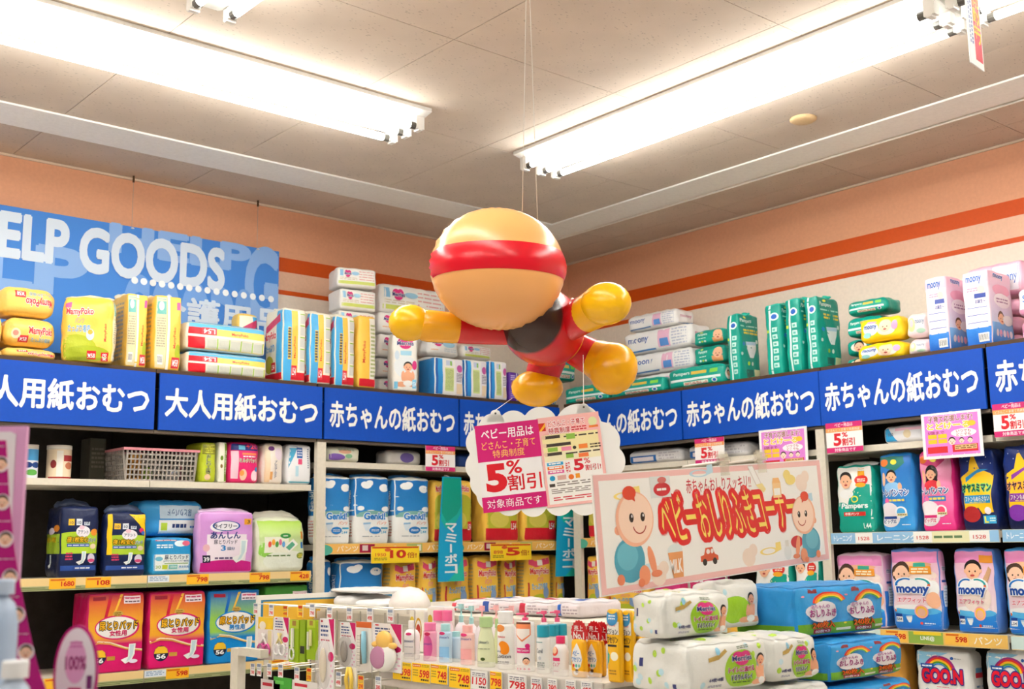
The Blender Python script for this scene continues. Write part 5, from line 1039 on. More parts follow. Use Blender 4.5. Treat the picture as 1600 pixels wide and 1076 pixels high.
# baby wipes poster
def poster():
    y = 2.30
    c = [np.array(on_y(*p, y)) for p in ((915, 742), (1275, 718), (1293, 880), (945, 925))]
    ex = c[1]-c[0]; w_ = np.linalg.norm(ex); h_ = (np.linalg.norm(c[3]-c[0])+np.linalg.norm(c[2]-c[1]))/2; ang = math.atan2(ex[1], ex[0]); m = (c[2]+c[3])/2
    o = MB().box(-w_/2, w_/2, 0, .005, 0, h_, 'f4f0ea').build('wipes_poster', 'gloss', None, (m[0], y, m[1])); o.rotation_euler = (0, -ang, 0)
    tag(o, 'white poster with red and yellow lettering and two crawling cartoon babies', 'poster')
    a = Art(w_/h_); A = a.asp
    a.rect(.004, .01, .996, .99, 'ecb9b4'); a.rect(.022, .06, .978, .94, 'f5f1eb')
    P_ = 'efd9c8'
    def pin(x, y_, col, f=1):
        a.ring(x, y_, .042, .034, .28, col); a.poly([(x+.032*f, y_-.02), (x+.06*f, y_+.0), (x+.058*f, y_+.075), (x+.034*f, y_+.07)], col)
    pin(.115, .80, 'f3d77a'); pin(.42, .945, 'bcd9e6'); pin(.70, .17, 'f3d77a'); pin(.88, .60, 'bcd9e6'); pin(.13, .14, 'c9dfe8')
    for x, y_ in ((.22, .10), (.605, .14), (.89, .78)): a.ell(x, y_, .03, .085, P_, 14, -.3); a.ell(x+.022, y_+.06, .02, .06, P_, 12)
    a.text('赤ちゃんおしりスッキリ!!', .36, .775, .645, .90, 'c83040', skew=-.005)
    a.text('ベビーおしりふきコーナー', .245, .36, .845, .775, 'f6d662', 'd81e20', .05, .012, slant=-.05, copies=20)
    # wipes packets, milk, car, bottle, duck, carton
    a.rect(.215, .76, .295, .945, 'dfe0dd'); a.ell(.26, .83, .034, .06, 'c82a34'); a.rows(.24, .81, .285, .85, 1, 'f4f0ea', 2); a.ell(.262, .91, .018, .028, 'c86a64')
    a.ell(.292, .30, .03, .05, 'dfe6e4', 16); a.poly([(.262, .28), (.322, .28), (.318, .06), (.278, .06)], 'dd945c'); a.text('MILK', .268, .1, .316, .22, 'f6f0ea', skew=.04, bold=.03)
    a.poly([(.395, .16), (.395, .21), (.41, .22), (.418, .28), (.448, .28), (.456, .22), (.47, .2), (.47, .16)], 'cf5634'); a.circ(.411, .155, .0095, '2a2220', 12); a.circ(.454, .155, .0095, '2a2220', 12); a.ell(.428, .245, .008, .022, 'f0e2dc', 10); a.ell(.445, .245, .006, .022, 'f0e2dc', 10)
    a.poly([(.635, .985), (.66, .985), (.695, .80), (.668, .79)], 'd9c6be'); a.poly([(.637, .975), (.658, .975), (.69, .81), (.67, .8)], 'f7f3ee'); a.poly([(.666, .80), (.697, .81), (.712, .75), (.70, .72), (.68, .76)], 'ecd794')
    a.rect(.745, .66, .785, .80, 'f0c58c'); a.rect(.75, .685, .78, .75, 'f4efe6'); a.poly([(.745, .80), (.785, .80), (.778, .85), (.75, .85)], 'eab070')
    a.ell(.82, .87, .018, .05, 'ecd37c', 14); a.ell(.835, .82, .026, .05, 'ecd37c', 14)
    a.ell(.79, .13, .018, .07, 'e3e2dc', 12); a.rect(.782, .19, .798, .25, 'dcd6ca')
    a.rect(.805, .15, .87, .32, 'f4efe6'); a.ell(.838, .22, .03, .06, 'c82a34')
    def crawl(x, y_, s_, f):
        # head, hair tuft, ear, arms, legs, blue nappy
        H = s_; a.ell(x-f*.02, y_-.46*H*A*1.0, .012, .11*H*A*.8, 'e0805c', 10); a.ell(x+f*H*.75, y_-1.55*H*A, H*.18, .55*H*A, 'e8936c', 12, f*.25); a.ell(x+f*H*.95, y_-2.05*H*A, H*.3, .13*H*A, 'e07f5a', 12)
        a.ell(x-f*H*.42, y_-1.45*H*A, H*.80, .80*H*A, '4c9ab0', 26); a.ell(x-f*H*.52, y_-1.3*H*A, H*.55, .5*H*A, '66b2c4', 22)
        a.ell(x-f*H*.95, y_-2.1*H*A, H*.2, .2*H*A, 'e07f5a', 12); a.ell(x+f*H*.3, y_-2.05*H*A, H*.3, .36*H*A, 'e58f68', 14); a.ell(x+f*H*.1, y_-2.3*H*A, H*.18, .16*H*A, 'dd7a55', 10)
        a.ell(x-f*H*.92, y_-.35*H*A, H*.17, .17*H*A, 'eba080', 10); a.ell(x, y_, H*1.0, H*A, 'f0b294', 28); a.ell(x+f*H*.05, y_+.03*H*A, H*.90, .90*H*A, 'f7d3bb', 28)
        a.ell(x-f*H*.2, y_+.95*H*A, H*.36, .26*H*A, 'd8462c', 14); a.poly([(x-f*H*.45, y_+.9*H*A), (x+f*H*.05, y_+.95*H*A), (x+f*H*.08, y_+.62*H*A)], 'd8462c')
        for q in (-.18, .42): a.ell(x+f*H*q, y_+.05*H*A, H*.12, .17*H*A, '2c1c18', 12); a.ell(x+f*H*(q+.03), y_+.11*H*A, H*.04, .06*H*A, 'f4ece8', 6)
        a.ring(x+f*H*.22, y_-.22*H*A, H*.36, .34*H*A, .14, 'a8382c', 190, 350)
    crawl(.145, .60, .072, 1); crawl(.885, .47, .058, -1)
    flat(a, w_, h_, o, material='gloss')
    for px in (1106, 1168):          # clear clips with a metal rod
        u_ = (px-915)/360.0-.5; q = MB(); x = u_*w_
        q.box(x-.018, x+.018, -.007, -.001, h_-.03, h_+.035, 'e6ddc8'); q.box(x-.018, x+.018, .0055, .011, h_-.03, h_+.035, 'e6ddc8'); q.box(x-.022, x+.022, -.012, -.006, h_+.01, h_+.022, 'e0d6c0'); q.box(x-.006, x+.006, -.013, .013, h_+.024, h_+.042, 'e6ddc8')
        q.build('clear_clip', 'clear', o)
        MB().tube([(x-.03, .004, h_+.012), (x+.035, .004, h_+.012)], .0035, 'd8d4cc', 8).build('clip_rod', 'metal', o)
        MB().tube([(x, .014, h_+.012), (x, .16, h_+.006), (x, .18, h_-.01), (x, .18, 1.206-m[1])], .004, 'd0ccc4', 8).build('support_rod', 'metal', o)
poster()
# ================================================================ INFLATABLE (plain stand-in: ball head, red and yellow tube body)
BD = 3.90
BR = math.atan2(RM[1][0], RM[0][0])
B0 = at_depth(778, 420, BD); SC = BD/F
def bl(px, py, y=0): return Vector(((px-778)*SC*(1+y/BD), y, (420-py)*SC*(1+y/BD)))
inf = tag(empty('inflatable_toy', B0, BR), 'large inflatable toy with peach ball head and red and yellow limbs, hanging from the ceiling', 'inflatable')
ROT = Matrix.Rotation(math.radians(12), 3, 'Z') @ Matrix.Rotation(math.radians(-6), 3, 'Y')
PEACH, RED, YEL = 'eaa765', 'd0121c', 'f2b705'
def headcol(p): return PEACH
h_ = MB().ball((0, 0, 0), (.226, .19, .203), PEACH, 96, 44, .016, 56, Matrix.Rotation(math.radians(16), 3, 'Z'))
h_.build('ball_head', 'vinyl', inf, smooth=True)
# one plain red band round the ball, in place of the printed face
def band():
    V = []; Fc = []; R_ = Matrix.Rotation(math.radians(16), 3, 'Z'); n = 72; m = 8
    for i in range(n+1):
        ph = -PI+PI*i/n
        for j in range(m+1):
            t = j/m; th = math.radians(76+26*t); bul = 1.006+.022*math.sin(PI*t)
            p = Vector((math.sin(th)*math.cos(ph), math.sin(th)*math.sin(ph), math.cos(th))); e = math.exp(-(p.y/.22)**2); p = p*(1+.016*e*math.sin(math.atan2(p.z, p.x)*56))*bul
            V.append(R_ @ Vector((p.x*.226, p.y*.19, p.z*.203)))
    for i in range(n):
        for j in range(m): Fc.append((i*(m+1)+j, i*(m+1)+j+1, (i+1)*(m+1)+j+1, (i+1)*(m+1)+j))
    MB().add(V, Fc, 'd40f22').build('red_band', 'vinyl', inf, smooth=True)
band()
tc = bl(846, 492, .20)
dirv = Vector((.42, .86, -.10)).normalized(); TR = dirv.to_track_quat('Z', 'Y').to_matrix()
def torcol(p):
    return '3a211a' if p.z < -.52 else (RED if (p.z < .42 or p.z > .62) else 'e0a51c')
MB().ball(tc, (.135, .135, .19), RED, 64, 40, 0, 40, TR, torcol).build('torso', 'vinyl', inf, smooth=True)
q = MB()
def strap(t0, t1, ph0, ph1, zc, col, part):
    V = []; Fc = []; n = 24
    for i in range(n+1):
        ph = ph0+(ph1-ph0)*i/n
        for zz_ in (zc-.02, zc+.02):
            rr = math.sqrt(max(0, 1-zz_*zz_))*1.012
            p = TR @ Vector((rr*math.cos(ph)*.135, rr*math.sin(ph)*.135, zz_*.19)); V.append(tc+p)
    for i in range(n): Fc.append((2*i, 2*i+2, 2*i+3, 2*i+1))
    MB().add(V, Fc, col).build(part, 'vinyl', inf, smooth=True)
def limb(pts, rads, col, name):
    P = [Vector(p) for p in pts]; S_ = []; R_ = []
    n = len(P)
    for i in range(n-1):
        for k in range(5):
            t = k/5; S_.append(P[i].lerp(P[i+1], t)); R_.append(rads[i]+(rads[i+1]-rads[i])*t)
    S_.append(P[-1]); R_.append(rads[-1]); d0 = (S_[0]-S_[1]).normalized(); d1 = (S_[-1]-S_[-2]).normalized()
    cap0 = [(S_[0]+d0*R_[0]*a, R_[0]*math.sqrt(max(.0004, 1-a*a))) for a in (.98, .85, .6, .3)]; cap1 = [(S_[-1]+d1*R_[-1]*a, R_[-1]*math.sqrt(max(.0004, 1-a*a))) for a in (.3, .6, .85, .98)]
    pts2 = [c[0] for c in cap0]+S_+[c[0] for c in cap1]; r2 = [c[1] for c in cap0]+R_+[c[1] for c in cap1]
    return MB().tube(pts2, r2, col, 28).build(name, 'vinyl', inf, smooth=True)
# left-hand arm in the photo (reaches sideways)
limb([bl(790, 503, .16), bl(742, 502, .13), bl(706, 501, .11)], [.045, .05, .051], RED, 'sleeve')
limb([bl(708, 501, .11), bl(668, 498, .10)], [.0525, .055], 'f0a818', 'cuff')
MB().ball(bl(640, 494, .09), (.072, .062, .062), YEL, 64, 28, .02, 30).build('glove', 'vinyl', inf, smooth=True)
# right-hand arm (towards the camera)
limb([bl(880, 500, .15), bl(908, 487, .08)], [.052, .064], RED, 'sleeve')
limb([bl(912, 487, .07), bl(930, 481, .03)], [.062, .066], 'f0ae10', 'cuff')
MB().ball(bl(945, 479, -.01), (.086, .07, .071), YEL, 64, 28, .02, 30, Matrix.Rotation(math.radians(-25), 3, 'Z')).build('glove', 'vinyl', inf, smooth=True)
# legs and boots
limb([bl(860, 520, .30), bl(845, 548, .34)], [.06, .062], RED, 'trouser_leg')
MB().ball(bl(835, 574, .34), (.092, .08, .066), 'f4ae04', 64, 30, .012, 40).build('boot', 'vinyl', inf, smooth=True)
limb([bl(900, 520, .30), bl(928, 535, .30)], [.06, .066], RED, 'trouser_leg')
limb([bl(932, 537, .29), bl(944, 545, .27)], [.072, .082], 'f0ae10', 'cuff')
MB().ball(bl(953, 554, .25), (.084, .075, .092), 'f4ae04', 64, 30, .012, 44, Matrix.Rotation(math.radians(24), 3, 'Y')).build('boot', 'vinyl', inf, smooth=True)
MB().tube([bl(884, 452, .19)+Vector((.02, .02, .01)), bl(893, 460, .19), bl(898, 470, .18)], .006, 'd8d0c8', 8).build('neck_ring', 'vinyl', inf, smooth=True)
inv = Matrix.Translation(B0) @ Matrix.Rotation(BR, 4, 'Z'); invm = inv.inverted()
def cord(name, pts, rad, parent_inv, parent):
    MB().tube([parent_inv @ Vector(p) for p in pts], rad, 'efece4', 6).build(name, 'plastic', parent)
for (px0, py0, y0, px1) in ((817, 330, .05, 822), (841, 338, .12, 828)):
    p = inv @ bl(px0, py0, y0); k = on_z(px1, 0, 3.0); d = Vector((k[0]-p.x, k[1]-p.y, 3.0-p.z)); top = p+d*((ZC-.001-p.z)/d.z)
    p2 = inv @ bl(px0, py0+30, y0); cord('hanging_string', [p2, p, top], .0012, invm, inf)
# cloud-shaped sign below it
def cloud():
    D = 3.86; sc = D/F; o0 = at_depth(852, 716, D); o = tag(empty('cloud_sign', o0, BR), 'white cloud-shaped hanging sign holding two pink discount sheets', 'sign')
    T_ = Matrix.Translation(o0) @ Matrix.Rotation(BR, 4, 'Z'); Ti = T_.inverted()
    circ = [(752, 726, 25), (752, 690, 24), (772, 668, 24), (803, 664, 24), (845, 662, 27), (905, 668, 37), (940, 690, 30), (950, 722, 27), (940, 758, 30), (912, 778, 27), (872, 783, 22), (832, 784, 22), (795, 782, 22), (772, 770, 28), (758, 752, 24)]
    pts = []
    for k in range(220):
        a = 2*PI*k/220; dx, dy = math.cos(a), math.sin(a); best = 60
        for cx, cy, rr in circ:
            ex, ey = cx-852, cy-716; b_ = dx*ex+dy*ey; disc = b_*b_-(ex*ex+ey*ey)+rr*rr
            if disc > 0 and b_ > 0: best = max(best, b_+math.sqrt(disc))
        pts.append((dx*best*sc, -dy*best*sc))
    def slab(pts, t, col, nm, y=0):
        n = len(pts); V = [(x, y, z) for x, z in pts]+[(x, y+t, z) for x, z in pts]; tri = tessellate_polygon([[Vector((x, z, 0)) for x, z in pts]])
        Fc = [tuple(q) for q in tri]+[tuple(i+n for i in reversed(q)) for q in tri]+[(i, (i+1) % n, (i+1) % n+n, i+n) for i in range(n)]
        return MB().add(V, Fc, col).build(nm, 'paper', o)
    slab(pts, .004, 'eeebe6', 'cloud_board')
    for tx, ty in ((775, 648), (914, 640)):
        c = ((tx-852)*sc, (716-ty)*sc); P = []
        for k in range(14):
            a = PI*k/13; P.append((c[0]+.016*math.cos(a)*1.0, c[1]+.012*math.sin(a)+.008))
        P += [(c[0]-.03, c[1]-.02), (c[0]+.03, c[1]-.02)]
        slab(P, .004, 'eeebe6', 'hanging_tab'); 
        MB().lathe([(.0035, -.0006), (.0035, .0002)], '5a544c', 10).build('tab_hole', 'plastic', o, (c[0], -.0008, c[1]+.008)).rotation_euler = (PI/2, 0, 0)
    for (tx, ty), (bx_, by_, yy_) in (((775, 645), (796, 590, .33)), ((914, 637), (907, 535, .22))):
        p = T_ @ Vector(((tx-852)*sc, -.001, (716-ty)*sc+.012)); q_ = inv @ bl(bx_, by_, yy_)
        MB().tube([Ti @ p, Ti @ q_], .0012, 'f2ece2', 6).build('hanging_string', 'plastic', o)
    def sheet(cx, cy, wpx, hpx, ang, fn, nm):
        a = Art(wpx/hpx); fn(a)
        w_, h_ = wpx*sc, hpx*sc
        ob = flat(a, w_, h_, o, nm, (cx-852)*sc, (716-cy)*sc-h_/2, -.0015, ang, 'gloss'); return ob
    def s1(a):
        a.rect(0, 0, 1, 1, 'f3efee'); a.rect(0, .575, 1, 1, 'cb2470'); a.rect(0, 0, 1, .175, 'cb2470'); a.text('ベビー用品は', .09, .83, .91, .945, 'faf4f4', bold=.01, heavy=.02); a.text('どさんこ・子育て', .08, .71, .92, .805, 'f6c25c', bold=.012); a.text('特典制度', .24, .61, .74, .70, 'f6c25c', bold=.012)
        a.text('5', .09, .22, .42, .545, 'd0202a', bold=.05); a.text('%', .43, .41, .67, .565, 'd0202a', bold=.02); a.text('割引', .43, .22, .95, .40, 'd0202a', bold=.012, heavy=.02); a.text('対象商品です', .07, .04, .92, .14, 'faf4f4', bold=.012)
    def s2(a):
        a.rect(0, 0, 1, 1, 'f0b4ae'); a.rect(.05, .03, .95, .80, 'f4f0ea'); a.rect(.05, .60, .95, .80, 'f0e0a6'); a.rect(.05, .5, .95, .6, 'f0e6c0'); a.rect(.02, .85, .13, .94, 'c8341e'); a.poly([(.02, .85), (.13, .94), (.13, .9), (.06, .85)], 'f0b030')
        a.text('どさんこ・子育て', .17, .885, .76, .955, 'd02a36', 'fbf6f2', .09, .02); a.text('特典制度', .17, .81, .52, .875, 'd02a36', 'fbf6f2', .09, .02); a.rows(.54, .815, .78, .87, 2, 'c83040', 3); a.ell(.89, .9, .07, .05, 'dfe0a8'); a.rect(.82, .83, .97, .855, 'e07a3c')
        for k, y_ in enumerate((.755, .665, .565)): a.rect(.08, y_, .34+.16*(k == 1), y_+.035, '4a4038'); a.ell(.08, y_+.02, .03, .025, 'e8c8a8', 10); a.rows(.4, y_-.01, .95, y_+.03, 1, '4a4038', k+4, .4) if k != 1 else None
        a.rect(.44, .73, .58, .79, '8fb84c'); a.rect(.12, .61, .28, .655, '8fb84c'); a.rect(.34, .605, .5, .65, 'e88aa4'); a.ell(.55, .63, .03, .02, '3a3430', 10); a.rect(.62, .61, .76, .66, 'e8823c'); a.rows(.8, .6, .97, .66, 2, '4a4038', 6); a.rect(.4, .52, .52, .565, '8fb84c'); a.rect(.6, .515, .76, .56, 'ee7a44')
        for k, c in enumerate(('3aa0d0', 'ee7a34', 'd85a9a')): a.rect(.08, .455-k*.045, .34, .49-k*.045, c); a.rows(.11, .462-k*.045, .31, .485-k*.045, 1, 'f6f2ee', k+1, .7)
        a.text('毎日', .37, .36, .44, .48, 'd02a36'); a.text('5', .5, .37, .66, .5, 'd02a36', bold=.04); a.text('%', .67, .44, .77, .5, 'd02a36'); a.text('割引!', .68, .36, .93, .425, 'd02a36')
        a.ell(.14, .315, .045, .03, '2f9ac8', 14); a.rect(.22, .29, .36, .34, 'd8a89c'); a.ell(.44, .31, .045, .03, 'e8742c', 14); a.rect(.51, .29, .58, .34, 'ee9a2c')
        a.rect(.08, .22, .17, .255, '4a4038'); a.rows(.2, .22, .9, .27, 2, '8a827a', 3); a.rows(.1, .14, .9, .2, 3, '8a827a', 7); a.rows(.12, .06, .9, .11, 2, 'd0404a', 8)
    sheet(798, 727, 100, 136, math.radians(5.5), s1, 'discount_sheet'); sheet(895, 718, 98, 140, math.radians(6), s2, 'discount_sheet')
cloud()
# camera notice hanging from the ceiling
def camsign():
    A = np.array(on_z(1517, 97, 2.755)); B = np.array(on_z(1538, 112, 2.755)); w_ = np.linalg.norm(B-A); ang = math.atan2(*(B-A)[::-1]); m = (A+B)/2
    def f(a):
        a.rect(0, 0, 1, 1, 'eeece8'); a.rect(.42, .04, .95, .48, 'c8102c')
        a.vtext('カメラ', .70, .14, .92, .47, 'f4cf1e', bold=.03); a.vtext('作動中', .45, .17, .68, .46, 'f4cf1e', bold=.03); a.rows(.1, .12, .18, .46, 12, '5a68a8', 3, .7); a.rows(.24, .12, .34, .46, 14, '4a58a0', 5, .7); a.rect(.4, .7, .9, .76, 'e9c8bc')
    o = board('camera_notice', w_, .50, (m[0], m[1], 2.755), ang, 'white and red security camera notice hanging at the top right', 'sign', f, t=.003, material='gloss')
    MB().box(-.012, .012, .0, .003, .5, ZC-2.755, 'e0ded8').build('hanging_strip', 'clear', o)
camsign()
# ================================================================ DISPLAY ISLAND IN FRONT
IX = 2.36
isl = tag(empty('display_island', (2.9, 3.2, 0)), 'cream display island with lotion shelf, hook racks and a clear price rail', 'display stand')
def ip(nm, mt, mb, smooth=False):
    o = mb.build(nm, mt, isl, smooth=smooth); o.location = -isl.location; return o
ip('base', 'paint', MB().box(2.45, 3.56, 2.03, 4.38, 0, .905, 'cfc6b6'))
ip('wipes_deck', 'paint', MB().box(2.34, 3.58, 1.98, 2.38, .906, .922, 'd9d0bf'))
ip('lotion_shelf', 'paint', MB().box(IX+.012, 2.66, 2.385, 3.62, 1.055, 1.070, 'ddd6ca'))
ip('price_rail', 'clear', MB().box(IX-.004, IX+.004, 2.385, 3.46, 1.01, 1.098, 'f0ece6'))
ip('rail_backing', 'paint', MB().box(IX+.005, IX+.011, 2.385, 3.46, .985, 1.068, 'cfc4bb'))
ip('upper_deck', 'paint', MB().box(2.67, 3.35, 2.455, 4.36, 1.19, 1.203, 'd8cfc0'))
ip('riser', 'paint', MB().box(2.665, 2.675, 2.455, 4.38, .906, 1.19, 'c9c0b2'))
ip('frame_post', 'paint', MB().box(2.29, 2.325, 4.352, 4.412, .4, 1.062, 'dcd5c6'))
ip('frame_bar', 'paint', MB().box(2.29, 2.325, 4.17, 4.351, 1.036, 1.066, 'dcd5c6'))
ip('hook_rail', 'paint', MB().box(2.60, 2.625, 3.64, 4.36, 1.205, 1.225, 'ded6c8')); ip('hook_rail', 'paint', MB().box(2.60, 2.625, 3.64, 4.36, 1.005, 1.025, 'ded6c8'))
m = MB()
for k in range(9): m.tube([(2.633, 3.66+k*.085, .55), (2.633, 3.66+k*.085, 1.204)], .003, 'c9c4ba', 5)
for k in range(5): m.tube([(2.638, 3.64, .6+k*.14), (2.638, 4.36, .6+k*.14)], .003, 'c9c4ba', 5)
ip('wire_grid', 'metal', m)
# hooks with price tags
def minitag(px, py0, py1, x, yel, num, label):
    y0, zt = on_x(px, py0, x); _, zb = on_x(px, py1, x)
    def f(a):
        a.rect(0, 0, 1, 1, 'f2c22a' if yel else 'f1efec'); a.rect(.1, .72, .9, .95, 'c8401e' if yel else '8a93a8'); a.rows(.12, .5, .88, .68, 2, '6a6a72', 3, .4); a.text(num, .12, .12, .9, .42, 'd0242c', bold=.03)
    o = board('price_tag', .034, zt-zb, (x, y0, zb), -PI/2, label, 'price tag', f, t=.0015, group='price tags on the hooks', material='gloss')
    return y0, zt
ORD = ['first', 'second', 'third', 'fourth', 'fifth', 'sixth', 'seventh', 'eighth', 'ninth', 'tenth']
row1 = [(400, 942, 960, 0, '598'), (424, 944, 962, 0, '798'), (446, 946, 963, 1, '498'), (469.5, 945, 964, 1, '398'), (488, 943, 963, 0, '798'), (515, 948, 967, 0, '980'), (546, 949, 970, 0, '698'), (578, 949, 971, 0, '498'), (610, 951, 972, 0, '798')]
row2 = [(395, 1036, 1055, 0, '598'), (405, 1036, 1056, 0, '398'), (421, 1036, 1057, 0, '298'), (438.5, 1037, 1058, 0, '398'), (464, 1042, 1062, 0, '598'), (483, 1043, 1064, 1, '378'), (529, 1049, 1072, 0, '498'), (564, 1055, 1078, 1, '298'), (591, 1056, 1080, 0, '380')]
for rown, rows_, zr in (('upper', row1, 1.215), ('lower', row2, 1.015)):
    for k, (px, a0, a1, yel, num) in enumerate(rows_):
        y0, zt = minitag(px, a0, a1, 2.30, yel, num, '%s mini price tag, %s from the left on the %s hook row' % ('yellow' if yel else 'white', ORD[k], rown))
        z = zt-(.004 if rown == 'upper' else .014)
        hk = MB()
        if y0 < 3.6 and rown == 'upper': hk.tube([(2.30155, y0, z), (2.33, y0, z), (2.395, y0, z-.002), (2.40, y0, z-.008), (2.40, y0, 1.069)], .0022, 'd9d5cc', 6)
        elif y0 < 3.6: hk.tube([(2.30155, y0, z), (2.33, y0, z), (2.376, y0, z), (2.38, y0, 1.053)], .0022, 'd9d5cc', 6)
        else: hk.tube([(2.30155, y0, z), (2.33, y0, z), (2.602, y0, zr)], .0022, 'd9d5cc', 6)
        ip('wire_hook', 'metal', hk)
def hang(name, bx, label, cat, fn, prod=None, x=2.345, col='f1eeea', group='hanging cards on the hooks', d=.004):
    w_, h_, loc, ang = spot('R', bx, x, None)
    o = board(name, w_*.97, h_, loc, ang, label, cat, fn, t=d, col=col, group=group, material='gloss')
    if prod: prod(o, w_, h_)
    return o
def scissors(col, col2):
    def f(o, w_, h_):
        m = MB(); c = -.008
        for s_ in (-1, 1):
            pts = [(s_*w_*.18+w_*.2*math.cos(a), c, h_*.24+h_*.13*math.sin(a)) for a in [2*PI*k/12 for k in range(13)]]
            m.tube(pts, .004, col, 6); m.tube([(s_*w_*.18, c, h_*.37), (-s_*w_*.10, c, h_*.62)], .0045, col2, 6)
        m.build('scissors', 'plastic', o, smooth=True)
    return f
def card_mag(title):
    def f(a):
        a.rect(0, 0, 1, 1, 'f1ecec'); a.poly([(.62, 1), (1, 1), (1, .58)], 'c81a64'); a.ell(.8, .48, .2, .07, 'c81a64', 10); a.rows(.08, .74, .6, .92, 3, '4a5a8c', 4); a.rows(.1, .68, .7, .72, 1, 'c03a5a', 3); a.ell(.15, .96, .08, .015, 'd02a40', 8)
        for k in range(5): a.ell(.82+.1*(k % 2), .08+k*.07, .06, .02, 'eab6cc', 8)
    return f
hang('hanging_card', (403, 964, 427, 1030), 'yellow topped hanging card with pink scissors', 'card', lambda a: (a.rect(0, 0, 1, 1, 'ece2e0'), a.rect(0, .72, 1, 1, 'f2c832'), a.ell(.3, .8, .22, .1, 'f4ead8'), a.rect(.66, .1, .9, .7, 'e2d2a0'), a.ell(.5, .3, .3, .12, 'ee9ccc')), scissors('e45aa8', 'f0ece8'))
hang('hanging_card', (428, 964, 451, 1030), 'white hanging card with magenta corner and white scissors', 'card', card_mag(''), scissors('f2f0ec', 'e8d890'))
def limecard(o, w_, h_):
    m = MB(); m.box(-.006, .006, -.012, -.004, h_*.35, h_*.8, 'eeeee2'); pts = [(-.003+w_*.22*math.cos(a), -.008, h_*.2+h_*.13*math.sin(a)) for a in [2*PI*k/12 for k in range(13)]]; m.tube(pts, .004, 'f0f0e6', 6); m.build('ear_tweezers', 'plastic', o, smooth=True)
LM = lambda a: (a.rect(0, 0, 1, 1, '9cbc1e'), a.rect(0, .8, 1, 1, 'b9cc3a'), a.rect(.3, .86, .7, .98, 'a8803c'), a.rect(0, .36, .4, .4, '4a6a1a'))
hang('hanging_box', (452, 968, 467, 1034), 'lime hanging box with white round-handled tool', 'box', LM, limecard, col='9cbc1e', d=.012)
hang('hanging_box', (468.5, 968, 477, 1034), 'narrow dark lime hanging box with black side', 'box', lambda a: (a.rect(0, 0, 1, 1, '8aa81e'), a.rect(.1, .2, .9, .38, '2a2a20')), col='7a981a', d=.012)
hang('hanging_box', (479.5, 968, 493, 1030), 'lime hanging box with pale comb', 'box', LM, lambda o, w_, h_: MB().box(-.012, -.004, -.012, -.004, h_*.25, h_*.7, 'ece8d8').box(0, .012, -.01, -.004, h_*.35, h_*.75, 'e2dca0').build('comb', 'plastic', o), col='9cbc1e', d=.012)
def dome(tint, inner):
    def f(o, w_, h_):
        MB().ball((-w_*.08, -.003, h_*.37), (w_*.38, .035, h_*.34), tint, 24, 16).build('clear_dome', 'clear', o, smooth=True)
        MB().ball((-w_*.1, -.010, h_*.36), (w_*.16, .012, h_*.24), inner, 16, 12).tube([(-w_*.1, -.01, h_*.5), (-w_*.08, -.012, h_*.14)], .006, inner, 8).build('hair_brush', 'plastic', o, smooth=True)
    return f
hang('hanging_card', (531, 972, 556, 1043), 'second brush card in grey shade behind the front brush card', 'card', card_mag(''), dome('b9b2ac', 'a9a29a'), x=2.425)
hang('hanging_card', (499, 966, 522, 1080), 'large white hanging card with clear oval dome over a brush', 'card', card_mag(''), dome('f0ecea', 'e6d8b8'), x=2.335)
def orangebrush(o, w_, h_):
    MB().ball((0, -.008, h_*.5), (w_*.4, .008, h_*.5), 'e9b478', 16, 10).build('comb', 'plastic', o, smooth=True)
hang('hanging_card', (486, 1000, 497, 1036), 'small card with baby photo and peach comb', 'card', lambda a: (a.rect(0, 0, 1, 1, 'f0dcd4'), a.head(.5, .35, .3)), lambda o, w_, h_: MB().box(-w_*.1, w_*.4, -.008, -.001, h_*.6, h_*1.25, 'e9b478').build('comb', 'plastic', o), x=2.36)
def stick(o, w_, h_):
    MB().tube([(w_*.22, -.012, h_*.18), (w_*.20, -.014, h_*.5), (w_*.16, -.012, h_*.82)], [.008, .0095, .008], '8cc4d8', 10).build('blue_case', 'plastic', o, smooth=True)
    MB().tube([(-w_*.08, -.008, h_*.15), (-w_*.06, -.008, h_*.75)], .003, '7a746c', 6).tube([(-w_*.02, -.008, h_*.15), (-w_*.05, -.008, h_*.75)], .003, '7a746c', 6).build('tweezers', 'metal', o, smooth=True)
hang('hanging_card', (556, 971, 581, 1049), 'orange topped hanging card with blue tweezer case', 'card', lambda a: (a.rect(0, 0, 1, 1, 'ece4da'), a.rect(0, .88, 1, 1, 'd8662c'), [a.rect(.06, .1+k*.13, .3, .2+k*.13, 'b8b0a8') for k in range(5)], [a.rect(.09, .115+k*.13, .27, .185+k*.13, 'e0d8d0') for k in range(5)]), stick)
def mirror(o, w_, h_):
    q = Matrix.Rotation(-.12, 3, 'Y')
    MB().ball((-w_*.02, -.012, h_*.30), (w_*.42, .018, h_*.30), 'f0eee8', 24, 14, rot=q).build('mirror_frame', 'plastic', o, smooth=True)
    MB().ball((-w_*.10, -.026, h_*.30), (w_*.27, .006, h_*.235), 'b47a9c', 20, 10, rot=q).build('mirror_face', 'gloss', o, smooth=True)
    MB().ball((w_*.02, -.014, h_*.66), (w_*.26, .016, h_*.2), 'f0c060', 20, 12).ball((w_*.3, -.014, h_*.56), (w_*.14, .01, h_*.07), 'f0c060', 12, 8).ball((-w_*.26, -.014, h_*.56), (w_*.14, .01, h_*.07), 'f0c060', 12, 8).build('chick_head', 'plastic', o, smooth=True)
hang('hanging_card', (582, 974, 628, 1049), 'white hanging card with yellow chick shaped hand mirror', 'card', card_mag(''), mirror)
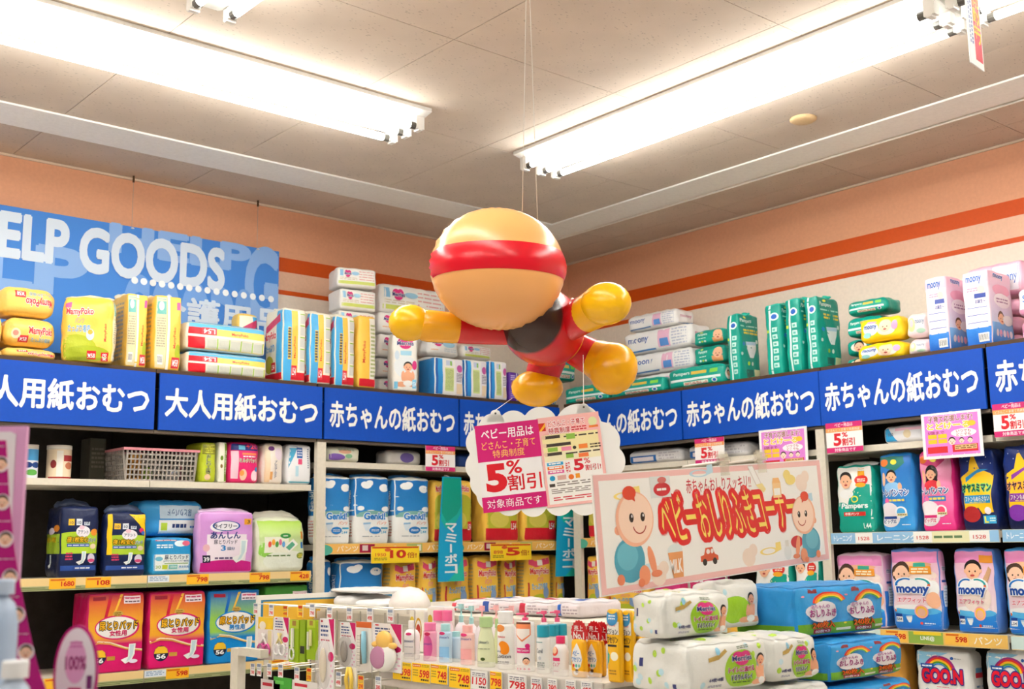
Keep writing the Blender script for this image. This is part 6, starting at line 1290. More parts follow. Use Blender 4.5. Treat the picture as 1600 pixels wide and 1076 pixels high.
for bx, c, lb in (((407, 1062, 438, 1095), 'f0e6e8', 'white and pink pouch card on the lower hooks'), ((427, 1058, 455, 1095), '4aa83c', 'green leaf shaped pack on the lower hooks'), ((456, 1064, 497, 1095), 'f0ece8', 'white pouch with red print on the lower hooks')):
    hang('hanging_card', bx, lb, 'card', (lambda c: lambda a: (a.rect(0, 0, 1, 1, c), a.rect(.1, .7, .6, .85, 'd02a40' if c[0] == 'f' else '6ac85a'), a.ell(.6, .3, .3, .2, 'eac8d0' if c[0] == 'f' else '3a9030')))(c), col=c, x=2.35)
hang('hanging_card', (541, 1042, 557, 1078), 'yellow nipper card on the lower hooks below the blue case', 'card', lambda a: (a.rect(0, 0, 1, 1, 'f0ece2'),), lambda o, w_, h_: MB().tube([(-w_*.15, -.01, 0), (-w_*.25, -.012, h_*.5), (-w_*.05, -.01, h_)], .007, 'f0cc50', 8).tube([(w_*.2, -.01, 0), (w_*.3, -.012, h_*.5), (w_*.05, -.01, h_)], .007, 'f0cc50', 8).build('nipper', 'plastic', o, smooth=True), x=2.322)
# board standing behind the hooks, white bundles on the deck
def backboard(a):
    a.rect(0, 0, 1, 1, 'f0ece4'); a.rect(.03, .08, .97, .92, '3a7a9c'); a.rect(.045, .11, .955, .89, 'e8b43a'); a.rect(.62, .11, .955, .89, 'e9a676'); a.rows(.08, .3, .4, .5, 1, '2a2218', 3, .7); a.text('3', .06, .14, .11, .3, '2a2218')
w_, h_, loc, ang = spot('L', (400, 925, 618, 1010), 4.395, None)
board('yellow_poster', w_, h_+.02, (loc[0], 4.395, loc[2]-.02), 0, 'yellow poster board with white and blue border behind the hook rack', 'poster', backboard, t=.005)
MB_ = bpy.data.objects['yellow_poster']
MB().box(-.3, -.28, .006, .012, -1.0-.0, .1, 'd0c8ba').build('stand_leg', 'paint', MB_)
MB().box(.28, .30, .006, .012, -1.0, .1, 'd0c8ba').build('stand_leg', 'paint', MB_)
UD = 1.205
def crumple(name, px0, px1, py0, py1, x, d, label, cat, col, **k):
    return put(name, 'R', (px0, py0, px1, py1), x, d, UD, label, cat, body=col, r=.03, puff=.02, amp=.006, **k)
crumple('folded_cloth', 510, 548, 928, 960, 2.72, .25, 'pile of white folded gauze cloths left of the dome, lower part', 'cloth', 'f0eeec', key='cl')
put('folded_cloth', 'R', (510, 918, 575, 936), 2.74, .24, TOPS['cl'], 'white folded gauze cloth on top of the cloth pile', 'cloth', body='f3f1ef', r=.02, puff=.012, amp=.006)
put('folded_cloth', 'R', (548, 936, 592, 962), 2.70, .22, UD, 'white folded gauze cloth with faint blue edge beside the pile', 'cloth', body='eeeeee', arts={'front': lambda a: (a.base('f0f0ef'), a.rect(.05, .2, .95, .26, 'bcd2e2'))}, r=.02, puff=.012, amp=.006)
y, z = on_x(640, 952, 2.80)
dm = MB().lathe([(.085, 0), (.082, .03), (.065, .062), (.035, .082), (.006, .088)], 'f3ece6', 28).build('white_dome_cap', 'film', None, (2.80, y, UD), smooth=True)
tag(dm, 'white domed cap on the deck behind the hooks', 'cap')
for i, (a0, a1, t, c, c2, lb) in enumerate([(640, 664, 951, 'f1ece4', 'b9c43a', 'cream carton with gold seal at the left end of the lotion row'), (668, 694, 947, 'f0e6e2', 'b03030', 'cream carton with red and gold round seal behind the lotions')]):
    put('carton', 'R', (a0, t, a1, 1030), 2.60, .05, 1.072, lb, 'carton', body=c, arts={'front': lambda a: (a.base('f1ebe2'), a.rect(.05, .75, .95, .95, 'e9e2d2'), a.ring(.62, .5, .22, .3, .2, 'c9962c', 0, 360), a.ell(.62, .45, .16, .2, 'b8382c'), a.text('No.1', .48, .4, .76, .52, 'f4e6b0'), a.ell(.2, .72, .14, .1, 'c8a832'))}, r=.004, puff=0, amp=0, material='gloss')
for i, (a0, a1, t, c) in enumerate([(700, 745, 936, 'd84a5a'), (748, 802, 934, '3a5aa8'), (806, 862, 936, 'c83048'), (866, 905, 937, '2a62b8')]):
    put('flat_pouch', 'R', (a0, t, a1, 962), 2.78, .22, UD, 'clear wrapped flat pouch with %s print behind the bottle caps' % ('pale red', 'blue', 'dark red', 'blue and yellow')[i], 'pouch', group='flat pouches behind the bottles', body='e6dcde', arts={'front': (lambda c: lambda a: (a.base('e9e0e2'), a.rect(.02, .1, .25, .9, c), a.rows(.32, .2, .9, .8, 3, 'b9aab2', 3), a.rect(.6, .6, .9, .9, 'f2e6ea')))(c), 'top': (lambda c: lambda a: (a.base('ece6e8'), a.rect(.1, .2, .6, .5, c)))(c)}, r=.014, puff=.006, amp=.004)
# ---- bottles
LZ = 1.071
def bottle(px, wpx, top, base, kind, col, cap, label, art=None, cat='bottle', x=2.44, group=None, name='lotion_bottle', capfrac=.16, neck=.45, mat_='gloss', sq=.62, caph=None, pump=False):
    y, _ = on_x(px, base, x); d = math.hypot(x, y)/math.hypot(*ray(px, base)[:2]); w_ = wpx*d/F*1.0
    r_ = ray(px, top); zt = EYE+r_[2]*math.hypot(x, y)/math.hypot(r_[0], r_[1]); h_ = zt-LZ; ch = h_*capfrac; bh = h_-ch; R_ = w_/2
    if kind == 'round': prof = [(.92, 0), (1, .02), (1, .74), (.94, .84), (.70, .93), (neck, .98), (neck, 1)]
    elif kind == 'slope': prof = [(.92, 0), (1, .02), (.98, .35), (.86, .7), (.66, .9), (neck, .97), (neck, 1)]
    elif kind == 'tube': prof = [(.62, 0), (.66, .03), (.8, .4), (.95, .8), (1, .97), (1, 1)]
    else: prof = [(.95, 0), (1, .015), (1, .9), (.97, .97), (neck, .985), (neck, 1)]
    prof = [(a*R_, b_*bh) for a, b_ in prof]
    yaw = math.atan2(y, x)-PI/2          # bottles face the aisle, turned a little
    o = MB().lathe(prof, col, 28, 1, sq).build(name, mat_, None, (x, y, LZ), -PI/2+.28, smooth=True)
    tag(o, label, cat, group)
    m = MB()
    if pump:
        m.lathe([(R_*.30, bh), (R_*.32, bh+ch*.35), (R_*.12, bh+ch*.4), (R_*.12, bh+ch*.75)], cap, 16); m.box(-R_*.28, R_*.28, -R_*.22, R_*.22, bh+ch*.72, bh+ch, cap); m.tube([(0, 0, bh+ch*.86), (-R_*.9, -R_*.2, bh+ch*.80)], R_*.1, cap, 8)
        m.build('pump', 'plastic', o, smooth=False)
    else:
        k = neck*1.12 if kind not in ('tube',) else 1.0
        m.lathe([(k*R_, bh-.001), (k*R_, bh+ch*.92), (k*R_*.9, bh+ch)], cap, 24, 1, max(sq, .8) if kind != 'tube' else .3); m.build('cap', 'plastic', o, smooth=False)
    if art:
        a = Art(w_/bh); art(a); P = np.concatenate(a.P); V = []
        zs = [p[1] for p in prof]; rs = [p[0] for p in prof]
        for u_, v_, q in P:
            rr = np.interp(v_*bh, zs, rs); an = -PI/2+(u_-.5)*2.3; V.append(((rr+.0007+.0002*q)*math.cos(an), (rr*sq+.0007+.0002*q)*math.sin(an), v_*bh))
        link('front_label', to_mesh('front_label', V, a.f, a.c, 'gloss'), o)
    return o
def lotion(script, c='3a4a8c', seal='c8306a', sub='8a8a9c'):
    return lambda a: (a.ell(.5, .82, .18, .05, seal), a.text(script, .15, .52, .85, .64, c, slant=.05), a.rows(.25, .38, .75, .42, 1, sub, 3), a.rows(.2, .08, .8, .2, 3, sub, 5))
# back row
for i, px in enumerate((688, 702)): bottle(px-3, 22, 953, 1020, 'round', 'f0d8de', 'ec6a98', 'back row bottle with square pink cap, %s one' % ('left', 'right')[i], x=2.56, group='back row bottles', capfrac=.22, neck=.7)
for i, (px, c, t) in enumerate(((721, 'a9d6d4', 943), (737, 'a9d6d4', 946), (754, 'f2b0b4', 946), (776, 'f2b4b4', 945), (800, 'f0b0b0', 946))): bottle(px, 24, t, 1022, 'round', 'e9dfe2', c, 'back row pump bottle with %s pump, %s from the left' % ('aqua' if i < 2 else 'salmon', ORD[i]), x=2.56, group='back row bottles', capfrac=.34, pump=True, mat_='plastic')
for i, (px, t) in enumerate(((851, 954), (872, 953))): bottle(px, 26, t, 1030, 'round', 'f2ecea', 'ea5c84', 'back row white bottle with pink pump, %s one' % ('left', 'right')[i], lambda a: (a.ell(.5, .6, .34, .12, 'ee7a4a'), a.ell(.5, .68, .34, .05, '6a4030')), x=2.55, group='back row bottles', capfrac=.2, pump=True)
bottle(643.5, 29, 969, 1031, 'round', 'f4efec', 'f1eeea', 'plain white lotion bottle with white cap, first in the front row', lotion("Johnson's", '3a4a80'), capfrac=.2, neck=.36)
bottle(672, 24, 972, 1033, 'box', 'f2a2bc', 'f07aa6', 'pink lotion bottle with pink cap and magenta drop label', lambda a: (a.ell(.5, .45, .34, .4, 'd85a98'), a.text("Johnson's", .22, .5, .78, .6, '3a3a90'), a.ell(.5, .88, .2, .06, 'd02a5c')), capfrac=.2, neck=.75)
bottle(696.5, 23, 974, 1037, 'box', 'bcd8ec', 'a8d8da', 'pale blue baby oil bottle with aqua cap', lambda a: (a.rect(.08, .03, .92, .5, '8abce4'), a.text("Johnson's", .1, .74, .9, .84, '4a4a9c'), a.ell(.4, .92, .24, .05, 'd0306c'), a.rows(.15, .1, .5, .2, 2, '3a6ab0', 3)), capfrac=.18, neck=.62)
bottle(713, 20, 986, 1036, 'box', 'c9dcec', 'a8d8da', 'pale blue bottle half hidden behind the baby oil bottle', None, x=2.48, capfrac=.16, neck=.6)
bottle(731, 25, 976, 1040, 'box', 'f2c6c0', 'f2b0ac', 'peach pink bottle with peach cap', lambda a: (a.rect(.08, .03, .92, .5, 'f0a8a8'), a.text("Johnson's", .1, .74, .9, .84, '4a4a9c'), a.ell(.4, .92, .24, .05, 'd0306c'), a.rows(.15, .1, .5, .2, 2, 'c05a70', 3)), capfrac=.18, neck=.62)
bottle(760, 32, 963, 1043, 'slope', 'dde2b8', 'a9c48a', 'tall pale green lotion bottle with green cap', lambda a: (a.text("Johnson's", .2, .56, .8, .66, '3a4a60'), a.rows(.2, .44, .85, .47, 1, '6a7a60', 3), a.ell(.5, .2, .12, .04, '3a4a20'), a.rows(.2, .08, .8, .14, 2, '7a8a60', 3)), capfrac=.2, neck=.62)
bottle(781, 22, 966, 1034, 'slope', 'cfd8a4', 'a4c286', 'second pale green bottle peeping out behind the first', None, x=2.53, capfrac=.2, neck=.62)
bottle(791, 30, 954, 1044, 'box', 'f3f0ec', 'f1eeea', 'tall white lotion bottle with orange leaf print', lambda a: (a.ell(.35, .88, .26, .08, 'e8924a'), a.text('Pigeon', .2, .66, .62, .72, 'd8302c'), a.ell(.55, .46, .28, .15, 'ee8a1c', 18, .4), a.ell(.25, .42, .14, .1, 'f6f0ea'), a.text('Baby', .08, .35, .4, .41, '5a7a9c'), a.text('Lotion', .12, .24, .92, .32, '3a3a44'), a.rows(.1, .1, .8, .18, 2, '7a7a80', 3)), capfrac=.2, neck=.75)
bottle(822, 32, 957, 1048, 'box', 'f5f1ee', 'e95482', 'white pump bottle with pink pump and orange shield label', lambda a: (a.poly([(.08, .93), (.92, .93), (.92, .72), (.5, .58), (.08, .72)], 'ee8a5c'), a.poly([(.14, .84), (.86, .84), (.86, .73), (.5, .62), (.14, .73)], 'f6ece4'), a.rect(.08, .93, .92, .97, '6a3a2a'), a.rect(.14, .36, .86, .46, 'd82a78'), a.ell(.75, .5, .12, .05, 'd82a78'), a.text('Baby Lotion', .2, .38, .8, .44, 'f6f0f2'), a.head(.68, .2, .16), [a.ell(.2+k*.2, .05, .06, .02, 'd84a7a', 8) for k in range(4)]), capfrac=.13, pump=True)
for i, (px, t, b_, x) in enumerate(((850, 976, 1051, 2.43), (865, 975, 1046, 2.50), (878, 974, 1044, 2.53))): bottle(px, 24-i, t, b_, 'box', 'f1f0ec', '1f9ab0', 'white bottle with teal cap, %s of three' % ('front one', 'middle one', 'back one')[i], (lambda a: (a.rect(.1, .84, .6, .86, '5a9aa0'), a.text('Curél', .15, .56, .6, .68, '6a7078'), a.ell(.4, .42, .1, .05, 'c9ccd0'), a.rows(.2, .1, .7, .32, 4, '7a8a8a', 3))) if i == 0 else None, x=x, group='teal capped bottles', capfrac=.24, neck=.78)
bottle(877, 27, 993, 1054, 'round', 'f6f2f0', 'e8356c', 'white bottle with short pink cap and red printed label', lambda a: (a.ell(.25, .75, .25, .14, 'd84a3c'), a.ell(.25, .78, .18, .1, 'f0c8a0'), a.rect(.08, .46, .6, .56, 'd8306c'), a.text('ピュア', .1, .30, .58, .42, 'd02a6a'), a.rows(.1, .12, .5, .18, 1, 'c05a80', 3)), capfrac=.18, neck=.5, x=2.42)
def drop(a):
    a.rect(.04, .03, .96, .97, 'f2b01a'); a.poly([(.5, .93), (.78, .72), (.88, .5), (.78, .3), (.5, .2), (.22, .3), (.12, .5), (.22, .72)], 'f6f2ec'); a.text('ベビー', .22, .58, .7, .72, '4a8ac8'); a.text('ワセリン', .16, .42, .84, .55, '4a8ac8')
    for k, c in enumerate(('d8342c', '4ab09c', '8ac0b0')): a.ell(.28+k*.2, .32, .08, .045, c, 10)
    a.ell(.4, .12, .16, .06, 'f0ece0'); a.ell(.5, .18, .12, .05, '5a3a24')
for i, (px0, px1, t, b_, x) in enumerate(((890, 913, 998, 1054, 2.415), (914, 936, 999, 1052, 2.45), (932, 942, 1000, 1050, 2.48))):
    w_, h_, loc, ang = spot('R', (px0, t, px1, b_), x, LZ); o = pack('jelly_tube', w_*.97, .022, h_, loc, ang, 'yellow tube pack with white drop, %s in its row' % ORD[i], 'tube', 'yellow drop packs', body='f2b01a', arts={'front': drop}, r=.006, puff=.003, amp=.0005, material='gloss', n=8)
    m = MB(); cx = 0; n = 18; P = []
    for k in range(2*n):
        a_ = PI*k/n; rr = .034*(1 if k % 2 else .9); P.append((rr*math.cos(a_), rr*math.sin(a_)*1.05))
    V = [(x_, .010, z_+h_+.018) for x_, z_ in P]+[(x_, .0125, z_+h_+.018) for x_, z_ in P]; q = len(P); tri = tessellate_polygon([[Vector((a_, b2, 0)) for a_, b2 in P]])
    m.add(V, [tuple(t_) for t_ in tri]+[tuple(i_+q for i_ in reversed(t_)) for t_ in tri]+[(k, (k+1) % q, (k+1) % q+q, k+q) for k in range(q)], 'c01820'); st = m.build('red_burst', 'gloss', o)
    a = Art(1); a.text('売上', .2, .56, .8, .82, 'f4e8e4', bold=.02); a.text('No.1', .14, .2, .86, .52, 'f4e8e4', bold=.03); flat(a, .062, .062, o, 'burst_print', 0, h_-.013, .0095, 0, 'gloss')
def bluedrop(a):
    a.rect(.03, .02, .97, .98, 'f0b416'); a.rect(.03, .66, .97, .84, 'f2ece0'); a.text('Pigeon', .15, .76, .75, .81, 'd8302c'); a.text('ピジョン', .1, .66, .9, .74, '3a3428', bold=.02); a.text('ワセリン', .1, .54, .9, .63, '3a3428', bold=.02); a.rect(.1, .49, .8, .52, '3a3428'); a.ell(.6, .36, .28, .06, 'f2ecd0'); a.poly([(.03, .44), (.25, .38), (.2, .28), (.03, .22)], '3aa884'); a.rows(.2, .1, .7, .18, 2, '9a6a1c', 3)
    a.ell(.5, .90, .44, .12, '3a8cc0'); a.ell(.5, .985, .3, .035, 'f0c020'); a.rows(.25, .86, .75, .94, 2, 'eaf2f6', 3)
for i, (px0, px1, t, b_, x) in enumerate(((946, 969, 951, 1061, 2.40), (970, 988, 953, 1056, 2.425), (988.5, 1003, 955, 1052, 2.45))):
    w_, h_, loc, ang = spot('R', (px0, t, px1, b_), x, LZ); pack('jelly_tube', w_*.97, .024, h_, loc, ang, 'tall yellow tube with blue drop tag, %s in its row' % ORD[i], 'tube', 'tall yellow tubes', body='f0b416', arts={'front': bluedrop}, r=.006, puff=.003, amp=.0005, material='gloss', n=8)
# price cards on the rail
def pcard(yel, num, small):
    def f(a):
        a.rect(0, 0, 1, 1, 'f2c21e' if yel else 'f1eeea')
        if yel: a.rect(.05, .8, .5, .94, 'd8582c'); a.rows(.08, .82, .46, .92, 1, 'f4e6c0', 3); a.rows(.55, .8, .95, .94, 2, '8a7a20', 4)
        else: a.rows(.1, .72, .9, .92, 2, '6a6a7a', 4); a.line([(.05, .68), (.95, .68)], .02, '8a8a98')
        a.text(num, .42 if yel and not small else .08, .26, .96, .66, 'd01c22', bold=.03, slant=.03); a.rows(.06, .3, .34, .7, 3, '8a7a30', 6, .4) if yel and not small else None; a.rows(.5, .08, .92, .18, 1, '2a2622', 3, .9)
    return f
PC = [((614, 1034, 643, 1062), 1, '598', 0, 'yellow price card reading 598 at the left end of the lotion rail'), ((644, 1036, 672, 1066), 1, '598', 0, 'yellow price card reading 598, second on the lotion rail'), ((673, 1038, 699, 1068), 1, '748', 0, 'yellow price card reading 748, left one of two'), ((702, 1042, 735, 1075), 1, '748', 0, 'yellow price card reading 748, right one of two'), ((736, 1048, 761, 1077), 0, '1150', 0, 'white price card reading 1150 on the lotion rail'), ((766, 1049, 784, 1080), 1, '798', 1, 'small yellow price card reading 798 on the lotion rail'), ((794, 1054, 822, 1084), 0, '798', 0, 'white price card reading 798 under the pump bottle'), ((830, 1058, 846, 1086), 0, '720', 1, 'narrow white price card under the teal capped bottle'), ((856, 1060, 870, 1088), 0, '380', 1, 'narrow white price card right of the teal capped bottle'), ((884, 1062, 899, 1090), 0, '780', 1, 'narrow white price card under the red bursts'), ((908, 1064, 925, 1092), 0, '498', 1, 'narrow white price card near the right end of the rail')]
for bx, yel, num, small, lb in PC: sboard('price_card', 'R', bx, IX-.009, lb, 'price card', pcard(yel, num, small), t=.003, group='price cards on the lotion rail', material='gloss')
# ---- wipes bundles piled on the near end
WZ = .924
def spots(a, seed, n=11):
    rr = random.Random(seed)
    for k in range(n):
        c = ('b5d94a', 'c3e4ec', 'b5d94a', 'cfe6ee')[k % 4]; a.ell(rr.uniform(.08, .92), rr.uniform(.1, .9), .04/max(1, a.asp/1.6), .04*a.asp/max(1, a.asp/1.6)*1.1, c, 14, .3)
def flush(seed=1, shift=0):
    def f(a):
        a.base('eae9e3'); spots(a, seed, 9); x = .56+shift
        a.ell(x, .42, .22, .40, '9ccb2c', 26); pinklogo(a, x, .64, .12, .15, n=False); a.text('トイレに流せる', x-.17, .36, x+.17, .47, 'c01f74', 'f4f3ee', .09, .03, skew=.04); a.text('するりんキレイ', x-.13, .20, x+.13, .31, '3a3f70', 'f4f3ee', .09, .02, skew=.04); a.rows(x-.1, .13, x+.1, .17, 1, '3a5a30', 3)
        a.poly([(x-.42, .70), (x-.30, .76), (x-.2, .86), (x-.18, .80), (x-.3, .66), (x-.42, .62)], 'b99a52'); a.ell(x-.3, .84, .03, .09, '8cc4dc', 10); a.rows(x-.05, .84, x+.1, .92, 2, '6a7a5a', 3)
        a.text('64枚×8個', x-.42, .22, x-.24, .30, '4a4a78'); a.rows(x-.42, .1, x-.26, .16, 2, '8a8aa8', 3)
        a.sitting(min(.88, x+.30), .36, .68)
    return f
def wsides(a): a.base('e9e8e2'); spots(a, 7, 10); a.rect(.2, .5, .26, .68, '3a3f78'); a.rect(.74, .1, .8, .2, '3a3f78')
def wtop(a): a.base('eae9e3'); spots(a, 4, 12)
wk = dict(body='e9e8e2', r=.02, puff=.010, amp=.004)
for i, (x0, x1) in enumerate(((2.38, 2.73), (2.76, 3.0))):
    pack('wipes_bundle', x1-x0, .26, 1.058-WZ-.004, ((x0+x1)/2, 2.07, WZ), 0, 'white dotted wipes bundle at the bottom of the near pile, %s' % ('left', 'right')[i], WP, 'white dotted wipes bundles', arts={'front': flush(3+i), 'left': wsides, 'top': wtop}, **wk)
DWd = 1.060
put('wipes_bundle', 'L', (1080, 994, 1209, 1086), 2.075, .24, DWd, 'white dotted wipes bundle in the middle layer, showing two folded flaps at its left', WP, group='white dotted wipes bundles', key='D', arts={'front': flush(2, .05), 'left': wsides, 'top': wtop}, **wk)
put('wipes_bundle', 'L', (1211, 988, 1286, 1072), 2.09, .24, DWd, 'white dotted wipes bundle in the middle layer, right one', WP, group='white dotted wipes bundles', key='E', arts={'front': flush(5, .0), 'top': wtop}, **wk)
put('wipes_bundle', 'L', (1041, 920, 1149, 996), 2.13, .15, TOPS['D']-.003, 'white dotted wipes bundle on top, with logo and sitting baby, in front', WP, group='white dotted wipes bundles', arts={'front': flush(8, .0), 'left': wsides, 'top': wtop}, **wk)
put('wipes_bundle', 'L', (1118, 903, 1196, 984), 2.30, .12, None, 'white dotted wipes bundle on top, half hidden behind the front one', WP, group='white dotted wipes bundles', on='E', arts={'front': lambda a: (a.base('eae9e3'), spots(a, 9, 9), a.ell(.38, .4, .3, .3, '9ccb2c'), a.sitting(.72, .42, .7))}, **wk)
def bearfree(a):
    a.base('2f96d8', '3a9ede'); a.rect(.015, .02, .985, .26, '6fae2c')
    for k in range(2):
        x = .27+k*.46; s_ = .62
        a.rect(x-.2*s_*1.0, .86, x-.05*s_, .95, '8a2a34'); 
        for j, c in enumerate(('e0322c', 'f08a2c', 'f2d02c', '5ab04a', '3a8ad0')): a.ring(x+.14*s_, .62, (.30-j*.035)*s_, .26-j*.03, .14, c, 20, 170)
        for dx, dy, rx, ry in ((-.1, .5, .2, .14), (.02, .56, .18, .14), (-.02, .42, .24, .13)): a.ell(x+dx*s_, dy, rx*s_, ry, 'f3eef2', 16)
        a.text('赤ちゃんの', x-.22*s_, .56, x+.1*s_, .64, 'c07ab0'); a.text('おしりふき', x-.26*s_, .40, x+.2*s_, .54, 'b03a8c', 'f6f0f4', .08, .03)
        a.text('240枚入', x-.2*s_, .17, x+.2*s_, .30, 'f0701c', '5a1a14', .07, .03); a.rect(x-.16*s_, .06, x+.16*s_, .155, 'b82a3c'); a.text('80枚×3', x-.13*s_, .075, x+.13*s_, .14, 'f4e4e4'); a.rect(x+.24*s_, .1, x+.5*s_, .15, 'e6e4d0'); a.ell(x-.3*s_, .8, .02, .02, 'f0a0b8', 8); a.ell(x+.4*s_, .24, .02, .02, 'f2d02c', 8)
def blueside(a): a.base('2b8fd4'); a.rect(.015, .02, .985, .24, '6fae2c')
bk = dict(body='2d92d6', r=.016, puff=.008, amp=.004)
for i, (x0, x1, n_) in enumerate(((3.06, 3.50, 'bottom'),)):
    pack('wipes_bundle', x1-x0, .26, 1.03-WZ-.004, ((x0+x1)/2, 2.11, WZ), 0, 'blue rainbow wipes bundle at the bottom of the right pile', WP, 'blue rainbow wipes bundles', arts={'front': bearfree, 'left': blueside}, **bk)
put('wipes_bundle', 'L', (1296, 994, 1418, 1062), 2.12, .27, 1.032, 'blue rainbow wipes bundle in the middle of the right pile', WP, key='G', group='blue rainbow wipes bundles', arts={'front': bearfree, 'left': blueside, 'top': lambda a: a.base('3297da')}, **bk)
put('wipes_bundle', 'L', (1243, 908, 1387, 986), 2.19, .25, None, 'blue rainbow wipes bundle on top of the right pile', WP, on='G', group='blue rainbow wipes bundles', arts={'front': bearfree, 'left': blueside, 'top': lambda a: a.base('3297da')}, **bk)
# ================================================================ NEAR LEFT: out-of-focus counter display
FT = 1.12
tb = tag(empty('display_table', (.62, 1.72, 0)), 'low dark display table at the near left below the pink stand', 'table')
MB().box(-.30, .14, -.16, .26, FT-.02, FT, '3a342e').build('table_top', 'paint', tb)
for sx in (-.28, .12):
    for sy in (-.14, .24): MB().box(sx-.015, sx+.015, sy-.015, sy+.015, 0, FT-.021, '4a443c').build('leg', 'paint', tb)
NR = BR
def near(px, py, s): return at_depth(px, py, s)
def on_plane(px, py, p):
    R_ = Matrix.Rotation(-NR, 4, 'Z'); d = R_ @ Vector(ray(px, py)); c = R_ @ (Vector((0, 0, EYE))-Vector((p.x, p.y, FT+.001))); t = -c.y/d.y; q = c+d*t
    return q.x, q.z
def stand():
    D = 1.72; sc = D/F; p = near(-60, 1076, D); o = tag(empty('pink_display_panel', (p.x, p.y, FT+.001), NR), 'blurred pale pink display panel with white inset at the near left', 'display panel')
    def pt(px, py): return on_plane(px, py, p)
    tr = pt(42, 665); br = pt(30, 1076); tl = (tr[0]-.20, tr[1]); w_ = .2
    def prism(P, y0, y1, col, nm):
        n = len(P); V = [(x, y0, z) for x, z in P]+[(x, y1, z) for x, z in P]
        return MB().add(V, [tuple(range(n)), tuple(range(2*n-1, n-1, -1))]+[(i, i+n, (i+1) % n+n, (i+1) % n) for i in range(n)], col).build(nm, 'gloss', o)
    prism([(tl[0], 0), (br[0]-.012, 0), tr, tl], 0, .01, 'd9a0c8', 'panel_board')
    t2 = pt(30, 674); b2 = pt(18, 1076)
    prism([(tl[0]+.01, .0), (b2[0]-.012, .0), (t2[0]-.004, t2[1]-.004), (t2[0]-.012, t2[1]), (tl[0]+.01, t2[1])], -.0015, -.0003, 'e6dfe2', 'white_inset')
stand()
def strip():
    D = 1.64; sc = D/F; p = near(40, 1076, D); o = tag(empty('magenta_strip', (p.x, p.y, FT+.001), NR), 'curved magenta strip with round baby faces in front of the pink panel', 'display strip')
    R_ = Matrix.Rotation(-NR, 4, 'Z')
    def pt(px, py): return on_plane(px, py, p)
    n = 24; V = []; Fc = []; L = []; 
    rowsx = [(-28, 9, 688), (-20, 14, 780), (-8, 22, 860), (2, 34, 930), (14, 46, 990), (26, 58, 1040), (36, 72, 1080), (58, 96, 1180)]
    ys = [r_[2] for r_ in rowsx]
    for i in range(n+1):
        py = 688+(1180-688)*i/n; a0 = np.interp(py, ys, [r_[0] for r_ in rowsx]); a1 = np.interp(py, ys, [r_[1] for r_ in rowsx])
        (xa, z), (xb, _) = pt(a0, py), pt(a1, py); z = max(z, 0); L.append((xa, xb, z, py)); V += [(xa, 0, z), (xb, 0, z), (xb, .002, z), (xa, .002, z)]
    for i in range(n):
        for j in range(4): Fc.append((4*i+j, 4*i+4+j, 4*i+4+(j+1) % 4, 4*i+(j+1) % 4))
    Fc += [(0, 1, 2, 3), tuple(4*n+j for j in (3, 2, 1, 0))]
    MB().add(V, Fc, 'b01874').build('strip_board', 'gloss', o)
    zb = L[-1][2]
    MB().box(L[-1][0]-.02, L[-1][1]+.02, -.02, .03, 0, .006, 'b01874').build('foot', 'gloss', o)
    if zb > .006: MB().box(L[-1][0], L[-1][1], .0, .002, 0, zb, 'b01874').build('stem', 'gloss', o)
    a = Art(1)
    for k, (px, py) in enumerate(((2, 725), (4, 784), (9, 842), (16, 901), (27, 960), (41, 1018))):
        x, z = pt(px, py); a.circ(x, z, .0115, 'efdfe6', 20); a.head(x, z, .0085, 'efc0a4', '2a1c18')
        x2, z2 = pt(px-2, py-28); a.rows(x2-.014, z2-.001, x2+.014, z2+.001, 1, 'ecd0e0', k)
    P = np.concatenate(a.P); link('printed_face', to_mesh('printed_face', np.c_[P[:, 0], -.0006-.0002*P[:, 2], P[:, 1]], a.f, a.c, 'gloss'), o)
strip()
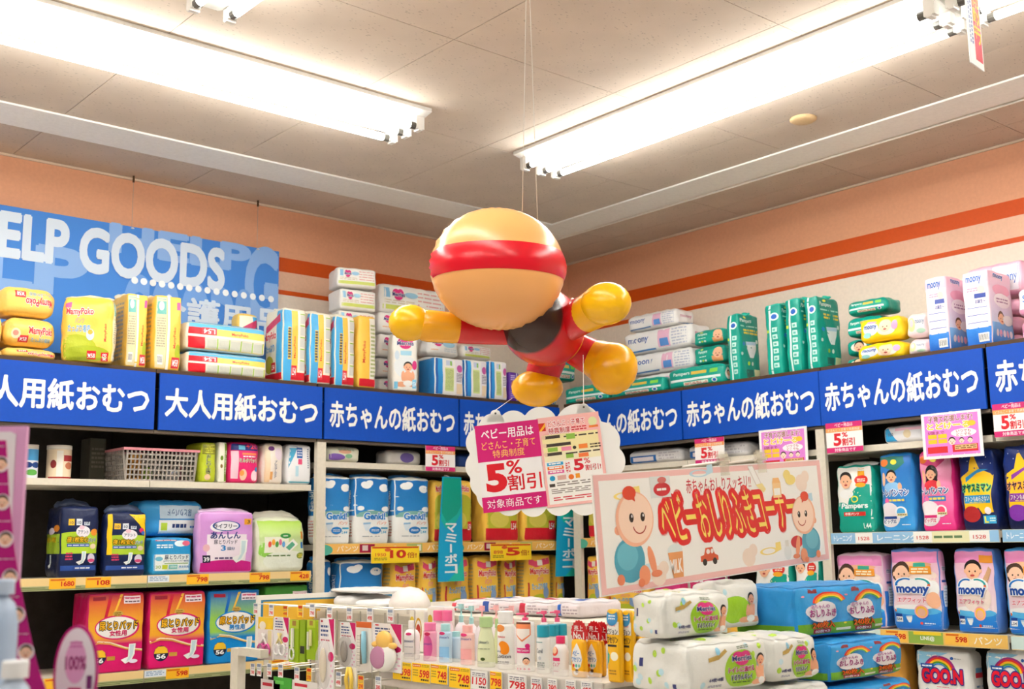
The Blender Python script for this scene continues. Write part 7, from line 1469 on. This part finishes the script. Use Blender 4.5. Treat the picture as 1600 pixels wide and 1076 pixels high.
def oval():
    D = 1.70; p = near(118, 1040, D); o = tag(empty('oval_tag', (p.x, p.y, FT+.001), NR), 'blurred oval white tag with pink rim reading 100%', 'tag')
    R_ = Matrix.Rotation(-NR, 4, 'Z')
    def pt(px, py): return on_plane(px, py, p)
    cx, cz = pt(118, 1052); rx = 35*D/F; rz = 74*D/F
    def ov(k, y0, y1, col, nm):
        n = 40; V = [(cx+rx*k*math.cos(2*PI*i/n), y, cz+rz*k**.5*math.sin(2*PI*i/n)) for y in (y0, y1) for i in range(n)]
        return MB().add(V, [tuple(range(n)), tuple(range(2*n-1, n-1, -1))]+[(i, i+n, (i+1) % n+n, (i+1) % n) for i in range(n)], col).build(nm, 'gloss', o)
    ov(1, 0, .004, 'b81f74', 'rim_board'); ov(.88, -.001, -.0002, 'efe4ea', 'white_face')
    a = Art(.48); a.ell(.5, .62, .24, .22, 'e3a2cc'); a.poly([(.36, .36), (.64, .36), (.7, .24), (.56, .28), (.5, .2), (.44, .28), (.3, .24)], 'c83a7a'); a.text('100%', .27, .54, .74, .68, '8a1458', bold=.02); a.rows(.36, .76, .64, .84, 2, 'c86aa4', 3); a.rect(.76, .34, .88, .48, '7a2a68')
    flat(a, 2*rx, 2*rz, o, 'printed_face', cx, cz-rz, -.0012, 0, 'gloss')
    MB().tube([(cx, .006, 0), (cx, .006, cz-rz*.5)], .003, 'd8c8d4', 8).build('stem', 'plastic', o); MB().lathe([(.025, 0), (.025, .004), (.004, .005)], 'd8c8d4', 20, c=(cx, .006, 0)).build('foot', 'plastic', o)
oval()
def nearbottle(px, w0, top, capd, D, label, col, cap):
    p = near(px, 1076, D); sc = D/F; zt = near(px, top, D).z-FT-.001; R_ = w0/2*sc; ch = capd*sc
    o = MB().lathe([(R_*.95, 0), (R_, .006), (R_, zt-ch-.035), (R_*.8, zt-ch-.012), (R_*.45, zt-ch-.002), (R_*.45, zt-ch)], col, 28).build('lotion_bottle', 'gloss', None, (p.x, p.y, FT+.001), smooth=True)
    tag(o, label, 'bottle'); MB().lathe([(R_*.72, zt-ch), (R_*.72, zt-.002), (R_*.66, zt)], cap, 24).build('cap', 'plastic', o)
    a = Art(1); a.text('3', .3, .5, .6, .75, 'd88aa8'); a.ring(.45, .62, .3, .25, .1, 'd88aa8', 0, 360); a.rows(.1, .1, .9, .35, 2, '5a6aa0', 3)
    P = np.concatenate(a.P); link('front_label', to_mesh('front_label', [((R_+.0008+.0001*q)*math.cos(-PI/2+(u_-.5)*1.6-.6), (R_+.0008+.0001*q)*math.sin(-PI/2+(u_-.5)*1.6-.6), .05+v_*.08) for u_, v_, q in P], a.f, a.c, 'gloss'), o)
nearbottle(-8, 58, 905, 24, 1.50, 'blurred pale blue bottle at the left edge in the foreground', 'aebfd8', 'b4c2d8')
nearbottle(22, 56, 1032, 26, 1.40, 'blurred bottle with a wide white cap at the bottom left corner', 'b9c6da', 'f0eeee')
